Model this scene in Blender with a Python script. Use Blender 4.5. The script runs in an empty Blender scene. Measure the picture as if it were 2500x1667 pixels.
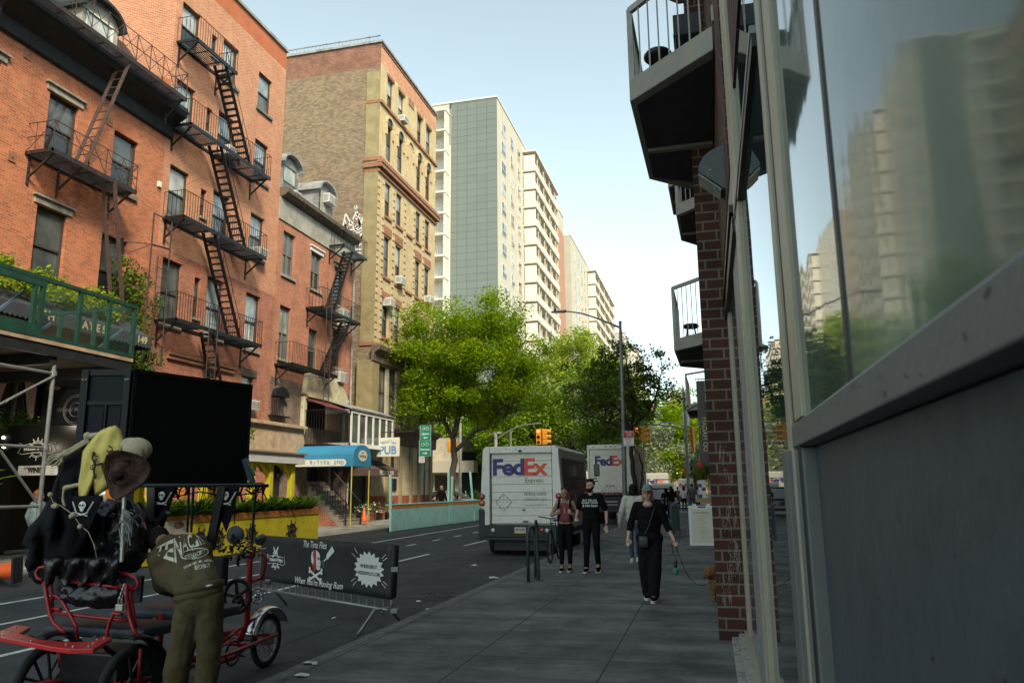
import bpy, math, random
import numpy as np
from mathutils import Vector, Matrix
R=math.radians
scene=bpy.context.scene
# ---------------------------------------------------------------- camera
FOC=1865.0; HC=1.62
def _n(v): return v/np.linalg.norm(v)
_Y=_n(np.array([485.,-355.,-FOC])); _Z=np.array([-90.,9633.,-FOC]); _Z=_n(_Z-_Y*_Z.dot(_Y)); _X=np.cross(_Y,_Z)
_M=np.stack([_X,_Y,_Z],1)
cam=bpy.data.cameras.new("camera"); cam.lens=FOC*36/2500; cam.sensor_width=36; cam.clip_start=0.05; cam.clip_end=3000
cam.dof.use_dof=True; cam.dof.focus_distance=14; cam.dof.aperture_fstop=6
camo=bpy.data.objects.new("camera",cam); scene.collection.objects.link(camo)
camo.matrix_world=Matrix([list(_M[0])+[0],list(_M[1])+[0],list(_M[2])+[0],[0,0,0,1]]).transposed()
camo.location=(0,0,HC); scene.camera=camo
# survey helpers: a sight line of the photograph met with a wall, floor or cross plane
def _ray(u,v): return _M.T@np.array([u-1250.,-(v-833.5),-FOC])
def onx(u,v,x): r=_ray(u,v)*1.0; r=r*(x/r[0]); return Vector((x,r[1],HC+r[2]))
def ony(u,v,y): r=_ray(u,v); r=r*(y/r[1]); return Vector((r[0],y,HC+r[2]))
def onz(u,v,z=0.): r=_ray(u,v); r=r*((z-HC)/r[2]); return Vector((r[0],r[1],z))
# ---------------------------------------------------------------- sky and sun
SUN_EL=R(42); SUN_AZ=R(140)     # azimuth from +Y clockwise (east = +X)
w=bpy.data.worlds.new("World"); scene.world=w; w.use_nodes=True; nt=w.node_tree; nt.nodes.clear()
o=nt.nodes.new('ShaderNodeOutputWorld'); bg=nt.nodes.new('ShaderNodeBackground'); sk=nt.nodes.new('ShaderNodeTexSky')
sk.sky_type='NISHITA'; sk.sun_disc=False; sk.sun_elevation=SUN_EL; sk.sun_rotation=SUN_AZ
sk.air_density=1.0; sk.dust_density=1.0; sk.ozone_density=1.2; sk.altitude=0
hs=nt.nodes.new('ShaderNodeHueSaturation'); hs.inputs['Saturation'].default_value=0.5; hs.inputs['Value'].default_value=1.0
bg.inputs[1].default_value=0.15
tn=nt.nodes.new('ShaderNodeMix'); tn.data_type='RGBA'; tn.blend_type='MULTIPLY'; tn.inputs[0].default_value=1; tn.inputs[7].default_value=(1.0,1.11,1.0,1)
nt.links.new(sk.outputs[0],hs.inputs['Color']); nt.links.new(hs.outputs[0],tn.inputs[6]); nt.links.new(tn.outputs[2],bg.inputs[0]); nt.links.new(bg.outputs[0],o.inputs[0])
sl=bpy.data.lights.new("sun",'SUN'); sl.energy=2.6; sl.angle=R(12); sl.color=(1,.86,.66)
so=bpy.data.objects.new("sun",sl); scene.collection.objects.link(so)
sd=Vector((math.sin(SUN_AZ)*math.cos(SUN_EL),math.cos(SUN_AZ)*math.cos(SUN_EL),math.sin(SUN_EL)))
so.rotation_euler=sd.to_track_quat('Z','Y').to_euler()
scene.view_settings.view_transform='Standard'; scene.view_settings.look='None'; scene.view_settings.exposure=1.0; scene.view_settings.gamma=1
# ---------------------------------------------------------------- helpers
def link(o): scene.collection.objects.link(o); return o
def tag(o,label,cat,group=None,kind=None):
    if label: o['label']=label
    if cat: o['category']=cat
    if group: o['group']=group
    if kind: o['kind']=kind
    return o
def thing(name,label,cat,loc=(0,0,0),rz=0.,group=None):
    o=bpy.data.objects.new(name,None); o.empty_display_size=.2; link(o); o.location=loc; o.rotation_euler=(0,0,rz)
    return tag(o,label,cat,group)
class MB:
    def __init__(s): s.v=[]; s.f=[]; s.pc=[]
    def add(s,vs,fs):
        b=len(s.v); s.pc.append((b,len(s.f))); s.v+= [tuple(x) for x in vs]; s.f+=[tuple(i+b for i in f) for f in fs]; return s
    def quad(s,*p): return s.add(p,[tuple(range(len(p)))])
    def box(s,x0,x1,y0,y1,z0,z1):
        if x0>x1:x0,x1=x1,x0
        if y0>y1:y0,y1=y1,y0
        if z0>z1:z0,z1=z1,z0
        return s.add([(x0,y0,z0),(x1,y0,z0),(x1,y1,z0),(x0,y1,z0),(x0,y0,z1),(x1,y0,z1),(x1,y1,z1),(x0,y1,z1)],
          [(0,3,2,1),(4,5,6,7),(0,1,5,4),(1,2,6,5),(2,3,7,6),(3,0,4,7)])
    def bar(s,a,b,w,h=None,up=(0,0,1)):
        a=Vector(a);b=Vector(b);h=h or w;d=(b-a).normalized();up=Vector(up)
        if abs(d.dot(up))>.98: up=Vector((0,1,0))
        x=d.cross(up).normalized()*w/2; y=x.normalized().cross(d)*h/2
        p=[a-x-y,a+x-y,a+x+y,a-x+y,b-x-y,b+x-y,b+x+y,b-x+y]
        return s.add(p,[(0,3,2,1),(4,5,6,7),(0,1,5,4),(1,2,6,5),(2,3,7,6),(3,0,4,7)])
    def tube(s,pts,r,n=8,closed=False,cap=True,ell=1.):
        pts=[Vector(p) for p in pts]; m=len(pts); rs=list(r) if hasattr(r,'__len__') else [r]*m
        vs=[];fs=[]; ref=None
        for i,p in enumerate(pts):
            if closed: t=(pts[(i+1)%m]-pts[i-1])
            else: t=(pts[min(i+1,m-1)]-pts[max(i-1,0)])
            t=t.normalized() if t.length>1e-9 else Vector((0,0,1))
            if ref is None: ref=Vector((0,0,1)) if abs(t.z)<.9 else Vector((1,0,0))
            x=t.cross(ref)
            if x.length<1e-4: x=t.cross(Vector((0.3,1,0.2)))
            x.normalize(); y=x.cross(t); ref=y
            for k in range(n):
                a=2*math.pi*k/n; vs.append(p+x*math.cos(a)*rs[i]+y*math.sin(a)*rs[i]*ell)
        for i in range(m if closed else m-1):
            j=(i+1)%m
            for k in range(n): k2=(k+1)%n; fs.append((i*n+k,i*n+k2,j*n+k2,j*n+k))
        if cap and not closed: fs.append(tuple(range(n-1,-1,-1))); fs.append(tuple((m-1)*n+k for k in range(n)))
        return s.add(vs,fs)
    def ell(s,c,r,n=14,m=9,rot=None):
        c=Vector(c); r=(r,r,r) if not hasattr(r,'__len__') else r; vs=[];fs=[]
        for i in range(m+1):
            th=math.pi*i/m
            for k in range(n):
                ph=2*math.pi*k/n; q=Vector((r[0]*math.sin(th)*math.cos(ph),r[1]*math.sin(th)*math.sin(ph),r[2]*math.cos(th)))
                if rot is not None: q=rot@q
                vs.append(c+q)
        for i in range(m):
            for k in range(n): k2=(k+1)%n; fs.append((i*n+k,(i+1)*n+k,(i+1)*n+k2,i*n+k2))
        return s.add(vs,fs)
    def cap(s,a,ra,b,rb,n=12):      # tapered capsule
        a=Vector(a);b=Vector(b);d=(b-a); L=d.length
        if L<1e-6: return s.ell(a,max(ra,rb))
        d/=L; pts=[];rs=[]
        for t in (-.98,-.8,-.45,0): pts.append(a+d*ra*t); rs.append(ra*math.sqrt(max(0.0,1-t*t))+1e-4)
        for t in (0,.45,.8,.98): pts.append(b+d*rb*t); rs.append(rb*math.sqrt(max(0.0,1-t*t))+1e-4)
        return s.tube(pts,rs,n)
    def prism(s,pts,d):               # polygon pts (3D) extruded by vector d
        n=len(pts); d=Vector(d); p=[Vector(q) for q in pts]
        return s.add(p+[q+d for q in p],[tuple(range(n-1,-1,-1)),tuple(range(n,2*n))]+[(i,(i+1)%n,n+(i+1)%n,n+i) for i in range(n)])
    def lathe(s,prof,c=(0,0,0),n=20,axis='z'):
        vs=[];fs=[]; m=len(prof)
        for (r,h) in prof:
            for k in range(n):
                a=2*math.pi*k/n; x,y=r*math.cos(a),r*math.sin(a)
                q=(x,y,h) if axis=='z' else ((h,x,y) if axis=='x' else (x,h,y)); vs.append((q[0]+c[0],q[1]+c[1],q[2]+c[2]))
        for i in range(m-1):
            for k in range(n): k2=(k+1)%n; fs.append((i*n+k,i*n+k2,(i+1)*n+k2,(i+1)*n+k))
        fs.append(tuple(range(n-1,-1,-1))); fs.append(tuple((m-1)*n+k for k in range(n)))
        return s.add(vs,fs)
    def xf(s,M): s.v=[tuple(M@Vector(p)) for p in s.v]; return s
    def build(s,name,mat,parent=None,smooth=False,bevel=0,label=None,world=True,solid=0):
        me=bpy.data.meshes.new(name); v=s.v
        if parent is not None and world:
            ox,oy,oz=parent_loc(parent); v=[(a-ox,b-oy,c-oz) for a,b,c in v]
        me.from_pydata(v,[],s.f); me.materials.append(MT(mat) if isinstance(mat,str) else mat)
        if smooth: me.polygons.foreach_set('use_smooth',[True]*len(me.polygons))
        me.update(); ob=bpy.data.objects.new(name,me); link(ob)
        if parent is not None: ob.parent=parent
        if bevel:
            m=ob.modifiers.new('b','BEVEL'); m.width=bevel; m.segments=2; m.limit_method='ANGLE'; m.angle_limit=R(40)
        if solid:
            m=ob.modifiers.new('s','SOLIDIFY'); m.thickness=solid; m.offset=0
        if label: ob['label']=label
        return ob
def each(mb,name,mat,parent,**k):          # every piece of the builder as a part of its own
    pc=mb.pc+[(len(mb.v),len(mb.f))]; out=[]
    for (a,f),(b,g) in zip(pc,pc[1:]):
        q=MB(); q.add(mb.v[a:b],[tuple(i-a for i in t) for t in mb.f[f:g]]); out.append(q.build(name,mat,parent,**k))
    return out
def parent_loc(p):
    x=Vector((0,0,0))
    while p is not None: x=x+p.location; p=p.parent
    return x
def struct(name,mb,mat,kind='structure',**k): o=mb.build(name,mat,None,**k); o['kind']=kind; return o
def copy_tree(o,parent=None):
    c=o.copy(); link(c); c.parent=parent
    for ch in list(o.children): copy_tree(ch,c)
    return c
def put(proto,first,loc,rz,label,scale=None):
    o=proto if first else copy_tree(proto)
    o.location=loc; o.rotation_euler=(0,0,rz); o['label']=label
    if scale: o.scale=(scale,)*3
    return o
# ---------------------------------------------------------------- materials
MATS={}
def MT(n):
    if n not in MATS: raise KeyError(n)
    return MATS[n]
def nodes(m): m.use_nodes=True; return m.node_tree.nodes,m.node_tree.links
def bs(m): return m.node_tree.nodes['Principled BSDF']
def mat(name,c,rough=.7,metal=0.,var=.25,scale=3.,bump=.0,bscale=40.,spec=None,coat=0,dirt=None,dscale=1.2,stretch=None):
    m=bpy.data.materials.new(name); N,L=nodes(m); b=bs(m); MATS[name]=m
    b.inputs['Roughness'].default_value=rough; b.inputs['Metallic'].default_value=metal
    if spec is not None: b.inputs['Specular IOR Level'].default_value=spec
    if coat: b.inputs['Coat Weight'].default_value=coat; b.inputs['Coat Roughness'].default_value=.1
    c=tuple(c)+((1,) if len(c)==3 else ())
    tc=N.new('ShaderNodeNewGeometry'); src=tc.outputs['Position']
    if stretch:
        mp=N.new('ShaderNodeMapping'); mp.inputs['Scale'].default_value=stretch; L.new(src,mp.inputs[0]); src=mp.outputs[0]
    if var>0:
        nz=N.new('ShaderNodeTexNoise'); nz.inputs['Scale'].default_value=scale; nz.inputs['Detail'].default_value=6; nz.inputs['Roughness'].default_value=.65; L.new(src,nz.inputs[0])
        rp=N.new('ShaderNodeValToRGB'); rp.color_ramp.elements[0].position=.3; rp.color_ramp.elements[1].position=.7
        lo=tuple(x*(1-var) for x in c[:3])+(1,); hi=tuple(min(1,x*(1+var)) for x in c[:3])+(1,)
        rp.color_ramp.elements[0].color=lo; rp.color_ramp.elements[1].color=hi; L.new(nz.outputs[0],rp.inputs[0]); col=rp.outputs[0]
        if dirt:
            n2=N.new('ShaderNodeTexNoise'); n2.inputs['Scale'].default_value=dscale; n2.inputs['Detail'].default_value=8; n2.inputs['Roughness'].default_value=.7; L.new(src,n2.inputs[0])
            r2=N.new('ShaderNodeValToRGB'); r2.color_ramp.elements[0].position=.5; r2.color_ramp.elements[1].position=.68; L.new(n2.outputs[0],r2.inputs[0])
            mx=N.new('ShaderNodeMix'); mx.data_type='RGBA'; L.new(r2.outputs[0],mx.inputs[0]); L.new(col,mx.inputs[6]); mx.inputs[7].default_value=tuple(dirt)+(1,); col=mx.outputs[2]
        L.new(col,b.inputs['Base Color'])
    else: b.inputs['Base Color'].default_value=c
    if bump>0:
        nb=N.new('ShaderNodeTexNoise'); nb.inputs['Scale'].default_value=bscale; nb.inputs['Detail'].default_value=4; L.new(src,nb.inputs[0])
        bp=N.new('ShaderNodeBump'); bp.inputs['Strength'].default_value=bump; bp.inputs['Distance'].default_value=.02; L.new(nb.outputs[0],bp.inputs['Height']); L.new(bp.outputs[0],b.inputs['Normal'])
    return m
def brick(name,c1,c2,mo,bw=.21,bh=.073,ms=.010,patch=None,pscale=.35,pthr=.55,bump=.5,stain=.5):
    m=bpy.data.materials.new(name); N,L=nodes(m); b=bs(m); MATS[name]=m; b.inputs['Roughness'].default_value=.9
    g=N.new('ShaderNodeNewGeometry'); s=N.new('ShaderNodeSeparateXYZ'); L.new(g.outputs['Position'],s.inputs[0])
    ad=N.new('ShaderNodeMath'); ad.operation='ADD'; L.new(s.outputs[0],ad.inputs[0]); L.new(s.outputs[1],ad.inputs[1])
    cb=N.new('ShaderNodeCombineXYZ'); L.new(ad.outputs[0],cb.inputs[0]); L.new(s.outputs[2],cb.inputs[1])
    # a little wobble so the courses are hand laid
    t=N.new('ShaderNodeTexBrick'); t.inputs['Scale'].default_value=1; t.inputs['Brick Width'].default_value=bw; t.inputs['Row Height'].default_value=bh; t.inputs['Mortar Size'].default_value=ms
    t.inputs['Color1'].default_value=tuple(c1)+(1,); t.inputs['Color2'].default_value=tuple(c2)+(1,); t.inputs['Mortar'].default_value=tuple(mo)+(1,); t.inputs['Mortar Smooth'].default_value=.3
    L.new(cb.outputs[0],t.inputs['Vector'])
    col=t.outputs['Color']
    def nz(sc,lo,hi,det=8):
        n=N.new('ShaderNodeTexNoise'); n.inputs['Scale'].default_value=sc; n.inputs['Detail'].default_value=det; n.inputs['Roughness'].default_value=.65; L.new(g.outputs['Position'],n.inputs[0])
        r=N.new('ShaderNodeMapRange'); r.inputs[1].default_value=lo; r.inputs[2].default_value=hi; L.new(n.outputs[0],r.inputs[0]); return r.outputs[0]
    if patch:
        mx=N.new('ShaderNodeMix'); mx.data_type='RGBA'; mx.blend_type='MIX'; L.new(nz(pscale,pthr,pthr+.12),mx.inputs[0]); L.new(col,mx.inputs[6]); mx.inputs[7].default_value=tuple(patch)+(1,)
        sc=N.new('ShaderNodeMath'); sc.operation='MULTIPLY'; sc.inputs[1].default_value=.55; L.new(mx.inputs[0].links[0].from_socket,sc.inputs[0]); L.new(sc.outputs[0],mx.inputs[0]); col=mx.outputs[2]
    if stain:
        m2=N.new('ShaderNodeMix'); m2.data_type='RGBA'; m2.blend_type='MULTIPLY'; m2.inputs[0].default_value=stain; L.new(col,m2.inputs[6])
        r=N.new('ShaderNodeValToRGB'); r.color_ramp.elements[0].position=.2; r.color_ramp.elements[0].color=(.35,.32,.3,1); r.color_ramp.elements[1].position=.75; r.color_ramp.elements[1].color=(1.25,1.2,1.15,1)
        L.new(nz(1.3,.25,.75),r.inputs[0]); L.new(r.outputs[0],m2.inputs[7]); col=m2.outputs[2]
    L.new(col,b.inputs['Base Color'])
    bp=N.new('ShaderNodeBump'); bp.inputs['Strength'].default_value=bump; bp.inputs['Distance'].default_value=.01; bp.invert=True; L.new(t.outputs['Fac'],bp.inputs['Height']); L.new(bp.outputs[0],b.inputs['Normal'])
    return m
def emis(name,c,s):
    m=bpy.data.materials.new(name); N,L=nodes(m); b=bs(m); MATS[name]=m; b.inputs['Base Color'].default_value=tuple(c)+(1,); b.inputs['Emission Color'].default_value=tuple(c)+(1,); b.inputs['Emission Strength'].default_value=s
def leafmat(name,c,c2,tr=.35,scale=1.2):
    m=bpy.data.materials.new(name); N,L=nodes(m); b=bs(m); MATS[name]=m; out=[n for n in N if n.type=='OUTPUT_MATERIAL'][0]
    b.inputs['Roughness'].default_value=.6; b.inputs['Specular IOR Level'].default_value=.12
    g=N.new('ShaderNodeNewGeometry'); n=N.new('ShaderNodeTexNoise'); n.inputs['Scale'].default_value=scale; n.inputs['Detail'].default_value=9; n.inputs['Roughness'].default_value=.8; L.new(g.outputs['Position'],n.inputs[0])
    r=N.new('ShaderNodeValToRGB'); r.color_ramp.elements[0].position=.36; r.color_ramp.elements[1].position=.64; r.color_ramp.elements[0].color=tuple(c)+(1,); r.color_ramp.elements[1].color=tuple(c2)+(1,); L.new(n.outputs[0],r.inputs[0]); L.new(r.outputs[0],b.inputs['Base Color'])
    t=N.new('ShaderNodeBsdfTranslucent'); L.new(r.outputs[0],t.inputs[0]); mx=N.new('ShaderNodeMixShader'); mx.inputs[0].default_value=tr; L.new(b.outputs[0],mx.inputs[1]); L.new(t.outputs[0],mx.inputs[2]); L.new(mx.outputs[0],out.inputs[0])
def glass(name,base,rough=.04,wav=.0,wscale=(1,1,1),spec=.8,ior=1.5,bumpd=.02):
    m=bpy.data.materials.new(name); N,L=nodes(m); b=bs(m); MATS[name]=m
    b.inputs['Roughness'].default_value=rough; b.inputs['Specular IOR Level'].default_value=spec; b.inputs['IOR'].default_value=ior
    g=N.new('ShaderNodeNewGeometry')
    n=N.new('ShaderNodeTexNoise'); n.inputs['Scale'].default_value=1.4; n.inputs['Detail'].default_value=5; L.new(g.outputs['Position'],n.inputs[0])
    r=N.new('ShaderNodeValToRGB'); r.color_ramp.elements[0].position=.35; r.color_ramp.elements[1].position=.7
    r.color_ramp.elements[0].color=tuple(x*.55 for x in base)+(1,); r.color_ramp.elements[1].color=tuple(x*1.3 for x in base)+(1,); L.new(n.outputs[0],r.inputs[0]); L.new(r.outputs[0],b.inputs['Base Color'])
    if wav:
        mp=N.new('ShaderNodeMapping'); mp.inputs['Scale'].default_value=wscale; L.new(g.outputs['Position'],mp.inputs[0])
        n2=N.new('ShaderNodeTexNoise'); n2.inputs['Scale'].default_value=1; n2.inputs['Detail'].default_value=2; L.new(mp.outputs[0],n2.inputs[0])
        bp=N.new('ShaderNodeBump'); bp.inputs['Strength'].default_value=wav; bp.inputs['Distance'].default_value=bumpd; L.new(n2.outputs[0],bp.inputs['Height']); L.new(bp.outputs[0],b.inputs['Normal'])
mat('asphalt',(.048,.052,.055),.92,var=.35,scale=2.2,bump=.6,bscale=120,dirt=(.028,.03,.034),dscale=.45)
mat('asphalt_near',(.052,.056,.058),.92,var=.4,scale=30,bump=.6,bscale=160,dirt=(.035,.037,.04),dscale=.8)
mat('concrete',(.30,.29,.27),.9,var=.22,scale=4,bump=.3,bscale=60,dirt=(.2,.195,.18),dscale=.9)
mat('roadpaint',(.62,.62,.58),.8,var=.35,scale=9,dirt=(.2,.2,.2),dscale=6)
mat('kerbstone',(.13,.13,.125),.9,var=.35,scale=6,bump=.4,bscale=50)
mat('black_metal',(.012,.013,.015),.45,metal=.2,var=.3,scale=8)
mat('iron',(.022,.020,.020),.6,var=.5,scale=7,dirt=(.09,.035,.02),dscale=4)
mat('rust_iron',(.07,.042,.035),.7,var=.5,scale=9)
mat('stone',(.30,.28,.22),.85,var=.3,scale=5,bump=.3,dirt=(.16,.14,.11),dscale=3)
mat('stucco',(.36,.35,.29),.9,var=.25,scale=1.5,bump=.3,dirt=(.25,.23,.19),dscale=1)
mat('frame_dark',(.055,.052,.045),.5,var=.2)
mat('frame_tan',(.16,.15,.12),.6,var=.2)
mat('white_paint',(.72,.72,.66),.6,var=.12,scale=5)
mat('roof_black',(.015,.017,.018),.6,var=.4,scale=3,bump=.4,bscale=14)
mat('zinc',(.28,.29,.28),.6,var=.3,scale=3,bump=.2,dirt=(.12,.12,.11))
mat('ac_body',(.55,.55,.50),.6,var=.15); mat('ac_grille',(.2,.2,.19),.6,var=.2)
glass('pane_dark',(.018,.022,.024),.05,wav=.35,wscale=(3,3,3),bumpd=.006)
glass('pane_blind',(.42,.44,.40),.08,wav=.3,wscale=(3,3,3),bumpd=.006)
glass('pane_mid',(.11,.125,.12),.06,wav=.35,wscale=(3,3,3),bumpd=.006)
glass('pane_blue',(.30,.36,.37),.07,wav=.3,wscale=(3,3,3),bumpd=.006)
brick('brick_a',(.60,.175,.065),(.38,.095,.04),(.44,.28,.18),patch=(.52,.30,.17),pscale=.5,pthr=.60,stain=.28)
brick('brick_b',(.58,.215,.10),(.42,.135,.06),(.56,.42,.29),patch=(.62,.35,.20),pscale=.25,pthr=.54,stain=.18)
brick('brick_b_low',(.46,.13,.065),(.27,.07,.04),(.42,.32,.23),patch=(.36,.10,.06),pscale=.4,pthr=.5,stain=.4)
brick('brick_orange',(.50,.145,.055),(.42,.11,.04),(.40,.14,.07),stain=.2)
brick('brick_c',(.52,.17,.085),(.36,.105,.055),(.44,.32,.22),patch=(.42,.20,.12),pscale=.5,pthr=.56,stain=.3)
brick('brick_d',(.33,.235,.145),(.17,.125,.08),(.13,.105,.08),stain=.16,bw=.24,bh=.09)
brick('brick_d_top',(.33,.15,.09),(.20,.09,.06),(.14,.1,.08),stain=.4)
brick('brick_yel',(.60,.47,.27),(.52,.40,.22),(.46,.36,.2),stain=.25)
mat('terracotta',(.29,.135,.075),.85,var=.3,scale=4); mat('beige',(.44,.39,.29),.9,var=.15,scale=2,dirt=(.3,.27,.2),dscale=1.5)
mat('tan_olive',(.27,.22,.11),.85,var=.25,scale=2); mat('redbase',(.26,.07,.045),.85,var=.25,scale=3)
mat('brown_dirty',(.12,.095,.065),.85,var=.5,scale=4,bump=.5,bscale=12)
# ---------------------------------------------------------------- ground, road, pavements
KX=-3.75; LK=-13.65; FX=-18.5; RZ=-.15
def grid(x0,x1,y0,y1,z,nx=1,ny=1):
    m=MB()
    for i in range(nx):
        for j in range(ny):
            a=x0+(x1-x0)*i/nx;b=x0+(x1-x0)*(i+1)/nx;c=y0+(y1-y0)*j/ny;d=y0+(y1-y0)*(j+1)/ny
            m.quad((a,c,z),(b,c,z),(b,d,z),(a,d,z))
    return m
mat('earth',(.10,.10,.09),.95,var=.3,scale=.5)
struct('ground',grid(-900,900,-60,1500,-.17),'earth')
struct('road',grid(LK,KX-.15,-20,400,RZ),'asphalt')
struct('cross_road',grid(-200,LK-.0,52.6,62.5,RZ+.0),'asphalt')
struct('cross_road',grid(KX-.15,120,56,65,RZ+.0),'asphalt')
# pavement material : slabs of 1.5 m stained concrete, with joints
def pavemat(name,c,jx,jy,ox,oy,dark,wear):
    m=bpy.data.materials.new(name); N,L=nodes(m); b=bs(m); MATS[name]=m; b.inputs['Roughness'].default_value=.88
    g=N.new('ShaderNodeNewGeometry'); s=N.new('ShaderNodeSeparateXYZ'); L.new(g.outputs['Position'],s.inputs[0])
    def line(out,per,off,w):
        a=N.new('ShaderNodeMath'); a.operation='ADD'; a.inputs[1].default_value=off+1000*per; L.new(out,a.inputs[0])
        d=N.new('ShaderNodeMath'); d.operation='MODULO'; d.inputs[1].default_value=per; L.new(a.outputs[0],d.inputs[0])
        e=N.new('ShaderNodeMath'); e.operation='LESS_THAN'; e.inputs[1].default_value=w; L.new(d.outputs[0],e.inputs[0]); return e.outputs[0]
    mxl=N.new('ShaderNodeMath'); mxl.operation='MAXIMUM'; L.new(line(s.outputs[0],jx,ox,.018),mxl.inputs[0]); L.new(line(s.outputs[1],jy,oy,.02),mxl.inputs[1])
    def noise(sc,det,st=None):
        n=N.new('ShaderNodeTexNoise'); n.inputs['Scale'].default_value=sc; n.inputs['Detail'].default_value=det; n.inputs['Roughness'].default_value=.7
        src=g.outputs['Position']
        if st: mp=N.new('ShaderNodeMapping'); mp.inputs['Scale'].default_value=st; L.new(src,mp.inputs[0]); src=mp.outputs[0]
        L.new(src,n.inputs[0]); return n.outputs[0]
    def ramp(fac,stops):
        r=N.new('ShaderNodeValToRGB'); e=r.color_ramp.elements
        for i,(p,cc) in enumerate(stops):
            if i<2: e[i].position=p; e[i].color=tuple(cc)+(1,)
            else: x=e.new(p); x.color=tuple(cc)+(1,)
        L.new(fac,r.inputs[0]); return r.outputs[0]
    base=ramp(noise(1.1,9),[(.36,tuple(x*.5 for x in c)),(.64,tuple(x*1.45 for x in c))])
    def mul(a,bb,f=1.):
        mx=N.new('ShaderNodeMix'); mx.data_type='RGBA'; mx.blend_type='MULTIPLY'; mx.inputs[0].default_value=f; L.new(a,mx.inputs[6]); L.new(bb,mx.inputs[7]); return mx.outputs[2]
    col=mul(base,ramp(noise(90,4),[(.38,(.45,.45,.45)),(.6,(1.35,1.35,1.35))]))
    col=mul(col,ramp(noise(1,7,(.35,2.2,1)),[(.40,(.5,.52,.55)),(.60,(1.25,1.22,1.16))]),wear)
    n3=noise(6,3); col=mul(col,ramp(n3,[(.30,(.3,.3,.3)),(.36,(1,1,1))]),.8)
    mx=N.new('ShaderNodeMix'); mx.data_type='RGBA'; L.new(mxl.outputs[0],mx.inputs[0]); L.new(col,mx.inputs[6]); mx.inputs[7].default_value=tuple(dark)+(1,); L.new(mx.outputs[2],b.inputs['Base Color'])
    ns=noise(140,3); bp=N.new('ShaderNodeBump'); bp.inputs['Strength'].default_value=.55; bp.inputs['Distance'].default_value=.01; L.new(ns,bp.inputs['Height']); L.new(bp.outputs[0],b.inputs['Normal'])
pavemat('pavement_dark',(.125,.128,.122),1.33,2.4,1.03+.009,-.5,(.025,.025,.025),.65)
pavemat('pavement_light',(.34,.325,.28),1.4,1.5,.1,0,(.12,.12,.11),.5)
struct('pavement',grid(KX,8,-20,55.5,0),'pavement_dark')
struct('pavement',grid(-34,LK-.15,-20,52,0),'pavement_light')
struct('pavement',grid(-34,LK-.15,63,400,0),'pavement_light')
struct('pavement',grid(KX,30,65.5,400,0),'pavement_light')
k=MB(); k.box(KX-.15,KX,-20,55.5,-.17,.004); struct('kerb',k,'kerbstone',bevel=.015)
k=MB(); k.box(LK-.15,LK,-20,52,-.17,.004); struct('kerb',k,'kerbstone',bevel=.015)
k=MB(); k.box(LK-.15,LK,63,400,-.17,.004); struct('kerb',k,'kerbstone')
k=MB(); k.box(KX-.15,KX,65.5,400,-.17,.004); struct('kerb',k,'kerbstone')
struct('pavement_skirt',MB().box(KX+.001,8,55.4,55.5,-.17,-.002),'kerbstone')
# markings
pm=MB(); zp=RZ+.004
def stripe(x,y0,y1,wd): pm.quad((x-wd/2,y0,zp),(x+wd/2,y0,zp),(x+wd/2,y1,zp),(x-wd/2,y1,zp))
struct_lines=[]
for i in range(14):                                    # centre lane line, dashed
    y=2.3+i*6.2-3.0; stripe(-7.75,y,y+3.0,.11)
for i in range(24): stripe(-9.6,19+i*2.4,19+i*2.4+.8,.12)   # bike lane dashes
stripe(-11.35,-20,60,.12)
stripe(-9.6,-20,17.5,.10)
for i in range(9): pm.quad((-13+i*1.05,51.5,zp),(-12.5+i*1.05,51.5,zp),(-12.5+i*1.05,54.5,zp),(-13+i*1.05,54.5,zp))
# bicycle symbol flattened on the lane
def ring(cx,cy,rx,ry,wd,n=28,z=zp):
    for i in range(n):
        a=2*math.pi*i/n;b=2*math.pi*(i+1)/n
        pm.quad((cx+rx*math.cos(a),cy+ry*math.sin(a),z),(cx+rx*math.cos(b),cy+ry*math.sin(b),z),(cx+(rx-wd)*math.cos(b),cy+(ry-wd*1.4)*math.sin(b),z),(cx+(rx-wd)*math.cos(a),cy+(ry-wd*1.4)*math.sin(a),z))
ring(-10.6,22.2,.28,.5,.07); ring(-10.6,23.9,.28,.5,.07)
for (a,b) in (((-10.6,22.2),(-10.3,23.0)),((-10.3,23.0),(-10.6,23.9)),((-10.6,22.2),(-10.9,23.0)),((-10.9,23.0),(-10.3,23.0)),((-10.9,22.9),(-10.6,23.9))):
    d=Vector(b)-Vector(a); n=Vector((-d.y,d.x)).normalized()*.045; pm.quad((a[0]-n.x,a[1]-n.y,zp+.001),(a[0]+n.x,a[1]+n.y,zp+.001),(b[0]+n.x,b[1]+n.y,zp+.001),(b[0]-n.x,b[1]-n.y,zp+.001))
struct('road_markings',pm,'roadpaint')
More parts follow.
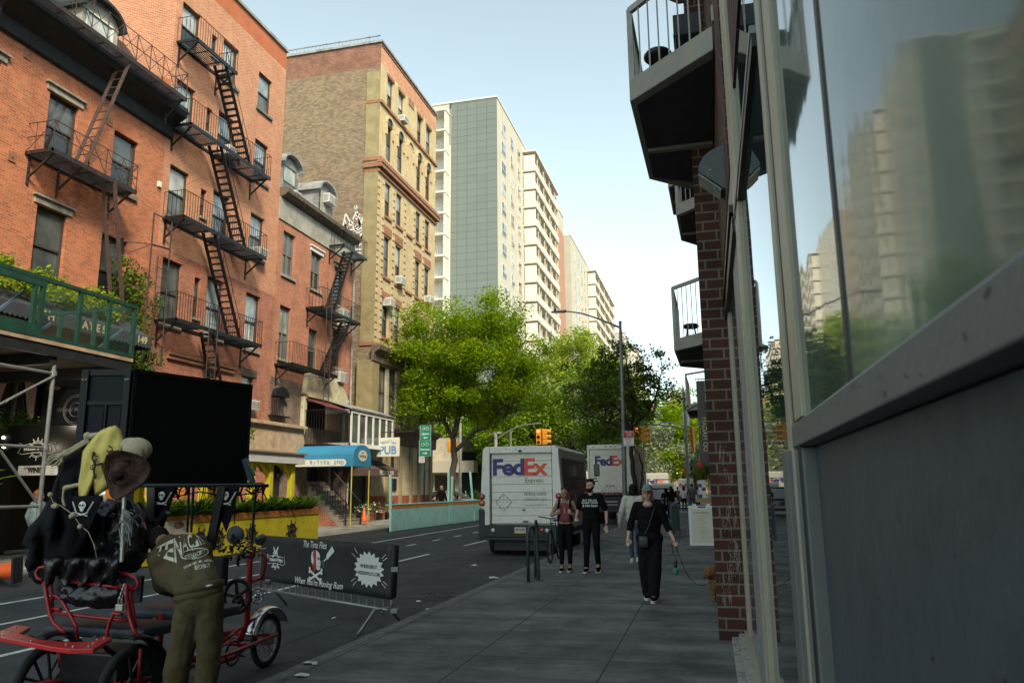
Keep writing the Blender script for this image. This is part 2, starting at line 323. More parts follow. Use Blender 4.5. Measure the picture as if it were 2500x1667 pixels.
# dark patched trenches / tar seams in the asphalt
mat('tar',(.02,.021,.023),.7,var=.3,scale=6)
random.seed(5)
m=MB()
def seam(x0,y0,x1,y1,wd=.035,j=.1,n=40):
    pts=[(x0+(x1-x0)*i/n+random.uniform(-j,j)*.5,y0+(y1-y0)*i/n) for i in range(n+1)]
    for a,b in zip(pts,pts[1:]): m.quad((a[0]-wd/2,a[1],zp-.001),(a[0]+wd/2,a[1],zp-.001),(b[0]+wd/2,b[1],zp-.001),(b[0]-wd/2,b[1],zp-.001))
seam(-6.1,4,-6.4,24); seam(-8.6,10,-8.3,50); seam(-11.9,8,-12.1,50,.03); seam(-5.0,2,-4.9,20,.02,.06)
for y in (8.2,13.9,19.5,28):
    n=30; pts=[(-13.2+8.9*i/n,y+random.uniform(-.05,.05)) for i in range(n+1)]
    for a,b in zip(pts,pts[1:]): m.quad((a[0],a[1]-.015,zp-.002),(b[0],b[1]-.015,zp-.002),(b[0],b[1]+.015,zp-.002),(a[0],a[1]+.015,zp-.002))
struct('road_seams',m,'tar')
# manhole cover
mh=thing('manhole_cover','round cast iron manhole cover in the asphalt near the kerb','manhole cover',(-4.55,12.8,RZ))
mat('cast_iron',(.05,.05,.052),.55,metal=.4,var=.4,scale=20,bump=.5,bscale=60)
MB().lathe([(.50,0),(.50,.008),(.43,.010),(.43,.006),(0.40,.006),(.0,.006)],(-4.55,12.8,RZ),40).build('frame','tar',mh)
m=MB()
m.lathe([(.40,0),(.40,.012),(.0,.012)],(-4.55,12.8,RZ),40)
for rr in (.12,.24,.34):
    pts=[(-4.55+rr*math.cos(a*R(12)),12.8+rr*math.sin(a*R(12)),RZ+.014) for a in range(30)]; m.tube(pts,.008,5,closed=True)
for a in range(6): m.bar((-4.55+.1*math.cos(a*R(60)),12.8+.1*math.sin(a*R(60)),RZ+.014),(-4.55+.36*math.cos(a*R(60)),12.8+.36*math.sin(a*R(60)),RZ+.014),.02,.012)
m.build('lid','cast_iron',mh)
# litter and gum spots
mat('paper',(.62,.62,.58),.8,var=.15); mat('gum',(.035,.035,.035),.8,var=.1)
random.seed(11)
lit=[(1205,1410,.22,-.15,'crumpled white paper bag on the asphalt by the kerb'),(1048,1488,.1,-.15,'small flat white paper scrap on the asphalt above the manhole cover'),(815,1510,.09,-.15,'small pale wrapper on the road under the barricade'),(752,1620,.12,0,'white crumpled tissue at the near kerb edge'),(768,1621,.07,0,'tiny white scrap right beside the tissue on the kerb'),(1158,1380,.16,-.15,'flat white napkin on the asphalt behind the truck'),
  (1365,1276,.06,-.15,'tiny scrap of paper beside the truck wheel'),(736,1649,.14,0,'flat grey paper flake on the pavement at the bottom kerb'),(1022,1468,.07,-.15,'white speck of litter on the manhole rim')]
for u,v,sz,z,lb in lit:
    p=onz(u,v,z+.004); m=MB(); n=9; ang=random.random()*3
    sz*=.62
    vs=[(p.x+sz*(.6+.5*random.random())*math.cos(2*math.pi*i/n+ang),p.y+sz*(.4+.4*random.random())*math.sin(2*math.pi*i/n+ang),p.z+random.random()*.02) for i in range(n)]
    m.add(vs+[(p.x,p.y,p.z+.03)],[(i,(i+1)%n,n) for i in range(n)]); tag(m.build('paper_scrap','paper'),lb,'litter','scraps of paper on the ground')
m=MB()
for i in range(420):
    x=random.uniform(-3.6,.0); y=random.uniform(6,32); r=random.uniform(.008,.022)
    if x<KX+.1: continue
    n=7; m.quad(*[(x+r*math.cos(2*math.pi*k/n)*random.uniform(.7,1.2),y+r*math.sin(2*math.pi*k/n)*random.uniform(.7,1.2),.004) for k in range(n)])
tag(struct('gum_spots',m,'gum',kind='stuff'),'dark chewing gum spots trodden over the near pavement','gum spots')
# ---------------------------------------------------------------- facades on the far (left) side
def facade(mb,X,y0,y1,z0,z1,ops,rev=.22):
    ys=sorted(set([y0,y1]+[v for o in ops for v in o[:2] if y0<v<y1])); zs=sorted(set([z0,z1]+[v for o in ops for v in o[2:4] if z0<v<z1]))
    for a,b in zip(ys,ys[1:]):
        for c,d in zip(zs,zs[1:]):
            my,mz=(a+b)/2,(c+d)/2
            if any(o[0]<my<o[1] and o[2]<mz<o[3] for o in ops): continue
            mb.quad((X,a,c),(X,b,c),(X,b,d),(X,a,d))
    for o in ops:
        a,b,c,d=o[:4]
        if b<=y0 or a>=y1 or d<=z0 or c>=z1: continue
        for q in (((X,a,c),(X-rev,a,c),(X-rev,a,d),(X,a,d)),((X,b,c),(X-rev,b,c),(X-rev,b,d),(X,b,d)),((X,a,d),(X-rev,a,d),(X-rev,b,d),(X,b,d)),((X,a,c),(X-rev,a,c),(X-rev,b,c),(X,b,c))): mb.quad(*q)
    return mb
def window(par,X,a,b,c,d,frame='frame_dark',up='pane_blind',lo='pane_dark',blind=None,vert=False,rec=.13,fw=.07,mid=.5,name='window'):
    x=X-rec; m=MB()
    m.box(x-.05,x+.02,a,a+fw,c,d); m.box(x-.05,x+.02,b-fw,b,c,d); m.box(x-.05,x+.02,a+fw,b-fw,d-fw,d); m.box(x-.05,x+.02,a+fw,b-fw,c,c+fw)
    zm=c+(d-c)*mid; m.box(x-.04,x+.005,a+fw,b-fw,zm-.03,zm+.03)
    if vert: m.box(x-.038,x+.012,(a+b)/2-.035,(a+b)/2+.035,c+fw,d-fw)
    f=m.build(name,frame,par)
    MB().quad((x-.03,a+fw,zm),(x-.03,b-fw,zm),(x-.03,b-fw,d-fw),(x-.03,a+fw,d-fw)).build('pane',up,f)
    MB().quad((x-.045,a+fw,c+fw),(x-.045,b-fw,c+fw),(x-.045,b-fw,zm),(x-.045,a+fw,zm)).build('pane',lo,f)
    return f
def sill(par,X,a,b,c,mt='stone',h=.12,over=.1,out=.09): return MB().box(X-.1,X+out,a-over,b+over,c-h,c+.003).build('window_sill',mt,par)
def lintel(par,X,a,b,d,mt='stone'):
    m=MB(); m.box(X-.05,X+.05,a-.14,b+.14,d-.002,d+.2); m.box(X-.05,X+.12,a-.2,b+.2,d+.2,d+.27); return m.build('lintel',mt,par,bevel=.012)
def ac(y,z,X=FX,label=None,w_=.62,h=.4,out=.42,bracket=False):
    t=thing('air_conditioner',label,'air conditioner',(X,y,z),0,'window air conditioners on the left side facades')
    m=MB(); m.box(X-.1,X+out,y-w_/2,y+w_/2,z,z+h); m.build('body','ac_body',t,bevel=.015)
    g=MB()
    for i in range(7): g.box(X+out+.001,X+out+.006,y-w_/2+.05,y+w_/2-.2,z+.05+i*(h-.1)/7,z+.05+i*(h-.1)/7+.02)
    g.box(X+out+.001,X+out+.006,y+w_/2-.17,y+w_/2-.04,z+.05,z+h-.05)
    for i in range(5): g.box(X+.05+i*.07,X+.09+i*.07,y-w_/2-.004,y-w_/2-.001,z+.08,z+h-.08)
    g.build('grille','ac_grille',t)
    if bracket: MB().tube([(X,y-.2,z-.35),(X+out*.8,y-.2,z-.02)],.015,5).tube([(X,y+.2,z-.35),(X+out*.8,y+.2,z-.02)],.015,5).build('bracket','iron',t)
    return t
# ---- row house A (left, with slate mansard, dormer and iron cornice balcony)
A=thing('row_house','old orange-red brick row house at the left edge with dark sagging cornice and arched dormer','house',(FX,16,0))
opsA=[(17.0,18.1,11.45,13.45),(17.0,18.1,7.55,9.9),(19.6,20.7,11.48,13.45),(19.5,20.6,7.5,9.85),(14.2,15.35,11.45,13.45),(14.2,15.35,7.6,9.9),(11.5,12.6,7.6,9.9),(11.5,12.6,11.45,13.45)]
facade(MB(),FX,5,22,5.0,14.6,opsA).build('wall','brick_a',A)
m=MB(); facade(m,FX,5,22,0,5.0,[(9,16.5,0,3.1),(17.2,21.4,0,3.1),(9.5,21.3,3.35,4.75)],rev=.4); m.build('shop_front','black_metal',A)
for i,(a,b,c,d) in enumerate(opsA):
    st=i not in(2,3)
    f=window(A,FX,a,b,c,d,up=['pane_mid','pane_mid','pane_mid','pane_mid'][i%4],lo='pane_mid' if i in(1,5,6) else 'pane_dark')
    sill(A,FX,a,b,c,'stone' if st else 'frame_tan')
    if st: lintel(A,FX,a,b,d)
# cornice: deep dark moulded gutter
m=MB()
prof=[(0,14.3),(.12,14.35),(.16,14.75),(.42,14.95),(.62,15.05),(.70,15.25),(.66,15.42),(.52,15.5),(.0,15.55)]
m.prism([(FX+a,22.25,z) for a,z in prof],(0,-17.2,0)); m.build('cornice','roof_black',A,bevel=.02)
m=MB(); m.quad((FX+.1,5,15.5),(FX+.1,21.99,15.5),(FX-2.2,21.99,18.4),(FX-2.2,5,18.4)); m.quad((FX-2.2,5,18.4),(FX-2.2,21.99,18.4),(FX-12,21.99,18.6),(FX-12,5,18.6)); m.build('mansard_roof','roof_black',A)
def dormer(par,Y0,Y1,zb,zt,front,matw='stucco',pane='pane_blind',back=2.4,arch=True):
    d=MB(); c=(Y0+Y1)/2; r=(Y1-Y0)/2+.18
    d.box(front-back,front-.001,Y0,Y0+.12,zb,zt); d.box(front-back,front-.001,Y1-.12,Y1,zb,zt); d.box(front-.12,front,Y0+.12,Y1-.12,zb,zb+.1)
    ob=d.build('dormer',matw,par)
    k=MB(); n=10
    prof=[(c-r*math.cos(math.pi*i/n),zt-.05+ (r*.72)*math.sin(math.pi*i/n)) for i in range(n+1)]
    inner=[(c-(r-.1)*math.cos(math.pi*i/n),zt-.05+(r*.72-.1)*math.sin(math.pi*i/n)) for i in range(n+1)][::-1]
    k.prism([(front+.22,y,z) for y,z in prof+inner],(-back-.2,0,0)); k.build('dormer_roof','zinc' if matw=='zinc' else 'roof_black',ob)
    g=MB(); g.prism([(front-.05,y,z) for y,z in inner],(-.05,0,0)); g.build('gable',matw,ob)
    m=MB(); a,b=Y0+.16,Y1-.16
    x=front-.02; m.box(x-.05,x,a,a+.07,zb+.1,zt); m.box(x-.05,x,b-.07,b,zb+.1,zt); m.box(x-.05,x,a,b,zt-.06,zt+.02); m.box(x-.045,x-.01,a,b,(zb+zt)/2-.03,(zb+zt)/2+.03); m.build('frame','white_paint' if matw=='stucco' else 'frame_tan',ob)
    MB().quad((x-.04,a,(zb+zt)/2),(x-.04,b,(zb+zt)/2),(x-.04,b,zt),(x-.04,a,zt)).build('pane',pane,ob)
    MB().quad((x-.04,a,zb),(x-.04,b,zb),(x-.04,b,(zb+zt)/2),(x-.04,a,(zb+zt)/2)).build('pane','pane_mid',ob)
    return ob
dormer(A,18.0,19.5,15.1,17.0,FX-.15,back=3.2)
MB().box(FX-12,FX-12.3,5,22,14,19).build('rear_wall','brick_a',A)
# ---- fire escapes --------------------------------------------------------------
def platform(par,X,y0,y1,z,out=.95,mt='black_metal',rail=.95,gap=None,brk=2,xb=False,slat=.09,rmt=None,top=True):
    m=MB(); xo=X+out
    m.box(X,xo,y0,y0+.05,z-.1,z); m.box(X,xo,y1-.05,y1,z-.1,z); m.box(xo-.04,xo,y0,y1,z-.14,z+.01); m.box(X,X+.04,y0,y1,z-.1,z)
    x=X+.08
    while x<xo-.05:
        if gap: m.box(x,x+.03,y0,gap[0],z-.035,z-.005); m.box(x,x+.03,gap[1],y1,z-.035,z-.005)
        else: m.box(x,x+.03,y0,y1,z-.035,z-.005)
        x+=slat
    for i in range(int((y1-y0)/.8)+1):
        yy=y0+.02+i*.8
        if gap and gap[0]<yy<gap[1]: continue
        m.box(X,xo,yy,yy+.03,z-.07,z-.036)
    o=m.build('platform',mt,par)
    b=MB()
    for yy in ([y0+.15,y1-.15] if brk==2 else [y0+.15,(y0+y1)/2-.5,y1-.15]):
        b.bar((X+.02,yy,z-.75),(X+out*.9,yy,z-.1),.05); b.bar((X+.02,yy,z-.1),(X+.02,yy,z-.95),.06)
    each(b,'bracket',mt,par)
    r=MB(); 
    for zz in ((rail,rail*.5) if xb else (rail,)): 
        r.tube([(X,y0+.02,z+zz),(xo-.02,y0+.02,z+zz)],.014,5); r.tube([(xo-.02,y0+.02,z+zz),(xo-.02,y1-.02,z+zz)],.014,5); r.tube([(xo-.02,y1-.02,z+zz),(X,y1-.02,z+zz)],.014,5)
    def balus(a,b,st):
        n=max(2,int((Vector(b)-Vector(a)).length/st))
        for i in range(n+1):
            p=Vector(a).lerp(Vector(b),i/n); r.bar(p,p+Vector((0,0,rail)),.014)
    if not xb:
        balus((xo-.02,y0+.02,z),(xo-.02,y1-.02,z),.14); balus((X,y0+.02,z),(xo-.02,y0+.02,z),.16); balus((X,y1-.02,z),(xo-.02,y1-.02,z),.16)
    else:
        L=y1-y0; n=max(1,round(L/.62))
        for i in range(n+1):
            yy=y0+.02+(L-.04)*i/n; r.bar((xo-.02,yy,z),(xo-.02,yy,z+rail),.022)
            if i<n:
                y2=y0+.02+(L-.04)*(i+1)/n; r.bar((xo-.02,yy,z+.04),(xo-.02,y2,z+rail),.014); r.bar((xo-.02,yy,z+rail),(xo-.02,y2,z+.04),.014)
        for yy in (y0+.02,y1-.02):
            for k in (0.33,.66): r.bar((X+out*k,yy,z),(X+out*k,yy,z+rail),.014)
            r.bar((X,yy,z),(X+out,yy,z+rail),.014)
    r.build('railing',rmt or mt,par)
    return o
def stair(par,X0,pa,pb,wd=.5,mt='black_metal',step=.24,rail=True,tread=.17):
    # pa bottom (y,z) pb top (y,z); stringers at X0 and X0+wd
    m=MB(); a=Vector((X0,pa[0],pa[1])); b=Vector((X0,pb[0],pb[1])); dx=Vector((wd,0,0))
    m.bar(a,b,.03,.13,up=(1,0,0)); m.bar(a+dx,b+dx,.03,.13,up=(1,0,0))
    n=int((b-a).length/step)
    for i in range(1,n):
        p=a.lerp(b,i/n); m.box(X0,X0+wd,p.y-tread/2,p.y+tread/2,p.z-.012,p.z+.012)
    m.build('stair',mt,par)
    if rail:
        r=MB(); up=Vector((0,0,.62))
        r.tube([a+dx+up,b+dx+up],.012,5); 
        for t in (0,.33,.66,1): p=a.lerp(b,t)+dx; r.bar(p,p+up,.014)
        r.build('handrail',mt,par)
# fire escape on A: rusty, two balconies and ladders
fa=thing('fire_escape','rusty old fire escape with crossed lattice rails below the dark cornice','fire escape',(FX,18,11.2))
platform(fa,FX,16.4,19.75,11.25,out=.95,mt='iron',rmt='rust_iron',rail=.85,brk=3,xb=True,slat=.07)
platform(fa,FX+.35,9.0,21.6,15.45,out=.75,mt='iron',rmt='rust_iron',rail=.95,brk=3,xb=True,slat=.07)
stair(fa,FX+.55,(17.6,11.3),(18.9,15.3),wd=.42,mt='rust_iron',step=.33,rail=False,tread=.03)
stair(fa,FX+.55,(19.7,6.6),(18.75,11.2),wd=.42,mt='rust_iron',step=.33,rail=False,tread=.03)
# rusty anchor plates on the wall of A
for y,z in ((16.1,14.1),(19.35,13.6),(16.0,10.9)):
    m=MB().box(FX+.001,FX+.03,y-.12,y+.12,z-.14,z+.14).lathe([(.03,.03),(.03,.06),(0,.065)],(FX,y,z),8,'x'); tag(m.build('anchor_plate','terracotta'),'rusty square wall plate '+{16.1:'upper left of the stone window lintel',19.35:'beside the ladder under the dark cornice',16.0:'below the rusty fire escape platform'}[y],'anchor plate','rusty wall anchor plates')
# ---- tenement B
B=thing('tenement_building','tall salmon-pink brick tenement with zigzag black fire escape and orange top course','tenement',(FX,25.8,0))
rows=[(18.3,20.05),(15.0,16.85),(11.5,13.43),(7.5,9.88)]
colsB=[(22.35,23.4),(24.9,25.95),(27.5,28.55)]
opsB=[]
for ri,(c,d) in enumerate(rows):
    for a,b in colsB: opsB.append((a,b,c,d))
    opsB.append((24.15,24.5,c+.55,d-.25))
opsB+=[(27.55,28.4,4.9,6.35),(25.2,26.0,4.2,6.3)]
facade(MB(),FX,22,29.65,10.2,21.3,opsB).build('wall','brick_b',B)
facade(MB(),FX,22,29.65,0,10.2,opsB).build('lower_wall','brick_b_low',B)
m=MB(); m.quad((FX,22,21.3),(FX,29.65,21.3),(FX,29.65,22.2),(FX,22,22.2)); m.quad((FX,22,13.9),(FX,22,16.6),(FX-3.2,22,17.8),(FX-3.2,22,13.9)); m.build('patched_brick','brick_orange',B)
m=MB(); m.box(FX-6,FX-.001,22.001,22.2,9,21.3); m.build('side_wall','brick_b',B)
m=MB(); m.box(FX-14,FX-6.001,22.003,22.2,9,24.0); m.build('stucco_side_wall','stucco',B)
m=MB(); m.box(FX-.3,FX+.10,22,29.68,22.2,22.34); m.box(FX-14,FX-.3,22,29.6,22.0,22.2); m.build('coping','zinc',B)
MB().box(FX-14,FX-.001,29.4,29.64,9,22.1).build('side_wall','brick_b',B)
kinds=[('pane_blind','pane_dark'),('pane_blind','pane_mid'),('pane_blue','pane_mid'),('pane_blue','pane_blue'),('pane_blue','pane_dark'),('pane_blue','pane_dark'),('pane_blind','pane_mid'),('pane_blue','pane_mid'),('pane_blue','pane_mid'),('pane_mid','pane_mid'),('pane_blue','pane_blue'),('pane_blue','pane_blind')]
k=0
for i,(a,b,c,d) in enumerate(opsB):
    if b-a<.5: window(B,FX,a,b,c,d,up='pane_mid',lo='pane_dark',fw=.05); sill(B,FX,a,b,c,over=.04,h=.08); continue
    u,l=kinds[k%12]; k+=1
    window(B,FX,a,b,c,d,up=u,lo=l); sill(B,FX,a,b,c,'frame_tan' if c>10 else 'stone')
    if d<7: MB().box(FX-.03,FX+.04,a-.15,b+.15,d,d+.3).build('lintel','brown_dirty',B)
MB().box(FX,FX+.16,22.9,26.9,6.45,6.6).box(FX,FX+.1,22.9,26.9,6.3,6.45).build('iron_beam','terracotta',B)
fb=thing('fire_escape','black zigzag fire escape climbing the whole front of the salmon brick tenement','fire escape',(FX,25,7.6))
platform(fb,FX,22.15,24.7,18.25,out=.9,gap=(24.0,24.6))
platform(fb,FX,22.15,27.45,14.85,out=.9,gap=(24.0,24.7))
platform(fb,FX,22.15,27.45,11.3,out=.9,gap=(24.0,24.7))
platform(fb,FX,22.15,27.45,7.55,out=.9,gap=(24.0,24.7))
for zt,zb in ((18.25,14.85),(14.85,11.3),(11.3,7.55)): stair(fb,FX+.32,(26.0,zb),(24.0,zt))
stair(fb,FX+.32,(25.6,4.0),(24.3,7.5),rail=False)
m=MB(); m.tube([(FX+.95,23.9,4.3),(FX+.95,23.9,8.4)],.02,6); m.tube([(FX+.95,24.4,4.3),(FX+.95,24.4,8.4)],.02,6)
for i in range(12): m.bar((FX+.95,23.9,4.4+i*.33),(FX+.95,24.4,4.4+i*.33),.02)
m.build('drop_ladder','iron',fb)
ac(28.0,11.52,label='white air conditioner in the third-floor window of the salmon tenement')
ac(28.0,4.93,label='white air conditioner in the low window above the stone ledge')
ac(25.45,15.02,label='white air conditioner behind the zigzag fire escape platform')
# gooseneck drop-ladder gantry between A and B
gl=thing('ladder_gantry','tall narrow iron ladder gantry fixed at the joint between two brick houses','ladder',(FX,21,7))
m=MB()
for y in (20.85,21.75): m.tube([(FX+.75,y,5.8),(FX+.75,y,10.9)],.025,6)
m.tube([(FX+.75,20.85,10.9),(FX+.75,21.75,10.9)],.02,6); m.tube([(FX+.75,20.85,9.8),(FX+.75,21.75,9.9)],.03,6)
for i in range(11): m.bar((FX+.75,21.2,5.8+i*.33),(FX+.75,21.75,5.8+i*.33),.018)
m.tube([(FX+.75,21.2,5.8),(FX+.75,21.2,9.5)],.018,6); m.bar((FX,20.3,9.3),(FX+.05,20.3,9.9),.1); m.bar((FX+.05,20.3,9.8),(FX+.75,20.85,9.8),.03); m.bar((FX+.05,20.3,9.3),(FX+.75,20.85,9.8),.025)
m.build('frame','iron',gl)
m=MB(); m.box(FX,FX+.08,21.75,21.9,12.3,12.5); tag(m.build('junction_box','white_paint'),'small white junction box on the brick between the two left houses','junction box')
# ---- row house C
Cc=thing('row_house','low worn brick row house with two grey dormers between the tenement and the tan-sided building','house',(FX,33.5,0))
opsC=[(30.15,31.2,11.4,13.5),(32.75,33.8,11.4,13.3),(35.25,36.3,11.2,13.2),(30.15,31.1,7.5,9.95),(32.8,33.7,7.3,9.4),(35.25,36.2,7.9,9.87)]
facade(MB(),FX,29.65,37.35,6.6,14.6,opsC).build('wall','brick_c',Cc)
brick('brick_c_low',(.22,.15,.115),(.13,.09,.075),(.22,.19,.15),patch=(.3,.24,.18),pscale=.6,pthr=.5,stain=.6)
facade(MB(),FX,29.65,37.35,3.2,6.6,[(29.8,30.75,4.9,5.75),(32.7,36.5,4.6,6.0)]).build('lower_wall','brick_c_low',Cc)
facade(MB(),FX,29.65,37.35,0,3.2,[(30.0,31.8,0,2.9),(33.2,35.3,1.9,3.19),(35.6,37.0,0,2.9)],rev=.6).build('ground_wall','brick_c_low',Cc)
MB().box(FX-12,FX-.001,37.1,37.34,0,14.6).build('side_wall','brick_c',Cc)
MB().box(FX-.7,FX-.62,29.7,37.2,0,3.2).build('shop_interior','roof_black',Cc)
for i,(a,b,c,d) in enumerate(opsC):
    window(Cc,FX,a,b,c,d,frame='frame_tan',vert=(i in(0,1,3)),up=['pane_mid','pane_mid','pane_dark','pane_blue','pane_mid','pane_mid'][i],lo=['pane_mid','pane_dark','pane_dark','pane_mid','pane_dark','pane_dark'][i]); sill(Cc,FX,a,b,c)
    if i in(1,2,5): lintel(Cc,FX,a,b,d,'white_paint' if i==1 else 'stone')
MB().box(FX,FX+.06,29.65,37.35,13.9,14.95).build('frieze','stucco',Cc)
m=MB(); m.prism([(FX+a,29.66,z) for a,z in ((0,14.95),(.25,15.0),(.42,15.15),(.45,15.35),(.3,15.42),(0,15.42))],(0,7.7,0)); m.build('cornice','brown_dirty',Cc,bevel=.02)
MB().quad((FX,29.66,15.4),(FX,37.3,15.4),(FX-2.6,37.3,18),(FX-2.6,29.66,18)).quad((FX-2.6,37.3,18),(FX,37.3,15.4),(FX,37.3,14.5),(FX-2.6,37.3,14.5)).build('mansard_roof','zinc',Cc)
dormer(Cc,30.3,31.8,15.35,17.0,FX-.35,'zinc'); dormer(Cc,33.8,35.4,15.35,17.0,FX-.35,'zinc',pane='pane_mid')
MB().box(FX-.3,FX-.28,33.95,35.25,15.4,17.0).build('dormer_boarding','stucco',Cc)
ac(34.6,16.4,X=FX-.35,label='white air conditioner high in the right-hand grey dormer',w_=.8,h=.5)
ac(31.2,15.4,X=FX-.35,label='white air conditioner at the foot of the left-hand grey dormer',w_=.6,h=.35)
ac(35.8,7.1,label='white air conditioner on a bracket under the window beside the downpipe',bracket=True,w_=.8,h=.55)
ac(36.0,10.4,label='boxy tan air conditioner behind the upper fire escape of the low row house',w_=.8,h=.6)
ac(36.0,9.9,label='white air conditioner in the window below the tan one on the low row house',w_=.7,h=.35)
fc=thing('fire_escape','black fire escape with steep stairs on the low worn row house','fire escape',(FX,34,7.3))
platform(fc,FX,34.4,37.2,14.1,out=.9,gap=(35.0,35.7)); platform(fc,FX,32.4,36.6,10.35,out=.9,gap=(35.2,35.9)); platform(fc,FX,29.9,34.2,7.2,out=.9)
stair(fc,FX+.32,(33.7,10.35),(35.6,14.1)); stair(fc,FX+.32,(33.4,7.2),(35.6,10.35),rail=True)
m=MB()
for y in (32.7,33.2): m.tube([(FX+.97,y,5.6),(FX+.97,y,11.6)],.02,6)
for i in range(18): m.bar((FX+.97,32.7,5.7+i*.33),(FX+.97,33.2,5.7+i*.33),.018)
m.build('drop_ladder','iron',fc)
m=MB(); m.tube([(FX+.12,37.25,0),(FX+.12,37.25,14.4)],.06,8); tag(m.build('downpipe','zinc'),'pale grey downpipe running down the corner of the low row house','downpipe')
# arched barred window, stone entrance hood, lower ledge
m=MB(); n=8
m.prism([(FX+.03,30.3+.55*math.cos(math.pi*i/n),5.75+.42*math.sin(math.pi*i/n)) for i in range(n+1)],(.25,0,0)); 
for i in range(7): m.box(FX+.05,FX+.075,29.85+i*.14,29.87+i*.14,4.9,5.75)
m.box(FX,FX+.3,29.6,30.95,4.84,4.9); m.build('barred_window','black_metal',Cc)
m=MB(); m.prism([(FX+.01,32.3,6.15),(FX+.01,32.5,7.1),(FX+.01,33.4,7.35),(FX+.01,34.3,7.25),(FX+.01,36.0,7.0),(FX+.01,36.9,6.2),(FX+.01,36.6,6.0),(FX+.01,32.6,6.0)],(.25,0,0)); m.box(FX,FX+.2,32.3,32.6,3.2,6.0); m.box(FX,FX+.2,36.6,36.9,3.2,6.0)
mat('hood_stone',(.50,.46,.31),.9,var=.2,scale=3,dirt=(.3,.27,.18),dscale=2); m.build('entrance_hood','hood_stone',Cc,bevel=.03)
MB().box(FX-1.2,FX-1.1,32.4,36.8,3.0,6.1).build('recess_back','roof_black',Cc)
m=MB(); m.box(FX,FX+.5,27.2,32.2,4.4,4.55); m.box(FX,FX+.32,27.2,32.2,3.3,4.4); mat('tan_stone',(.42,.31,.20),.9,var=.3,scale=3,bump=.3,dirt=(.28,.2,.13),dscale=2); m.build('stone_ledge','tan_stone',Cc,bevel=.02)
# glazed conservatory over the bar
gb=thing('conservatory','white framed glazed box with lean-to roof above the blue entrance canopy','conservatory',(FX,37.5,3.8))
m=MB(); xo=FX+1.4
for i in range(7): y=34.9+i*.86; m.box(xo-.08,xo,y-.07,y+.07,3.9,5.5)
m.box(xo-.09,xo+.01,34.8,40.2,3.75,3.95); m.box(xo-.09,xo+.01,34.8,40.2,5.42,5.6); m.box(FX,xo,34.8,34.95,5.42,5.6); m.box(FX,xo,34.8,34.95,3.75,3.95); m.box(FX,xo,40.05,40.2,3.75,5.6)
m.build('frame','white_paint',gb); MB().quad((xo-.04,34.9,3.9),(xo-.04,40.1,3.9),(xo-.04,40.1,5.5),(xo-.04,34.9,5.5)).build('pane','pane_mid',gb)
MB().quad((xo+.1,34.7,5.62),(xo+.1,40.25,5.62),(FX,40.25,6.1),(FX,34.7,6.1)).build('roof','zinc',gb,solid=.05)
m=MB(); m.box(FX,xo,32.4,34.9,3.7,3.76)
for i in range(20): m.bar((xo-.02,32.4+i*.13,3.76),(xo-.02,32.4+i*.13,5.35),.018)
for i in range(10): m.bar((FX+i*.14,32.4,3.76),(FX+i*.14,32.4,5.35),.018)
m.bar((xo-.02,32.4,5.35),(xo-.02,34.9,5.35),.03); m.bar((FX,32.4,5.35),(xo,32.4,5.35),.03)
tag(m.build('terrace_cage','black_metal'),'black barred terrace cage next to the white glazed box','railing')
mat('maroon',(.16,.03,.035),.8,var=.2); MB().quad((FX,32.4,6.0),(FX,36.6,6.0),(FX+1.3,36.6,5.5),(FX+1.3,32.4,5.5)).build('awning','maroon',gb)
# graffiti crown on the tan side wall
def stroke(mb,pts,wd,place):
    for a,b in zip(pts,pts[1:]):
        a=Vector(a+(0,) if len(a)==2 else a);b=Vector(b+(0,) if len(b)==2 else b); d=(b-a); 
        if d.length<1e-6: continue
        n=Vector((-d.y,d.x,0)).normalized()*wd/2; d=d.normalized()*wd*.3
        mb.quad(*[place(q) for q in (a-n-d,a+n-d,b+n+d,b-n+d)])
# ---- pub building D
D=thing('pub_building','six-storey yellow brick corner building with arched windows and brown brick side wall','building',(FX,45.3,0))
D0,D1=40.3,50.35
bays=[(41.35,42.25),(43.15,44.1),(46.55,47.45),(48.3,49.25)]
opsD=[]
for a,b in bays: opsD+=[(a,b,25.4,27.5),(a,b,21.9,24.3),(a,b,18.2,20.4),(a,b,14.35,16.9),(a,b,10.6,12.9)]
opsD+=[(41.05,42.2,5.75,8.85),(42.6,43.7,5.75,8.85),(47.3,48.4,5.75,8.4)]
facade(MB(),FX,D0,D1,9.9,27.9,opsD).build('wall','brick_yel',D)
m=MB(); m.quad((FX,D0,27.9),(FX,D1,27.9),(FX,D1,29.25),(FX,D0,29.25)); m.build('parapet','brick_b',D)
m=MB(); m.quad((FX,D0,9.9),(FX-14,D0,9.9),(FX-14,D0,27.6),(FX,D0,27.6)); m.quad((FX,D0,5.5),(FX-14,D0,5.5),(FX-14,D0,9.9),(FX,D0,9.9)); m.build('side_wall','brick_d',D)
m=MB(); m.quad((FX-.0,D0,27.6),(FX-14,D0,27.6),(FX-14,D0,29.25),(FX,D0,29.25)); m.build('side_parapet','brick_d_top',D)
MB().box(FX-14,FX-.01,D1-.2,D1-.001,0,29.2).build('side_wall','brick_yel',D)
MB().box(FX-14,FX,D0+.01,D1-.3,29.0,29.1).build('roof','roof_black',D)
m=MB(); m.box(FX-.25,FX+.12,D0-.1,D1+.05,29.25,29.4); m.box(FX-14,FX-.25,D0-.1,D0+.15,29.25,29.4); m.build('coping','zinc',D)
m=MB()
for i in range(50): m.bar((FX-.3-i*.27,D0+.05,29.4),(FX-.3-i*.27,D0+.05,29.75),.03)
m.bar((FX-.1,D0+.05,29.78),(FX-14,D0+.05,29.78),.06); m.build('roof_railing','zinc',D)
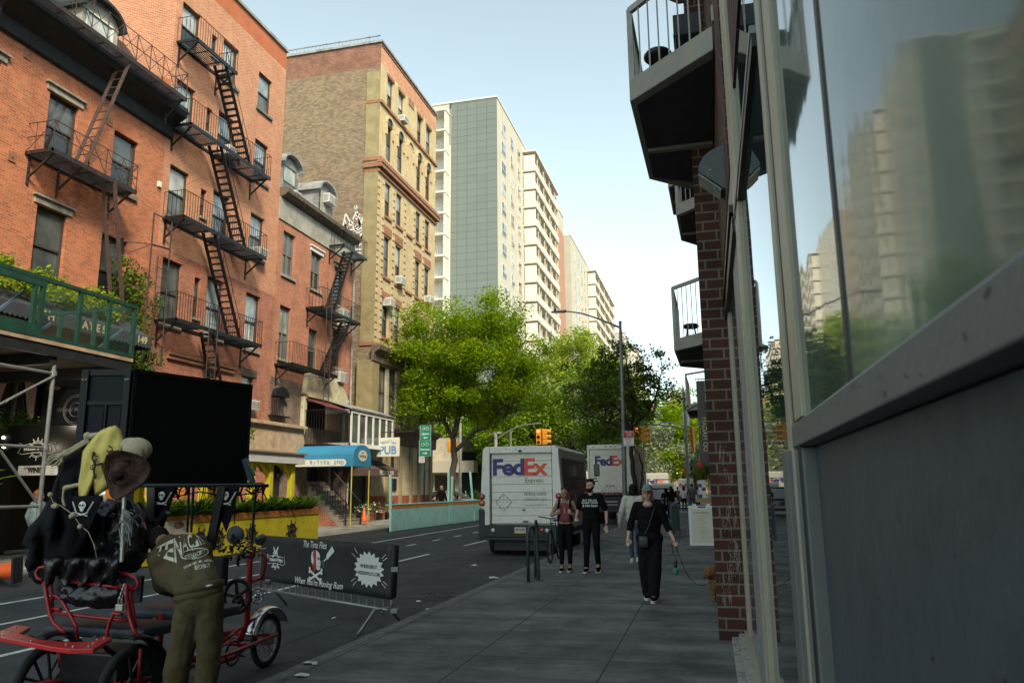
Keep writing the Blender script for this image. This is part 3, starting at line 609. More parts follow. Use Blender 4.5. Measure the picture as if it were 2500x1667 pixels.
# corner pilaster, strings, cornices
m=MB(); m.box(FX-.9,FX-.001,D0-.06,D0-.001,9.9,27.3); m.build('corner_pilaster','tan_olive',D)
m=MB(); 
for z,h,o_ in ((25.15,.2,.14),(21.35,.22,.2),(20.9,.25,.3),(20.62,.16,.12),(9.9,.18,.12)): m.box(FX-.0+.001,FX+o_,D0-o_*.6,D1+o_*.6,z,z+h); m.box(FX-.9,FX+.001,D0-o_*.6,D0-.06,z,z+h)
m.box(FX+.001,FX+.36,D0-.2,D1+.2,21.15,21.3); m.build('string_course','terracotta',D)
m=MB()
for a,b in bays: m.box(FX-.001,FX+.07,a-.1,b+.1,27.5,27.72); m.box(FX-.001,FX+.07,a-.15,b+.15,17.0,17.55); m.box(FX,FX+.05,a-.15,b+.15,13.0,13.4)
for a,b in bays+[(44.9,45.8)]: m.box(FX,FX+.1,a-.12,b+.12,18.05,18.2); m.box(FX,FX+.1,a-.12,b+.12,14.2,14.35); m.box(FX,FX+.1,a-.12,b+.12,10.45,10.6)
m.box(FX,FX+.05,44.9,45.8,27.4,27.9); each(m,'window_head','terracotta',D)
m=MB()
for a,b in [(x,y) for x,y in bays]+[(44.85,45.85)]:      # arches
    c=(a+b)/2; ro=.62;ri=.46; n=12
    for i in range(n):
        t0=math.pi*i/n;t1=math.pi*(i+1)/n
        m.prism([(FX+.0,c+ri*math.cos(t0),24.3+ri*math.sin(t0)),(FX,c+ro*math.cos(t0),24.3+ro*math.sin(t0)),(FX,c+ro*math.cos(t1),24.3+ro*math.sin(t1)),(FX,c+ri*math.cos(t1),24.3+ri*math.sin(t1))],(.1,0,0))
    for s in (-1,1): m.box(FX,FX+.1,c+s*.54-.09,c+s*.54+.09,23.5,24.25)
m.build('arch','brick_yel',D)
mat('void',(.008,.009,.01),.3,var=.1)
m=MB()
for a,b in bays:
    c=(a+b)/2; n=10; m.prism([(FX+.005,c+.455*math.cos(math.pi*i/n),24.28+.455*math.sin(math.pi*i/n)) for i in range(n+1)],(.012,0,0))
m.build('arched_pane','pane_dark',D)
random.seed(3)
for i,(a,b,c,d) in enumerate(opsD):
    window(D,FX,a,b,c,d,frame='frame_dark',up=random.choice(['pane_mid','pane_blind','pane_mid','pane_blue']) if c>24.9 or c<20 else 'pane_dark',lo=random.choice(['pane_dark','pane_mid']),fw=.06)
MB().box(FX+.001,FX+.12,41.0,41.02,18,20).build('quoins','brick_yel',D)
m=MB()
for zz in range(48):
    z=10.2+zz*.22
    if zz%2 and z<20.4:
        for y in (D0+.0,40.98,42.62,44.5,46.15,47.85): m.box(FX+.001,FX+.05,y,y+.28,z,z+.2)
m.build('quoins','brick_yel',D)
# lower two storeys: olive and beige pilasters
facade(MB(),FX,D0,D1,5.5,9.9,opsD).build('first_floor_wall','beige',D)
m=MB(); m.box(FX-.9,FX+.08,D0-.3,40.95,5.5,9.0)
for y in (44.0,45.7,46.8,48.6,49.9): m.box(FX+.001,FX+.1,y,y+.42,5.5,8.9)
each(m,'pilaster','tan_olive',D)
m=MB(); m.prism([(FX+a,D0-.35,z) for a,z in ((0,8.9),(.15,8.95),(.2,9.4),(.5,9.6),(.55,9.85),(0,9.9))],(0,D1-D0+.7,0)); m.prism([(FX+a,D0-.35,z) for a,z in ((0,4.3),(.12,4.35),(.15,5.0),(.45,5.2),(.5,5.45),(0,5.5))],(0,D1-D0+.7,0)); m.build('cornice','brown_dirty',D,bevel=.02)
facade(MB(),FX,D0,D1,1.3,4.35,[(41.3,42.3,2.9,4.2),(43.0,44.1,2.7,4.2)],rev=.2).build('ground_wall','beige',D)
m=MB(); m.quad((FX,D0,0),(FX,D1,0),(FX,D1,1.3),(FX,D0,1.3)); m.build('plinth','redbase',D)
m=MB(); m.box(FX-.22,FX-.2,41,44.5,2.6,4.3); m.build('void','void',D)
m=MB()
for a,b,c,d in ((41.25,42.35,2.85,4.25),(42.95,44.15,2.65,4.25)):
    for i in range(9): y=a+(b-a)*i/8; m.box(FX+.14,FX+.155,y,y+.015,c,d)
    m.box(FX,FX+.15,a,b,c,c+.02); m.box(FX,FX+.15,a,b,d-.02,d)
m.box(FX+.02,FX+.08,43.2,43.9,1.6,2.3); m.build('window_guard','black_metal',D)
m=MB()
for y in (44.35,46.1,47.5,49.6): m.box(FX+.001,FX+.13,y,y+.28,0,4.3)
m.box(FX+.001,FX+.2,42.35,42.65,0,4.3); each(m,'pilaster','tan_olive',D)
m=MB(); m.quad((FX,D0-.0,0),(FX-5,D0,0),(FX-5,D0,5.5),(FX,D0,5.5)); m.build('lower_side_wall','stucco',D)
ac(43.6,25.4,label='white air conditioner in the top-floor window of the yellow building',w_=.7,h=.4)
ac(43.6,14.35,label='white air conditioner low in the middle bay of the yellow building',w_=.8,h=.5)
ac(42.0,12.55,label='white air conditioner in the left bay above the dark cornice',w_=.8,h=.5)
ac(48.8,14.35,label='white air conditioner in the right bay beside the treetop',w_=.8,h=.5)
# dark pub front in the gap between row house and pub building
m=MB(); m.box(FX-.5,FX-.3,37.3,40.3,0,3.6); tag(m.build('shop_front','roof_black'),'dark timber bar front under the small brown awning','shop front')
# crown graffiti
g=MB(); place=lambda q: (FX-.35-q[0]*1.15,D0-.012,15.7+q[1]*1.15)
G=[[(0,0),(.1,1.3),(.5,.5),(.7,1.6),(1.1,.6),(1.5,1.5),(1.7,.2),(0,0)],[(-.2,.2),(.2,.9),(.5,.2)],[(.3,.1),(.5,.8),(.8,.2),(.4,.5)],[(.9,.2),(1.0,.9),(1.3,.5),(.9,.5)],[(1.4,.2),(1.5,.9)],[(.75,1.7),(.65,1.9),(.8,2.0),(.9,1.85),(.75,1.7)],[(0,-.2),(1.8,0)],[(-.1,1.4),(.1,1.6)]]
G=[[(x,y*1.0) for x,y in l] for l in G]
for l in G: stroke(g,l,.12,place)
for l in G: stroke(g,[(x*.8+.3,y*.7+1.1) for x,y in l],.07,place)
tag(g.build('graffiti','white_paint'),'white painted crown graffiti high on the brown brick side wall','graffiti')
# ---------------------------------------------------------------- residential slabs down the street
mat('tower_cream',(.50,.465,.37),.85,var=.08,scale=.3); mat('tower_white',(.64,.60,.51),.8,var=.06,scale=.4); mat('tower_soffit',(.34,.32,.27),.85,var=.1)
mat('tower_redstrip',(.30,.11,.07),.8,var=.1); mat('tower_orange',(.42,.22,.14),.85,var=.15); mat('tower_beige',(.42,.38,.30),.85,var=.1,scale=.3)
def panelmat(name,c,pw,ph,oz,ox):
    m=bpy.data.materials.new(name); N,L=nodes(m); b=bs(m); MATS[name]=m; b.inputs['Roughness'].default_value=.6
    g=N.new('ShaderNodeNewGeometry'); s=N.new('ShaderNodeSeparateXYZ'); L.new(g.outputs['Position'],s.inputs[0])
    ad=N.new('ShaderNodeMath'); ad.operation='ADD'; ad.inputs[1].default_value=ox; L.new(s.outputs[0],ad.inputs[0]); az=N.new('ShaderNodeMath'); az.operation='ADD'; az.inputs[1].default_value=oz; L.new(s.outputs[2],az.inputs[0])
    cb=N.new('ShaderNodeCombineXYZ'); L.new(ad.outputs[0],cb.inputs[0]); L.new(az.outputs[0],cb.inputs[1])
    t=N.new('ShaderNodeTexBrick'); t.offset=0; t.inputs['Scale'].default_value=1; t.inputs['Brick Width'].default_value=pw; t.inputs['Row Height'].default_value=ph; t.inputs['Mortar Size'].default_value=.028; t.inputs['Mortar Smooth'].default_value=0
    t.inputs['Color1'].default_value=tuple(c)+(1,); t.inputs['Color2'].default_value=tuple(x*.93 for x in c)+(1,); t.inputs['Mortar'].default_value=tuple(x*.35 for x in c)+(1,); L.new(cb.outputs[0],t.inputs['Vector']); L.new(t.outputs['Color'],b.inputs['Base Color'])
panelmat('tower_panels',(.145,.172,.156),1.62,1.13,.2,29.26)
FP=3.4
def tower(label,X0,Y0,Yb,Ye,Yend,ztop,zbot,xs,side,front_cols,back_cols=(),redge=True):
    T=thing('apartment_tower',label,'apartment tower',(X0-8,(Y0+Yend)/2,0),0,'slab towers down the street')
    MB().box(X0-14,X0,Y0+.05,Yend,0,ztop-.02).build('wall','tower_cream',T)
    m=MB(); m.quad((xs,Y0,0),(X0+.02,Y0,0),(X0+.02,Y0,ztop),(xs,Y0,ztop)).build('side_wall',side,T)
    MB().box(X0-14,X0+.12,Y0-.1,Yend,ztop,ztop+.25).build('parapet','tower_white',T)
    nf=int((ztop-zbot)/FP)
    for k in range(nf):
        zt=ztop-2.5-k*FP
        for (a,b) in front_cols:
            m=MB(); m.box(X0-.02,X0+.05,a,b,zt-2.2,zt); f=m.build('window','tower_white',T)
            MB().quad((X0+.052,a+.15,zt-2.1),(X0+.052,b-.15,zt-2.1),(X0+.052,b-.15,zt-1.3),(X0+.052,a+.15,zt-1.3)).quad((X0+.052,a+.15,zt-1.2),(X0+.052,a+(b-a)*.45,zt-1.2),(X0+.052,a+(b-a)*.45,zt-.1),(X0+.052,a+.15,zt-.1)).build('pane',random.choice(['pane_dark','pane_dark','pane_mid','pane_blind']),f)
            MB().quad((X0+.053,a+(b-a)*.5,zt-1.2),(X0+.053,b-.15,zt-1.2),(X0+.053,b-.15,zt-.1),(X0+.053,a+(b-a)*.5,zt-.1)).build('pane',random.choice(['pane_blue','pane_mid','pane_blind','pane_dark']),f)
    # balcony stack on the front
    xb=X0+2.25
    MB().box(X0,xb+.15,Yb-.15,Ye+.15,ztop-1.6,ztop-1.35).build('balcony_roof','tower_white',T)
    for k in range(nf):
        zf=ztop-1.6-FP-k*FP
        m=MB(); m.box(X0,xb,Yb,Ye,zf-.22,zf); m.box(X0+.15,xb-.02,Yb-.02,Yb+.12,zf+.02,zf+2.75)
        m.box(xb-.06,xb+.03,Yb+.12,Ye,zf+.0,zf+1.05)
        o=m.build('balcony','tower_white',T)
        d=MB(); n=4
        for i in range(1,n+1):
            y=Yb+(Ye-Yb)*i/n; d.box(X0+.02,xb-.35,y-.12,y+.12,zf,zf+3.1); d.box(xb-.3,xb-.12,y-2.7,y-2.5,zf,zf+3.15)
        d.build('divider','tower_cream',o)
        m=MB()
        for i in range(n): y=Yb+(Ye-Yb)*i/n; m.quad((X0+.03,y+.5,zf+.1),(X0+.03,y+4,zf+.1),(X0+.03,y+4,zf+2.6),(X0+.03,y+.5,zf+2.6))
        m.build('pane','pane_dark',o)
    for (a,b) in back_cols:
        for k in range(nf):
            zt=ztop-2.5-k*FP; MB().box(X0-.02,X0+.05,a,b,zt-2.1,zt).build('window','pane_mid',T)
    return T
T1=tower('nearest cream slab tower, with grey-green panelled end wall and white balconies',-29.26,107,124.4,146,164,62.2,18,-36.9,'tower_panels',[(109.6,112.4),(115.3,117.6),(120.1,122.4)],[(148,149.5),(152.5,154)])
MB().box(-29.4,-29.2,157,164,5,58).build('orange_panel','tower_orange',T1)
# side balconies of the first tower, beside the green wall
for k in range(13):
    zf=57.93-k*FP-1.0; yf=107
    m=MB(); m.box(-46,-36.95,yf-2.1,yf,zf-.3,zf); m.box(-37.2,-36.95,yf-2.1,yf-.05,zf,zf+2.9); o=m.build('balcony','tower_white',T1)
    r=MB()
    for i in range(26): r.bar((-46+i*.35,yf-2.05,zf),(-46+i*.35,yf-2.05,zf+1.15),.05)
    r.bar((-46,yf-2.05,zf+1.15),(-37,yf-2.05,zf+1.15),.1); r.build('railing','zinc',o)
    w_=MB(); w_.box(-46,-37,yf-.02,yf+.1,zf+2.45,zf+3.1); w_.build('red_band','tower_redstrip',o)
    g=MB()
    for i in range(4): x=-45.5+i*2.2; g.quad((x,yf-.02,zf+.1),(x+1.7,yf-.02,zf+.1),(x+1.7,yf-.02,zf+2.3),(x,yf-.02,zf+2.3))
    g.build('pane','pane_blue',o)
    q=MB()
    for i in range(4): x=-45.5+i*2.2; q.box(x-.25,x,yf-.06,yf-.0,zf,zf+2.45); q.box(x+.8,x+.9,yf-.06,yf,zf,zf+2.35)
    q.build('frame','white_paint',o)
MB().box(-46,-36.9,104.8,107,60.0,60.4).build('balcony_roof','tower_white',T1)
MB().box(-46.5,-36.8,106.9,108,0,61.2).build('wall','tower_white',T1)
MB().box(-36.95,-36.85,106.8,107,55,62.1).build('downpipe','black_metal',T1)
T2=tower('second cream slab tower farther down the street with a plain beige end wall',-29.26,173,199,243,262,61.0,18,-43,'tower_beige',[(178,180),(183,185),(188,190),(193,195)],[(246,248),(252,254)])
T3=tower('farthest and smallest slab tower, half hidden behind the treetops',-29.26,290,315,360,380,60.5,24,-43,'tower_beige',[(295,298),(302,305)])
# low wing with pale canopy across the side street, behind the street tree
Lw=thing('low_annex','low beige annex with flat canopy and dark glass behind the street tree','building',(-26,70,0))
MB().box(-40,-21.5,66,104,0,6.2).build('wall','beige',Lw); MB().box(-41,-20.0,64.8,66,3.1,4.1).build('canopy','tower_beige',Lw)
m=MB()
for i in range(8): m.quad((-38+i*2,65.97,.3),(-36.2+i*2,65.97,.3),(-36.2+i*2,65.97,2.9),(-38+i*2,65.97,2.9))
m.build('pane','pane_dark',Lw)
m=MB(); m.quad((-21.45,66,0),(-21.45,104,0),(-21.45,104,5),(-21.45,66,5)); m.build('dark_wall','roof_black',Lw)
# distant brick block with a green copper turret at the end of the street
Ds=thing('brick_block','distant red brick block with terracotta trim at the far end of the street','building',(-6,250,0))
brick('brick_far',(.42,.2,.14),(.34,.16,.11),(.4,.3,.24),stain=.2)
MB().box(-22,-9.0,250,270,0,29).box(-9,8,253,270,0,24).build('wall','brick_far',Ds)
m=MB()
for i in range(9):
    for j in range(6): m.box(-21+i*3.2,-19.8+i*3.2,249.9,250,4+j*4,6.2+j*4)
m.build('window','pane_mid',Ds)
tu=thing('church_turret','pale green copper turret with pointed roof above the far trees','turret',(-13.5,240,0))
MB().lathe([(2.2,0),(2.2,24),(2.6,24.2),(2.6,24.8)],(-13.5,240,0),12).build('wall','tower_cream',tu); mat('copper',(.34,.50,.38),.7,var=.2); MB().lathe([(2.9,24.8),(2.0,27),(.9,30.5),(.1,34)],(-13.5,240,0),12).build('roof','copper',tu)
sc=thing('scaffolded_building','distant brick building wrapped in scaffolding right of the green turret','building',(-6,236,0))
MB().box(-10.5,-4.5,236,250,0,30).build('wall','brick_far',sc)
m=MB()
for i in range(8): m.bar((-10.7+i*.9,235.7,0),(-10.7+i*.9,235.7,31.5),.12)
for j in range(13): m.bar((-10.8,235.7,2+j*2.3),(-4.2,235.7,2+j*2.3),.12)
m.build('scaffold','zinc',sc)
# far row of low shops on the right beyond the crossing, far row on the left
rw=[('row_of_shops','sand coloured shop building far along the right pavement','building',3,70,96,12,'tower_cream'),('row_of_shops','red brick shop building farther along the right pavement','building',4,97,150,15,'brick_far'),('row_of_shops','dark brick building far away on the right of the street','building',5,151,230,17,'brick_b_low')]
for n_,lb,c,x,y0,y1,h,mt in rw:
    T=thing(n_,lb,c,(x+8,(y0+y1)/2,0)); MB().box(x,x+18,y0,y1,0,h).build('wall',mt,T)
    m=MB()
    for i in range(int((y1-y0)/3)):
        for j in range(int(h/3.6)): m.box(x-.05,x,y0+1+i*3,y0+2.3+i*3,1+j*3.4,3+j*3.4)
    m.build('window','pane_mid',T)
# ---------------------------------------------------------------- right-hand building with glass shop front
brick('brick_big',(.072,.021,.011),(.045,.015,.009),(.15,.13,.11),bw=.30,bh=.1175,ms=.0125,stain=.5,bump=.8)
mat('cream_alu',(.32,.30,.225),.5,var=.07,scale=9,bump=.08,bscale=90); mat('gasket',(.01,.012,.02),.5,var=.1)
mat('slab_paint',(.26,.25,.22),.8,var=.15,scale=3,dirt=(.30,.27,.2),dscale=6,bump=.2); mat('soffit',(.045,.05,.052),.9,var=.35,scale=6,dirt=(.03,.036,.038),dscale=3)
mat('blue_panel',(.048,.062,.072),.55,var=.2,scale=1.2,dirt=(.032,.042,.050),dscale=2.5,bump=.15,bscale=30); mat('sill_grey',(.115,.12,.117),.6,var=.12,scale=3,bump=.1)
mat('steel',(.45,.45,.42),.4,metal=.7,var=.2,scale=12); mat('trim_grey',(.22,.23,.235),.55,var=.12)
mat('ledge',(.30,.29,.26),.9,var=.35,scale=14,bump=.6,bscale=40,dirt=(.1,.1,.09),dscale=9)
GX=.31
RB=thing('corner_building','dark red brick building with balconies and a pale framed glass shop front along the pavement','building',(10,25,0))
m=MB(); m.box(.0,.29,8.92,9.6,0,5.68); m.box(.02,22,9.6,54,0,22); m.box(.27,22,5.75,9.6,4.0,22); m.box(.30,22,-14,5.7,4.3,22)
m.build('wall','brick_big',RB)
m=MB(); m.box(GX+.2,22,-14,8.9,-.05,4.0); m.build('shop_core','roof_black',RB)
glass('mirror_pane',(.03,.045,.05),.012,wav=.15,wscale=(.5,1.5,.6),spec=1.0,ior=1.7,bumpd=.01)
glass('milky_pane',(.14,.18,.155),.03,wav=.09,wscale=(.6,3.5,.8),spec=.7,ior=1.5,bumpd=.008)
glass('frosted_pane',(.14,.185,.155),.06,wav=.2,wscale=(.6,4.5,.9),spec=.15,ior=1.3,bumpd=.008)
glass('grey_pane',(.09,.105,.115),.06,wav=.3,wscale=(1,2,1),spec=.5,bumpd=.01)
def pane(y0,y1,z0,z1,mt,x=GX): return MB().quad((x,y0,z0),(x,y1,z0),(x,y1,z1),(x,y0,z1)).build('pane',mt,SF)
SF=thing('shop_front','tall pale aluminium and glass shop front beside the camera','shop front',(GX,4,0))
pane(5.55,8.6,.12,3.5,'grey_pane'); pane(3.0,5.1,.12,3.52,'mirror_pane',GX-.003); pane(5.6,8.6,3.62,4.0,'grey_pane'); pane(2.95,5.55,3.56,7.5,'mirror_pane')
pane(1.80,2.60,1.84,9.0,'milky_pane'); pane(-6,1.76,1.84,9.0,'frosted_pane')
def mull(y0,y1,z0,z1,out=.03,mt='cream_alu'):
    MB().box(GX-out,GX+.06,y0,y1,z0,z1).build('mullion',mt,SF,bevel=.003)
mull(8.70,8.90,.1,4.0,.02); mull(8.63,8.68,.1,4.0,.015,'gasket'); mull(8.50,8.61,.1,4.0,.02)
mull(5.95,6.8,.12,3.5,.012,'trim_grey')
mull(5.42,5.55,.1,3.55,.03); mull(5.37,5.42,.1,3.55,.012,'gasket'); mull(5.08,5.37,.1,3.55,.03)
mull(5.45,5.72,3.6,7.4,.03); mull(5.38,5.45,3.6,7.4,.01,'gasket'); mull(5.05,5.38,3.62,7.4,.03)
mull(2.97,3.11,.1,7.6,.015); mull(2.82,2.97,.1,7.6,.004,'gasket'); mull(2.60,2.82,1.84,7.6,.015)
mull(1.76,1.80,1.84,7.6,.004,'gasket')
MB().box(GX-.03,GX+.05,3.19,5.6,3.50,3.56).build('transom','black_metal',SF); MB().box(GX-.035,GX+.05,3.19,5.6,3.562,3.60).build('transom','trim_grey',SF)
MB().box(GX-.045,GX+.05,5.72,8.9,3.5,3.62).box(GX-.06,GX+.05,5.74,8.9,3.66,3.72).build('transom','black_metal',SF)
MB().box(GX-.03,GX+.05,5.72,8.9,3.72,4.0).build('fascia','trim_grey',SF)
MB().prism([(GX-.012,3.15,1.757),(GX-.012,3.15,1.832),(GX-.005,3.15,1.843),(GX+.1,3.15,1.843),(GX+.1,3.15,1.755)],(0,-9,0)).build('sill','sill_grey',SF,bevel=.004)
m=MB(); m.box(GX+.045,GX+.12,-6,2.80,.02,1.75); m.build('base_panel','blue_panel',SF)
m=MB(); m.box(GX-.035,GX+.05,3.0,3.18,.1,1.75); m.box(GX-.01,GX+.03,2.90,2.94,.1,1.75); m.box(GX+.0,GX+.05,2.80,2.88,.1,1.75); m.build('base_jamb','sill_grey',SF,bevel=.006)
m=MB(); m.box(.13,GX-.02,3.2,8.9,-.01,.055); m.box(.20,GX+.02,3.2,8.85,.055,.10); m.build('threshold','ledge',SF,bevel=.01)
m=MB(); m.box(.26,GX+.02,3.2,8.85,.10,.13); m.build('threshold_rail','cream_alu',SF)
m=MB()
for i in range(30): m.box(GX-.032,GX-.030,5.385,5.405,.2+i*.11,.255+i*.11)
m.build('hinge_slots','steel',SF)
random.seed(44); m=MB(); sc_=MB()
for k in range(26):
    y=random.uniform(.6,2.7); z=random.uniform(.6,1.72); stroke(m,[(y,z),(y+random.uniform(-.006,.01),z-random.uniform(.004,.03))],random.uniform(.002,.006),lambda q:(GX+.043,q[0],q[1]))
for k in range(14):
    y=random.uniform(.7,3.0); z=random.uniform(1.77,1.83); stroke(m,[(y,z),(y+random.uniform(-.02,.02),z-.008)],random.uniform(.002,.005),lambda q:(GX-.014,q[0],q[1]))
m.build('paint_chips','gasket',SF)
for k in range(60):
    y=random.uniform(.5,2.75); z=random.uniform(.5,1.7); stroke(sc_,[(y,z),(y+random.uniform(-.05,.05),z+random.uniform(-.03,.03))],.0009,lambda q:(GX+.0435,q[0],q[1]))
sc_.build('scratches','sill_grey',SF)
# wall pack light
wl=thing('wall_light','dark quarter-round wall light with glass lens high beside the brick pier','wall light',(.25,6.5,4.3))
yl=6.5; prof=[]
for i in range(11):
    a=math.pi/2*i/10; prof.append((.30-.25*math.sin(a),4.33+.22*math.cos(a)))
m=MB(); m.prism([(x,yl,z) for x,z in prof]+[(.26,yl,4.15),(.34,yl,4.15),(.34,yl,4.55)],(0,.28,0)); m.build('housing','trim_grey' if False else 'lamp_dark' if 'lamp_dark' in MATS else 'sill_dark',wl) if False else None
mat('lamp_dark',(.075,.085,.09),.6,var=.2,scale=12); m.build('housing','lamp_dark',wl,bevel=.006)
mat('lens',(.18,.2,.18),.25,var=.5,scale=22); MB().quad((.052,yl+.01,4.31),(.235,yl+.01,4.15),(.235,yl+.27,4.15),(.052,yl+.27,4.31)).build('lens','lens',wl,solid=.012)
m=MB(); m.box(.29,.30,yl-.012,yl-.002,4.16,4.54); m.ell((.15,yl-.004,4.33),.008); m.ell((.295,yl-.012,4.2),.010); m.ell((.295,yl-.012,4.5),.010); m.build('screws','steel',wl)
# conduit and junction box
cd=thing('conduit','bent steel conduit rising from the wall light to a beige box','conduit',(.25,6.7,5))
yc=6.7; P=[ony(u,v,yc) for u,v in ((1774,358),(1770,280),(1763,215),(1760,165),(1757,130),(1750,95),(1748,62))]
m=MB(); m.tube(P,.013,8); m.build('pipe','steel',cd,smooth=True)
m=MB()
for u,v in ((1760,162),(1760,172),(1768,213)): p=ony(u,v,yc); m.tube([p-Vector((0,0,.02)),p+Vector((0,0,.02))],.020,8)
p=ony(1766,213,yc); m.box(p.x,p.x+.06,yc-.012,yc+.012,p.z-.02,p.z+.02); m.build('clamp','steel',cd)
a=ony(1735,17,yc);b=ony(1755,53,yc); m=MB(); m.box(a.x,b.x,yc-.03,yc+.05,b.z,a.z); m.build('box','cream_alu',cd,bevel=.003)
# vertical pipe chase bricks seen at a grazing angle
# balconies ---------------------------------------------------------
def balcony(label,Y0,Y1,zs,X0=.27,xo=-.87,ch=1.1,h=.35,tx=.8,rail=1.1,bars=True):
    B_=thing('balcony',label,'balcony',(0,(Y0+Y1)/2,zs),0,'balconies of the dark red brick building')
    poly=[(X0,Y0-ch),(xo,Y0),(xo+.04,Y1),(X0-.32 if X0>.1 else X0,Y1+.5),(X0,Y1+.5)]
    m=MB(); m.prism([(x,y,zs) for x,y in poly],(0,0,h)); m.build('slab','slab_paint',B_,bevel=.01)
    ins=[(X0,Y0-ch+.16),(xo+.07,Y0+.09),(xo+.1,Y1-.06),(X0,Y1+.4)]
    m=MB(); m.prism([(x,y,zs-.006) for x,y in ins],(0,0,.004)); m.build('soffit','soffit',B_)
    m=MB(); m.box(xo+.1,X0,Y0+1.9 if Y1-Y0>2.5 else Y0+1.2,Y0+2.0 if Y1-Y0>2.5 else Y0+1.28,zs-.05,zs-.008); m.build('drip_edge','slab_paint',B_)
    r=MB(); top=zs+h+rail
    if bars:
        a=Vector((X0,Y0-ch+.04,zs+h)); b=Vector((xo+.03,Y0+.03,zs+h)); c=Vector((xo+.05,Y1,zs+h)); up=Vector((0,0,rail))
        r.bar(a+up,b+up,.05,.07); r.bar(b+up,c+up,.05,.07); r.bar(b,b+up,.06); r.bar(c,c+up,.06)
        for p,q in ((a,b),(b,c)):
            n=int((q-p).length/.135)
            for i in range(1,n): s=p.lerp(q,i/n); r.bar(s,s+up,.016)
    r.build('railing','slab_paint' if False else 'rail_grey',B_)
    return B_
mat('rail_grey',(.30,.30,.27),.5,metal=.2,var=.2,scale=10); mat('rail_dark',(.07,.08,.085),.5,var=.2)
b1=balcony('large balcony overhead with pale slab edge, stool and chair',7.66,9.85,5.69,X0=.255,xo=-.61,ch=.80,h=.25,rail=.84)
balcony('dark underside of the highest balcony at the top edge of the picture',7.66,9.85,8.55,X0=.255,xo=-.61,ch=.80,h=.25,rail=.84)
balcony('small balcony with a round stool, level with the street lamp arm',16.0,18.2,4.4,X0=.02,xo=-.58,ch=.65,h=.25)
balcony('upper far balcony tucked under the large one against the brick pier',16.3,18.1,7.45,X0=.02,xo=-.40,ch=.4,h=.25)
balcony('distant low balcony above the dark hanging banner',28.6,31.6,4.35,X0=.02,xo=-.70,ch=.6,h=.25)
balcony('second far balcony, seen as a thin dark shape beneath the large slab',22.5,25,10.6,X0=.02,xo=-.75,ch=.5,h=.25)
def stool(label,x,y,z,h=.5,r=.19):
    t=thing('stool',label,'stool',(x,y,z),0,'furniture on the balconies')
    MB().lathe([(r*.9,h-.05),(r,h-.03),(r,h),(r*.85,h+.03),(0,h+.035)],(x,y,z),18).build('seat','black_metal',t,smooth=False)
    for i in range(4):
        a=math.pi/4+i*math.pi/2; MB().tube([(x+r*.6*math.cos(a),y+r*.6*math.sin(a),z+h-.04),(x+r*.95*math.cos(a),y+r*.95*math.sin(a),z)],.018,6).build('leg','black_metal',t)
    MB().tube([(x+r*.75*math.cos(a*math.pi/8),y+r*.75*math.sin(a*math.pi/8),z+h*.4) for a in range(16)],.010,5,closed=True).build('foot_ring','black_metal',t); return t
stool('black round stool near the front rail of the large balcony',-.30,7.87,5.94,.37,.155)
stool('small dark round stool on the balcony beside the street lamp',-.22,16.6,4.66,.38,.17)
t=thing('chair','black chair against the brick wall on the large balcony','chair',(.05,7.8,5.94))
MB().box(-.12,.20,7.62,7.92,6.36,6.39).build('seat','black_metal',t,bevel=.01); MB().box(-.12,.20,7.88,7.92,6.42,6.78).build('backrest','black_metal',t,bevel=.01)
for x,y in ((-.1,7.64),(.18,7.64),(-.1,7.9),(.18,7.9)): MB().tube([(x,y,5.94),(x*.9,y,6.37)],.013,6).build('leg','black_metal',t)
# overhang shading the balcony above: concealed brick return
# chalky graffiti scribble on the pier
mat('chalk',(.42,.38,.34),.9,var=.4,scale=40)
random.seed(8); m=MB()
pl=lambda q:(q[0],8.905,q[1])
for x0,z0,l in ((.16,2.0,.5),(.17,1.75,.3),(.2,1.45,.5),(.14,1.25,.3),(.2,1.0,.35),(.18,.75,.4),(.1,.55,.35),(.22,.9,.6)):
    for k in range(7):
        x=x0+random.uniform(-.05,.05); z=z0+random.uniform(-.1,.1); pts=[(x,z)]
        for j in range(5): x+=random.uniform(-.008,.008); z+=random.uniform(-l*.16,-l*.02); pts.append((min(.28,max(.03,x)),z))
        stroke(m,pts[:3+k%3],.0022,pl)
    for k in range(34): x=x0+random.gauss(0,.03); z=z0+random.gauss(0,.08); stroke(m,[(x,z),(x+.002,z-.005)],.0035,pl)
tag(m.build('chalk_scribble','chalk'),'white dripping chalk scribble down the brick pier','graffiti')
# hanging black banner sign, gold letters
# ---------------------------------------------------------------- trees and plants
mat('bark',(.085,.068,.05),.9,var=.4,scale=8,bump=.6,bscale=30); mat('bark_dark',(.035,.030,.026),.9,var=.4,scale=8,bump=.5,bscale=30)
leafmat('leaf_locust',(.11,.20,.004),(.33,.46,.012),.45,.9); leafmat('leaf_mid',(.08,.15,.010),(.24,.36,.02),.35,.8); leafmat('leaf_light',(.19,.27,.02),(.42,.50,.06),.45,.6)
leafmat('leaf_dark',(.05,.09,.012),(.14,.20,.03),.3,1.5); leafmat('leaf_blossom',(.06,.10,.035),(.50,.54,.36),.3,2.2); leafmat('leaf_ivy',(.04,.085,.012),(.16,.26,.03),.3,3.0)
leafmat('leaf_ivy_top',(.16,.25,.015),(.34,.42,.03),.4,3.0); leafmat('leaf_fern',(.05,.12,.015),(.16,.28,.03),.3,5); leafmat('leaf_hedge',(.03,.07,.012),(.10,.17,.02),.3,4)
rng=np.random.default_rng(7)
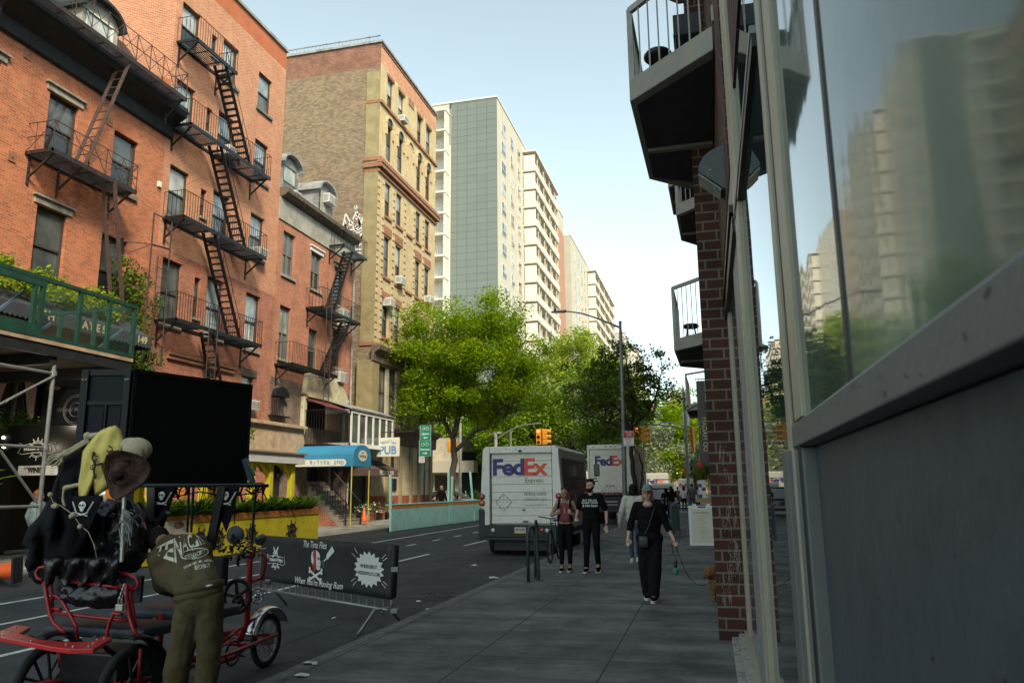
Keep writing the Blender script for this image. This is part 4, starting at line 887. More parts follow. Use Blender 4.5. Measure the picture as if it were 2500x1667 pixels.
def leaves_mesh(name,centers,radii,n,size,mt,parent=None,flat=.75,up=.35,asp=.55,droop=0.):
    centers=np.asarray(centers,float); radii=np.asarray(radii,float)
    if radii.ndim==0: radii=np.full(len(centers),float(radii))
    K=len(centers); idx=np.repeat(np.arange(K),n); N=len(idx)
    d=rng.normal(size=(N,3)); d/=np.linalg.norm(d,axis=1)[:,None]; rr=rng.random(N)**.45
    p=centers[idx]+d*(rr*radii[idx])[:,None]*np.array([1,1,flat])
    nrm=rng.normal(size=(N,3)); nrm[:,2]=np.abs(nrm[:,2])+up; nrm/=np.linalg.norm(nrm,axis=1)[:,None]
    a=rng.normal(size=(N,3)); a[:,2]-=droop; t=np.cross(nrm,a); t/=np.linalg.norm(t,axis=1)[:,None]; b=np.cross(nrm,t)
    s=size*(.6+.8*rng.random(N))[:,None]
    v=np.stack([p-t*s*.5,p+b*s*asp*.5,p+t*s*.5,p-b*s*asp*.5],1).reshape(-1,3)
    if parent is not None: v=v-np.array(parent_loc(parent))
    me=bpy.data.meshes.new(name); me.vertices.add(4*N); me.vertices.foreach_set('co',v.ravel().astype(np.float32)); me.loops.add(4*N); me.loops.foreach_set('vertex_index',np.arange(4*N,dtype=np.int32))
    me.polygons.add(N); me.polygons.foreach_set('loop_start',np.arange(0,4*N,4,dtype=np.int32)); me.materials.append(MT(mt)); me.update(calc_edges=True); me.validate()
    o=bpy.data.objects.new(name,me); link(o)
    if parent is not None: o.parent=parent
    return o
def curve_pts(a,b,sag,n=7,wob=.12,rg=None):
    a=np.array(a,float);b=np.array(b,float); L=np.linalg.norm(b-a); w1=rng.normal(size=3)*wob*L*.3
    return [tuple(a+(b-a)*t+np.array([0,0,sag])*4*t*(1-t)+w1*math.sin(math.pi*t)+(rng.normal(size=3)*wob*L*.06 if 0<t<1 else 0)) for t in np.linspace(0,1,n)]
def tree(name,label,base,forks,cc,cr,nclump,nleaf,lsize,crad,mt,r0=.2,bark='bark',shell=.55,fork_at=1.0,group=None,flat=.7,cut=None,nl=5,extra=None):
    T=thing(name,label,'tree',base,0,group)
    base=np.array(base,float); m=MB(); nodes_=[]
    # forks: list of polylines, the first is the trunk; radii taper along
    for i,f in enumerate(forks):
        pts=[np.array(q,float) for q in f]; dense=[]
        for a,b in zip(pts,pts[1:]):
            for t in np.linspace(0,1,5)[:-1]: dense.append(a+(b-a)*t+(rng.normal(size=3)*.02*np.linalg.norm(b-a)))
        dense.append(pts[-1]); ra,rb=(r0,r0*.72) if i==0 else (r0*.55,r0*.18)
        rs=list(np.linspace(ra,rb,len(dense)))
        if i==0: rs[0]*=1.35
        m.tube([tuple(q) for q in dense],rs,8)
        if i>0 or len(forks)==1: nodes_+=[(q,r) for q,r in zip(dense[3:],rs[3:])]
    cc=np.array(cc,float); cr=np.array(cr,float); C=[]
    while len(C)<nclump:
        d=rng.normal(size=3); d/=np.linalg.norm(d); q=rng.random()**(1/3.)*(1-shell)+shell*rng.random()**.25
        wob=1+.22*math.sin(3*math.atan2(d[1],d[0])+base[0])+.16*math.sin(5*d[2]*2+base[1])
        p=cc+d*cr*min(q,1)*wob
        if cut and cut(p): continue
        C.append(p)
    if extra: C+= [np.array(e,float) for e in extra]
    NP=np.array([q for q,_ in nodes_])
    for p in C:
        dist=np.linalg.norm(NP-p,axis=1)+np.maximum(0,NP[:,2]-p[2])*1.2; j=int(dist.argmin()); q,r=nodes_[j]
        m.tube(curve_pts(q,p,-.05*np.linalg.norm(q-p),6),list(np.linspace(min(r*.6,.07),.012,6)),5,cap=False)
    m.build('trunk',bark,T,smooth=True)
    rad=crad*(.6+.8*rng.random(len(C)))
    leaves_mesh('crown',C,rad,nleaf,lsize,mt,T,flat=flat)
    return T
# street tree 1: locust in front of the pub corner
tree('locust_tree','broad bright green street tree leaning over the teal dining barrier',(-15.2,45,0),
 [[(-15.2,45,0),(-15.3,45,1.8),(-15.1,45,3.4),(-15.2,45,4.7)],[(-15.2,45,4.6),(-16.0,45,6.2),(-17.0,45.3,7.6),(-17.6,45,8.8)],[(-15.2,45,4.7),(-14.6,44.7,6.4),(-13.6,44.4,8.2),(-13,44,10.5)],
  [(-15.1,45,3.9),(-13.9,45,5.0),(-12.4,45,5.6),(-10.8,45.2,7.2)],[(-15.2,45,4.6),(-15.0,45.8,7),(-15.4,46.2,9.5),(-15.5,46,11.6)],[(-13.0,45,5.4),(-11.6,43.6,6.5),(-10.6,43,8.4)]],
 (-14.0,45,9.2),(4.9,4.4,3.9),310,300,.155,.85,'leaf_locust',r0=.25,flat=.8,shell=.5,cut=lambda p:p[2]<5.6 and abs(p[0]+15)<2.0 or (p[0]<-17.9),extra=[(-18.2,44,7.4),(-17.9,43.5,6.6),(-18.1,44,8.3),(-17.6,43.5,5.9),(-10.2,45,6.4),(-9.6,45,7.0)])
T=[('dark_leaf_tree','dense dark green tree with spreading crown at the street crossing',(-17.6,66,0),(-16.4,66,7.4),(5.0,4,3.8),170,170,.26,1.1,'leaf_mid','bark_dark'),
 ('dark_leaf_tree','large deep green tree left of the crossing, behind the bright street tree',(-22.5,72,0),(-22.5,72,7.2),(5.2,3.6,5.2),190,150,.27,1.1,'leaf_mid','bark_dark'),
 ('blossom_tree','pale blossoming tree behind the parked delivery van',(-13.6,70,0),(-12.4,70,6.8),(5.2,3.4,4.2),190,170,.24,1.0,'leaf_blossom','bark_dark'),
 ('street_tree','tall yellow-green tree rising behind the blossom tree',(-14,74,0),(-13.0,74,10.8),(5.6,4.5,5.6),200,160,.30,1.35,'leaf_light','bark'),
 ('street_tree','light green tree between the tall yellow-green tree and the street lamp',(-12.5,86,0),(-11.2,86,10.4),(4.8,4.5,5.8),180,150,.32,1.4,'leaf_light','bark'),
 ('blossom_tree','second blossoming tree with grey-green leaves over the delivery trucks',(-10.5,78,0),(-8.6,78,6.0),(4.8,3.4,3.9),150,150,.28,1.1,'leaf_blossom','bark_dark'),
 ('street_tree','mid green tree far behind the second traffic signal',(-12,108,0),(-10,108,8.8),(5.5,4.5,6),90,130,.38,1.6,'leaf_mid','bark'),
 ('street_tree','dark olive tree directly behind the street lamp and box truck',(-7.2,52,0),(-6.6,52,6.9),(2.9,2.6,3.3),110,120,.2,.75,'leaf_mid','bark_dark'),
 ('street_tree','vivid green tree beneath the copper turret',(-5.0,98,0),(-4.4,98,7.2),(3.8,4.5,4.7),100,130,.32,1.3,'leaf_locust','bark'),
 ('street_tree','vivid green tree beside the hanging flag at the right kerb',(-2.2,104,0),(-1.2,104,8.4),(4.0,5,5.2),100,130,.34,1.4,'leaf_locust','bark'),
 ('street_tree','greyish small tree low behind the red and yellow flag',(-1.6,84,0),(-1.0,84,4.6),(2.0,2.6,2.2),50,110,.24,.8,'leaf_blossom','bark'),
 ('street_tree','far olive green tree closing the end of the street on the left lane',(-12,150,0),(-11,150,8),(6,6,6.5),80,120,.5,2.0,'leaf_mid','bark'),
 ('street_tree','far yellow-green tree closing the middle of the street',(-5.5,165,0),(-5.5,165,8),(5,6,6),80,120,.5,2.0,'leaf_light','bark'),
 ('street_tree','far green tree closing the right end of the street',(1,160,0),(0.5,160,8.5),(5,6,7),80,120,.5,2.0,'leaf_locust','bark')]
for n_,lb,b,cc,cr,nc,nl_,ls,cra,mt,bk in T:
    x,y,_=b; h=cc[2]-cr[2]*.75
    f=[[(x,y,0),(x+.1,y,h*.5),(x,y,h)]]
    for k in range(5):
        a=k*2*math.pi/5+x; f.append([(x,y,h*.9),(x+(cc[0]-x)*.5+cr[0]*.35*math.cos(a),y+cr[1]*.35*math.sin(a),h+cr[2]*.45),(cc[0]+cr[0]*.6*math.cos(a),y+cr[1]*.6*math.sin(a),cc[2]+cr[2]*.3)])
    tree(n_,lb,b,f,cc,cr,nc,nl_,ls,cra,mt,r0=.22,bark=bk,group='street trees beyond the crossing')
# dark sparse tree at the right kerb in front of truck 2
tree('kerb_tree','dark airy tree with twisted double trunk beside the street lamp',(-2.95,34.2,0),
 [[(-3.2,34.2,0),(-3.15,34.2,1.2),(-3.22,34.2,2.2),(-3.3,34.2,3.3),(-3.3,34.2,4.3)],[(-3.3,34.2,4.2),(-3.7,34.2,4.9),(-4.6,34.3,5.8),(-5.0,34,6.6)],[(-3.3,34.2,4.2),(-3.1,34.2,5.2),(-3.3,34.4,6.4),(-3.4,34,7.6)],
  [(-3.15,34.2,.3),(-2.95,34.2,1.5),(-2.83,34.2,2.5),(-2.97,34.2,3.05),(-3.27,34.2,3.5)],[(-3.28,34.2,4.2),(-2.5,34.2,4.9),(-2.1,34,5.6),(-1.8,34,6.7)],[(-3.25,34.2,4.1),(-4.3,34.0,4.5),(-5.2,33.6,4.8)]],
 (-3.75,34.2,5.75),(2.3,2.1,2.35),150,70,.13,.42,'leaf_dark',r0=.12,bark='bark_dark',shell=.35,flat=.7,cut=lambda p:p[2]<4.75 and p[0]>-4.4 or p[2]<4.0,extra=[(-1.55,34,6.2),(-1.35,34,5.9),(-1.5,34,6.9),(-1.9,34,7.4),(-1.2,34,5.5)])
# ivy on the joint of the two brick houses, over the green hoarding and the awning
def iv(name,label,cs,rad,n,size,mt,loc,cat='ivy'):
    t=thing(name,label,cat,loc); leaves_mesh('foliage',cs,rad,n,size,mt,t,flat=1.,up=.1); return t
random.seed(21)
c=[(FX+.2+random.random()*.35,20.6+random.gauss(0,.42),6.0+random.random()*3.0-abs(random.gauss(0,.2))) for i in range(60)]+[(FX+.2+random.random()*.25,21.2+random.gauss(0,.4),4.3+random.random()*2) for i in range(34)]+[(FX+.3,21.9+random.random()*3.0,4.6-random.random()*.9) for i in range(26)]
iv('climbing_ivy','dark green ivy climbing the joint between the two left brick houses',c,.30,46,.13,'leaf_ivy',(FX+.2,20.6,5))
c=[(-17.9+random.random()*.5,8+i*.135+random.random()*.1,7.35+.15*math.sin(i*.5)+random.gauss(0,.09)) for i in range(86)]+[(-17.35+random.random()*.4,8+i*.2,7.0+.12*math.sin(i*.9)+random.gauss(0,.08)) for i in range(56)]
iv('ivy_canopy','bright yellow-green vine spilling over the dark awning behind the hoarding',c,.27,60,.13,'leaf_ivy_top',(-17,14,7))
c=[(-16.4+random.random()*.9,21.8+random.random()*2.0,3.0+random.random()*1.0) for i in range(34)]
iv('shrub','leafy green vine beside the black screen under the stone ledge',c,.35,50,.12,'leaf_ivy',(-16,22.8,2.6),'shrub')
c=[(-17.9+random.random()*.4,12.5+random.random()*7,3.2+random.random()*.45) for i in range(40)]
iv('window_box_plants','dark green plants in the window boxes behind the scaffold',c,.3,50,.1,'leaf_hedge',(-17.8,16,3),'plants')
c=[(-23+random.random()*9,64+random.random()*1.6,.3+random.random()*1.0) for i in range(60)]
iv('hedge','low clipped hedge behind the street tree across the crossing',c,.5,60,.16,'leaf_hedge',(-19,64.5,0),'hedge')
def fern(mb,x,y,z,n=16,L=.5,rnd=random):
    for k in range(n):
        a=rnd.random()*2*math.pi; l=L*(.6+.6*rnd.random()); p=Vector((x,y,z)); d=Vector((math.cos(a),math.sin(a),1.3+rnd.random())).normalized()
        steps=6; seg=l/steps; prev=None
        for s in range(steps):
            q=p+d*seg; d=(d+Vector((0,0,-.17))).normalized(); side=Vector((-d.y,d.x,0)).normalized()*(.075*math.sin(math.pi*(s+1.2)/(steps+1)))
            for sg in (-1,1): mb.quad(p,p+side*sg+d*seg*.5,q+side*sg*.6+d*seg*.4,q)
            p=q
# ---------------------------------------------------------------- writing helpers
def textmesh(s,size=1.,bold=0.,align='CENTER',shear=0.,space=1.):
    cu=bpy.data.curves.new('t','FONT'); cu.body=s; cu.size=size; cu.offset=bold; cu.align_x=align; cu.align_y='CENTER'; cu.shear=shear; cu.space_character=space; cu.resolution_u=4
    ob=bpy.data.objects.new('t',cu); me=ob.to_mesh(); 
    vs=[tuple(v.co) for v in me.vertices]; fs=[tuple(p.vertices) for p in me.polygons]; ob.to_mesh_clear(); bpy.data.objects.remove(ob); bpy.data.curves.remove(cu)
    return vs,fs
def text(mb,s,size,place,bold=0.,align='CENTER',shear=0.,space=1.,sx=1.,dy=0.,warp=None):
    vs,fs=textmesh(s,size,bold,align,shear,space)
    out=[]
    for x,y,z in vs:
        x*=sx; y+=dy
        if warp: x,y=warp(x,y)
        out.append(place(x,y))
    return mb.add(out,fs)
def planeXY(o,ux,uy):    # place letters on a plane
    o=Vector(o);ux=Vector(ux).normalized();uy=Vector(uy).normalized()
    return lambda x,y:o+ux*x+uy*y
mat('ink_white',(.72,.72,.68),.7,var=.05); mat('ink_black',(.02,.02,.022),.6,var=.1); mat('ink_purple',(.035,.022,.16),.5,var=.05); mat('ink_orange',(.72,.075,.02),.5,var=.05); mat('ink_grey',(.10,.10,.10),.6,var=.1)
mat('ink_red',(.45,.03,.03),.6,var=.1); mat('ink_gold',(.42,.36,.20),.6,var=.1); mat('ink_blue',(.10,.24,.42),.6,var=.08); mat('ink_cream',(.62,.60,.48),.7,var=.05)
mat('rubber',(.018,.018,.019),.85,var=.2,scale=12); mat('chrome',(.55,.55,.55),.18,metal=1,var=.1); mat('red_plate',(.55,.010,.014),.35,var=.12,coat=.3,scale=6); mat('red_paint',(.48,.012,.016),.32,var=.12,coat=.4,scale=6); mat('alu',(.40,.41,.40),.45,metal=.6,var=.2,scale=10)
# ---------------------------------------------------------------- teal dining barrier
mat('teal',(.40,.72,.66),.8,var=.12,scale=1.5,dirt=(.32,.58,.54),dscale=5); mat('orange_trim',(.60,.24,.03),.7,var=.1)
mat('yellow_wood',(.88,.72,.03),.75,var=.08,scale=2.5,dirt=(.66,.54,.03),dscale=4); mat('orange_wood',(.62,.23,.035),.75,var=.12,scale=3)
td=thing('dining_barrier','long teal plywood barrier with orange top stripe and thin teal posts along the kerb lane','barrier',(-13,37,0))
pts=[(-13.35,31.3),(-13.3,34.6),(-13.2,37.8),(-13.0,41.5),(-12.95,46)]
for i,(a,b) in enumerate(zip(pts,pts[1:])):
    d=Vector((b[0]-a[0],b[1]-a[1],0)).normalized()*.012; a=(a[0]+d.x,a[1]+d.y); b=(b[0]-d.x,b[1]-d.y)
    m=MB(); m.prism([(a[0],a[1],-.12),(b[0],b[1],-.12),(b[0],b[1],.98),(a[0],a[1],.98)],(-.06,0,0)); m.build('panel','teal',td)
    m=MB(); m.prism([(a[0]+.006,a[1],.82),(b[0]+.006,b[1],.82),(b[0]+.006,b[1],.96),(a[0]+.006,a[1],.96)],(-.004,0,0)); m.build('stripe','orange_trim',td)
    m=MB(); m.prism([(a[0]+.03,a[1],.98),(b[0]+.03,b[1],.98),(b[0]-.3,b[1],.98),(a[0]-.3,a[1],.98)],(0,0,.04)); m.build('counter_top','teal',td)
for x,y,h,ln in ((-13.37,31.25,2.28,-.06),(-13.22,38.4,2.62,-.02),(-13.0,42.2,2.62,-.25),(-13.22,38.8,2.3,.05)):
    MB().bar((x+.02,y,-.12),(x+.02+ln,y,h),.1).build('post','teal',td)
# ---------------------------------------------------------------- yellow dining shed
YX=-13.25
ys=thing('dining_shed','yellow wooden dining shed with orange top rail, fern planters and white roof edge','dining shed',(-14,21,0))
m=MB(); m.box(YX-.08,YX,15.9,24.7,-.12,.94); m.box(YX-.5,YX-.42,15.9,24.7,-.12,.9); m.box(YX-.42,YX-.08,24.62,24.7,-.12,.94); m.build('planter_wall','yellow_wood',ys)
MB().box(YX+.002,YX+.03,15.9,24.71,.84,1.02).build('top_rail','orange_wood',ys)
mat('soil',(.04,.03,.02),.95); MB().box(YX-.42,YX-.08,15.9,24.62,.3,.84).build('soil','soil',ys)
for x,y in ((YX-.55,23.7),(YX-.55,22.35),(YX-.55,21.35),(YX-.55,19.0),(YX-.55,16.9),(-15.9,23.7),(-15.9,19.0),(-15.9,17.1),(-15.9,22.4)):
    MB().box(x-.09,x+.09,y-.09,y+.09,-.1,2.55).build('post','yellow_wood',ys)
for y in (23.7,22.35,21.35,19.0):
    m=MB(); m.bar((YX-.55,y-.02,2.1),(YX-.55,y-.5,2.52),.1); m.bar((YX-.57,y,2.1),(YX-1.05,y,2.52),.1); m.build('brace','yellow_wood',ys)
m=MB(); m.box(YX-.66,YX-.46,16.7,24.0,2.5,2.68); m.box(-16.0,-15.8,16.7,24.0,2.5,2.68); m.box(-15.8,YX-.66,23.75,23.9,2.5,2.68); m.build('beam','yellow_wood',ys)
mat('awning_white',(.84,.85,.82),.5,var=.15,scale=3,stretch=(1,1,4)); m=MB(); m.box(YX-.30,YX-.27,16.7,24.05,2.52,2.82); m.box(-16.3,YX-.3,24.0,24.05,2.55,2.82); m.build('valance','awning_white',ys)
m=MB(); m.box(-16.4,YX-.2,16.6,24.15,2.83,2.88); m.build('roof','tan_stone',ys)
random.seed(4); m=MB()
for i in range(60): fern(m,YX-.25+random.uniform(-.12,.16),16.1+i*.142,.84,20,.72)
m.build('ferns','leaf_fern',ys)
for i,y in enumerate((22.9,20.6,19.0,18.2,16.2)):     # ship wheels
    m=MB(); x=YX+.03; z=.36
    m.tube([(x,y+.21*math.cos(a*math.pi/12),z+.21*math.sin(a*math.pi/12)) for a in range(24)],.028,6,closed=True)
    m.lathe([(.06,-.02),(.06,.03),(0,.04)],(x,y,z),10,'x')
    for k in range(8): a=k*math.pi/4+.2; m.tube([(x,y,z),(x,y+.24*math.cos(a),z+.24*math.sin(a)),(x,y+.34*math.cos(a),z+.34*math.sin(a))],[.014,.014,.022],6)
    t=m.build('ship_wheel','ink_black'); tag(t,['black wooden ship wheel nearest the right end of the yellow planter','second black ship wheel from the right end of the yellow planter','black ship wheel on the middle of the yellow planter','black ship wheel behind the bicycle handlebars on the yellow planter','black ship wheel at the left part of the yellow planter'][i],'ship wheel','ship wheels on the yellow planter')
# bulbs under the shed roof
m=MB(); sb=thing('string_lights','string of clear bulbs sagging under the yellow shed roof','string lights',(YX-.6,21,2.4))
P=[(YX-.75,16.9+i*.17,2.42-.22*math.sin(math.pi*((i%8)/8.))) for i in range(40)]; MB().tube(P,.008,4).build('cable','rubber',sb)
mat('bulb',(.6,.6,.55),.1,var=.05)
for p in P[1::3]: MB().ell((p[0],p[1],p[2]-.07),(.035,.035,.05),8,6).build('bulb','bulb',sb)
# posters on the planter
pp=thing('poster','pirate skeleton poster hung on the yellow planter behind the bending man','poster',(YX+.03,16.8,.5)); MB().box(YX+.032,YX+.04,16.05,16.7,.2,.9).build('sheet','ink_cream',pp)
m=MB(); m.ell((YX+.045,16.1,.75),(.004,.12,.12)); m.build('skull','ink_grey',pp); MB().ell((YX+.046,16.1,.84),(.004,.13,.06)).build('bandana','ink_red',pp); MB().box(YX+.041,YX+.046,16.05,16.12,.3,.65).box(YX+.041,YX+.046,16.2,16.26,.35,.6).build('bone','ink_grey',pp)
pp=thing('poster','cream poster with a dark red round seal beside the skeleton poster','poster',(YX+.03,17.6,.5)); MB().box(YX+.032,YX+.04,16.8,17.7,.45,.9).build('sheet','ink_cream',pp); MB().ell((YX+.045,17.3,.8),(.004,.2,.09)).build('seal','terracotta',pp)
# orange timber screens inside
m=MB()
for y,w_ in ((19.6,.32),(22.9,.22)): m.box(-17.6,-17.5,y,y+w_,0,2.2)
tag(m.build('timber_door_frame','orange_wood'),'orange timber door posts behind the yellow shed','door frame')
# ---------------------------------------------------------------- stoop of the low house, under the blue canopy
st=thing('stoop','grey stone stoop with brick side wall and black iron handrails','steps',(FX,33.5,0))
ns=9; s0=29.9; run=.42
# steps climb towards the facade (from the kerb side), rise .19
for i in range(ns):
    x1=-16.62-i*.24; MB().box(FX-.4 if x1>FX else x1-.5,x1,33.3,35.2,i*.222,(i+1)*.222+.02).build('step','stone',st,bevel=.02); MB().box(x1-.26,x1+.03,33.27,35.22,(i+1)*.222+.02,(i+1)*.222+.065).build('tread','stone',st,bevel=.015)
MB().prism([(-16.85,33.24,0),(FX,33.24,0),(FX,33.24,1.45),(-18.2,33.24,1.18),(-16.85,33.24,.02)],(0,.05,0)).build('side_wall','brick_b_low',st)
m=MB()
for y in (33.35,34.95):
    a=Vector((-16.5,y,1.05)); b=Vector((-18.45,y,2.95)); m.tube([a,b],.022,6); m.tube([a-Vector((0,0,.75)),b-Vector((0,0,.9))],.015,5)
    for k in range(15): p=a.lerp(b,k/14); m.bar(p-Vector((0,0,.8)),p,.016)
    m.bar((-16.5,y,0),(-16.5,y,1.1),.04)
m.build('handrail','black_metal',st)
# ---------------------------------------------------------------- blue barrel canopy
mat('canvas_blue',(.025,.19,.33),.75,var=.10,scale=2); 
ca=thing('entrance_canopy','blue barrel canopy with white name plate on thin yellow poles','canopy',(-17,32.6,2.6))
xo=-15.3; ya,yb=31.5,33.35; zb=3.02; n=14
arc=[(ya,zb-.34)]+[((ya+yb)/2-(yb-ya)/2*math.cos(math.pi*i/n),zb+.64*math.sin(math.pi*i/n)**.8) for i in range(n+1)]+[(yb,zb-.34)]
m=MB()
for (a,b) in zip(arc,arc[1:]): m.quad((xo,a[0],a[1]),(FX,a[0],a[1]),(FX,b[0],b[1]),(xo,b[0],b[1]))
m.build('canvas','canvas_blue',ca); m=MB(); m.quad(*[(xo,y,z) for y,z in arc]); m.build('end_panel','canvas_blue',ca)
m=MB(); m.quad(*[(xo+.012,(ya+yb)/2+.47*math.cos(2*math.pi*i/24),3.17+.25*math.sin(2*math.pi*i/24)) for i in range(24)]); m.build('emblem','ink_cream',ca)
m=MB(); text(m,"NYC",.10,planeXY((xo+.018,(ya+yb)/2,3.29),(0,1,0),(0,0,1)),.003); text(m,"THE BITTER END",.145,planeXY((xo+.018,(ya+yb)/2,3.13),(0,1,0),(0,0,1)),.004,sx=.68); m.build('emblem_lettering','ink_black',ca)
m=MB(); L=2.3; cx=-16.95; r=.15; pts=[]
for k in range(9): a=-math.pi/2+math.pi*k/8; pts.append((cx+L/2+r*math.cos(a)-0.0,r*math.sin(a)))
for k in range(9): a=math.pi/2+math.pi*k/8; pts.append((cx-L/2+r*math.cos(a),r*math.sin(a)))
m.quad(*[(x,ya-.006,zb-.17+z) for x,z in pts]); m.build('name_plate','ink_cream',ca)
m=MB()
for i,chh in enumerate("THE BITTER END"):
    if chh!=' ': text(m,chh,.22,planeXY((cx-1.1+i*.17,ya-.012,zb-.17+.02*((-1)**i)),(1,0,0),(0,0,1)),.006)
m.build('lettering','ink_blue',ca)
mat('pole_yellow',(.55,.42,.08),.6)
for p in ((xo-.08,ya+.02),(xo-.08,yb-.02)): MB().tube([(p[0],p[1],0),(p[0],p[1],2.69)],.028,6).build('pole','pole_yellow',ca)
m=MB(); m.bar((xo,ya,2.69),(xo,yb,2.69),.04); m.build('valance_bar','canvas_blue',ca)
# brown pub awning, gap bar
aw=thing('pub_awning','small dark brown awning with cream lettering over the bar front','awning',(FX,39,2.6))
mat('canvas_brown',(.085,.055,.048),.85,var=.25,scale=4)
m=MB(); m.quad((FX,36.9,3.3),(FX,41.2,3.3),(FX+1.25,41.2,2.75),(FX+1.25,36.9,2.75)); m.quad((FX+1.25,36.9,2.75),(FX+1.25,41.2,2.75),(FX+1.27,41.2,2.36),(FX+1.27,36.9,2.36)); m.quad((FX,36.9,3.3),(FX+1.25,36.9,2.75),(FX+1.25,36.9,2.36),(FX,36.9,2.36)); m.build('canvas','canvas_brown',aw)
m=MB(); text(m,"PECULIER PUB",.30,planeXY((FX+1.29,39.6,2.55),(0,1,0),(0,0,1)),.012); m.build('lettering','ink_cream',aw)
# hanging pub sign
sg=thing('pub_sign','square cream hanging sign with large blue letters PUB on an iron bracket','sign',(-17.2,38.5,3.6))
sy=38.5; a=ony(921,1069,sy); b=ony(975,1114,sy); m=MB(); m.box(a.x,b.x,sy-.06,sy+.06,b.z,a.z); m.build('board','ink_cream',sg,bevel=.02)
cx=(a.x+b.x)/2; w_=b.x-a.x; zt=a.z; h=a.z-b.z
m=MB()
word="Peculier"; 
for i,chh in enumerate(word):
    t=(i-3.5)/3.5; ang=-t*.42; px=cx+t*w_*.34; pz=zt-h*.30+.10*(1-t*t)*h
    text(m,chh,w_*.215,planeXY((px,sy-.064,pz),(math.cos(ang),0,math.sin(ang)),(-math.sin(ang),0,math.cos(ang))),.006)
text(m,"PUB",w_*.46,planeXY((cx,sy-.064,zt-h*.68),(1,0,0),(0,0,1)),.022,sx=.93); m.build('lettering','ink_blue',sg)
m=MB(); m.tube([(FX,sy,zt+.3),(b.x+.9,sy,zt+.3)],.025,6); m.tube([(FX,sy,zt+1.3),(b.x+.2,sy,zt+.3)],.012,5)
for x in (a.x+.1,b.x-.1): m.tube([(x,sy,zt),(x,sy,zt+.3)],.01,4)
m.build('bracket','iron',sg)
# bike route signs
bsn=thing('bike_route_signs','stacked green bike route signs, Uptown above Downtown, on a thin black pole','sign',(-14.2,35.4,0))
gy=35.4; mat('sign_green',(.01,.25,.14),.5,var=.06)
def gsign(u0,v0,u1,v1,word,left):
    a=ony(u0,v0,gy);b=ony(u1,v1,gy); m=MB(); m.box(a.x,b.x,gy-.012,gy,b.z,a.z); m.build('panel','sign_green',bsn)
    w_=b.x-a.x;h=a.z-b.z; cx=(a.x+b.x)/2; f=MB(); y=gy-.016
    for p,q in (((a.x,a.z),(b.x,a.z)),((b.x,a.z),(b.x,b.z)),((b.x,b.z),(a.x,b.z)),((a.x,b.z),(a.x,a.z))): f.bar((p[0],y,p[1]),(q[0],y,q[1]),.014,.004)
    text(f,word,w_*(.23 if len(word)<8 else .19),planeXY((cx,y,a.z-h*.56),(1,0,0),(0,0,1)),.006,sx=.9)
    s=-1 if left else 1; zz=a.z-h*.81; f.quad((cx-s*.16*w_*1.3,y,zz+.03*w_*1.3),(cx-s*.16*w_*1.3,y,zz-.03*w_*1.3),(cx+s*.05,y,zz-.03*w_*1.3),(cx+s*.05,y,zz+.03*w_*1.3)); f.quad((cx+s*.02,y-.001,zz+.11*w_),(cx+s*.02,y-.001,zz-.11*w_),(cx+s*.22*w_,y-.001,zz))
    r=.12*w_; zc=a.z-h*.25
    for sx_ in (-1,1): f.tube([(cx+sx_*.19*w_+r*math.cos(t*math.pi/9),y,zc+r*math.sin(t*math.pi/9)) for t in range(18)],.009,4,closed=True)
    for p,q in (((-.19,0),(-.08,.15)),((-.08,.15),(.13,.15)),((.13,.15),(.19,0)),((-.08,.15),(.02,0)),((.02,0),(.13,.15)),((-.19,0),(.02,0)),((.13,.15),(.1,.22)),((-.1,.19),(-.05,.19))): f.bar((cx+p[0]*w_,y,zc+p[1]*w_),(cx+q[0]*w_,y,zc+q[1]*w_),.016,.006)
    f.build('lettering','ink_white',bsn)
gsign(1026,1038,1052,1075,'Uptown',True); gsign(1024,1076,1052,1113,'Downtown',False)
a=ony(1023,1114,gy);b=ony(1037,1129,gy); MB().box(a.x,b.x,gy-.012,gy,b.z,a.z).build('small_panel','ink_white',bsn)
m=MB(); text(m,"NO STANDING",.075,planeXY(((a.x+b.x)/2,gy-.016,(a.z*.65+b.z*.35)),(1,0,0),(0,0,1)),.002,sx=.55); text(m,"ANYTIME",.07,planeXY(((a.x+b.x)/2,gy-.016,(a.z*.3+b.z*.7)),(1,0,0),(0,0,1)),.002,sx=.55); m.build('lettering','ink_red',bsn)
p=ony(1035,1200,gy); MB().tube([(p.x,gy+.03,0),(p.x,gy+.03,a.z+2.0*0+.9)],.035,8).build('pole','black_metal',bsn)
# cones
def cone(label,loc,fallen=False,scale=1.):
    t=thing('traffic_cone',label,'traffic cone',loc,0,'orange traffic cones')
    mat_o='cone_orange'
    prof=[(.17,.04),(.15,.1),(.035,.70),(.0,.71)]
    if not fallen:
        m=MB(); m.lathe(prof,loc,16).build('body',mat_o,t,smooth=True); MB().box(loc[0]-.2,loc[0]+.2,loc[1]-.2,loc[1]+.2,loc[2],loc[2]+.04).build('foot',mat_o,t,bevel=.01)
        MB().lathe([(.118,.25),(.094,.35)],loc,16).build('band','ink_white',t); MB().lathe([(.084,.42),(.062,.50)],loc,16).build('band','ink_white',t)
    return t
mat('cone_orange',(.80,.13,.03),.55,var=.08)
cone('upright orange traffic cone with white bands beside the stoop',(-16.45,35.2,.10))
p=onz(5,1400,-.15); t=thing('traffic_cone','fallen orange traffic cone with black base lying at the left edge','traffic cone',(-13.0,12.4,-.1),0,'orange traffic cones')
ax=Vector((-.86,-.45,-.06)).normalized(); o=Vector((-12.75,12.55,.09)); 
o=ony(45,1390,12.6); 
Mx=Matrix.Translation(o)@ax.to_track_quat('Z','Y').to_matrix().to_4x4()
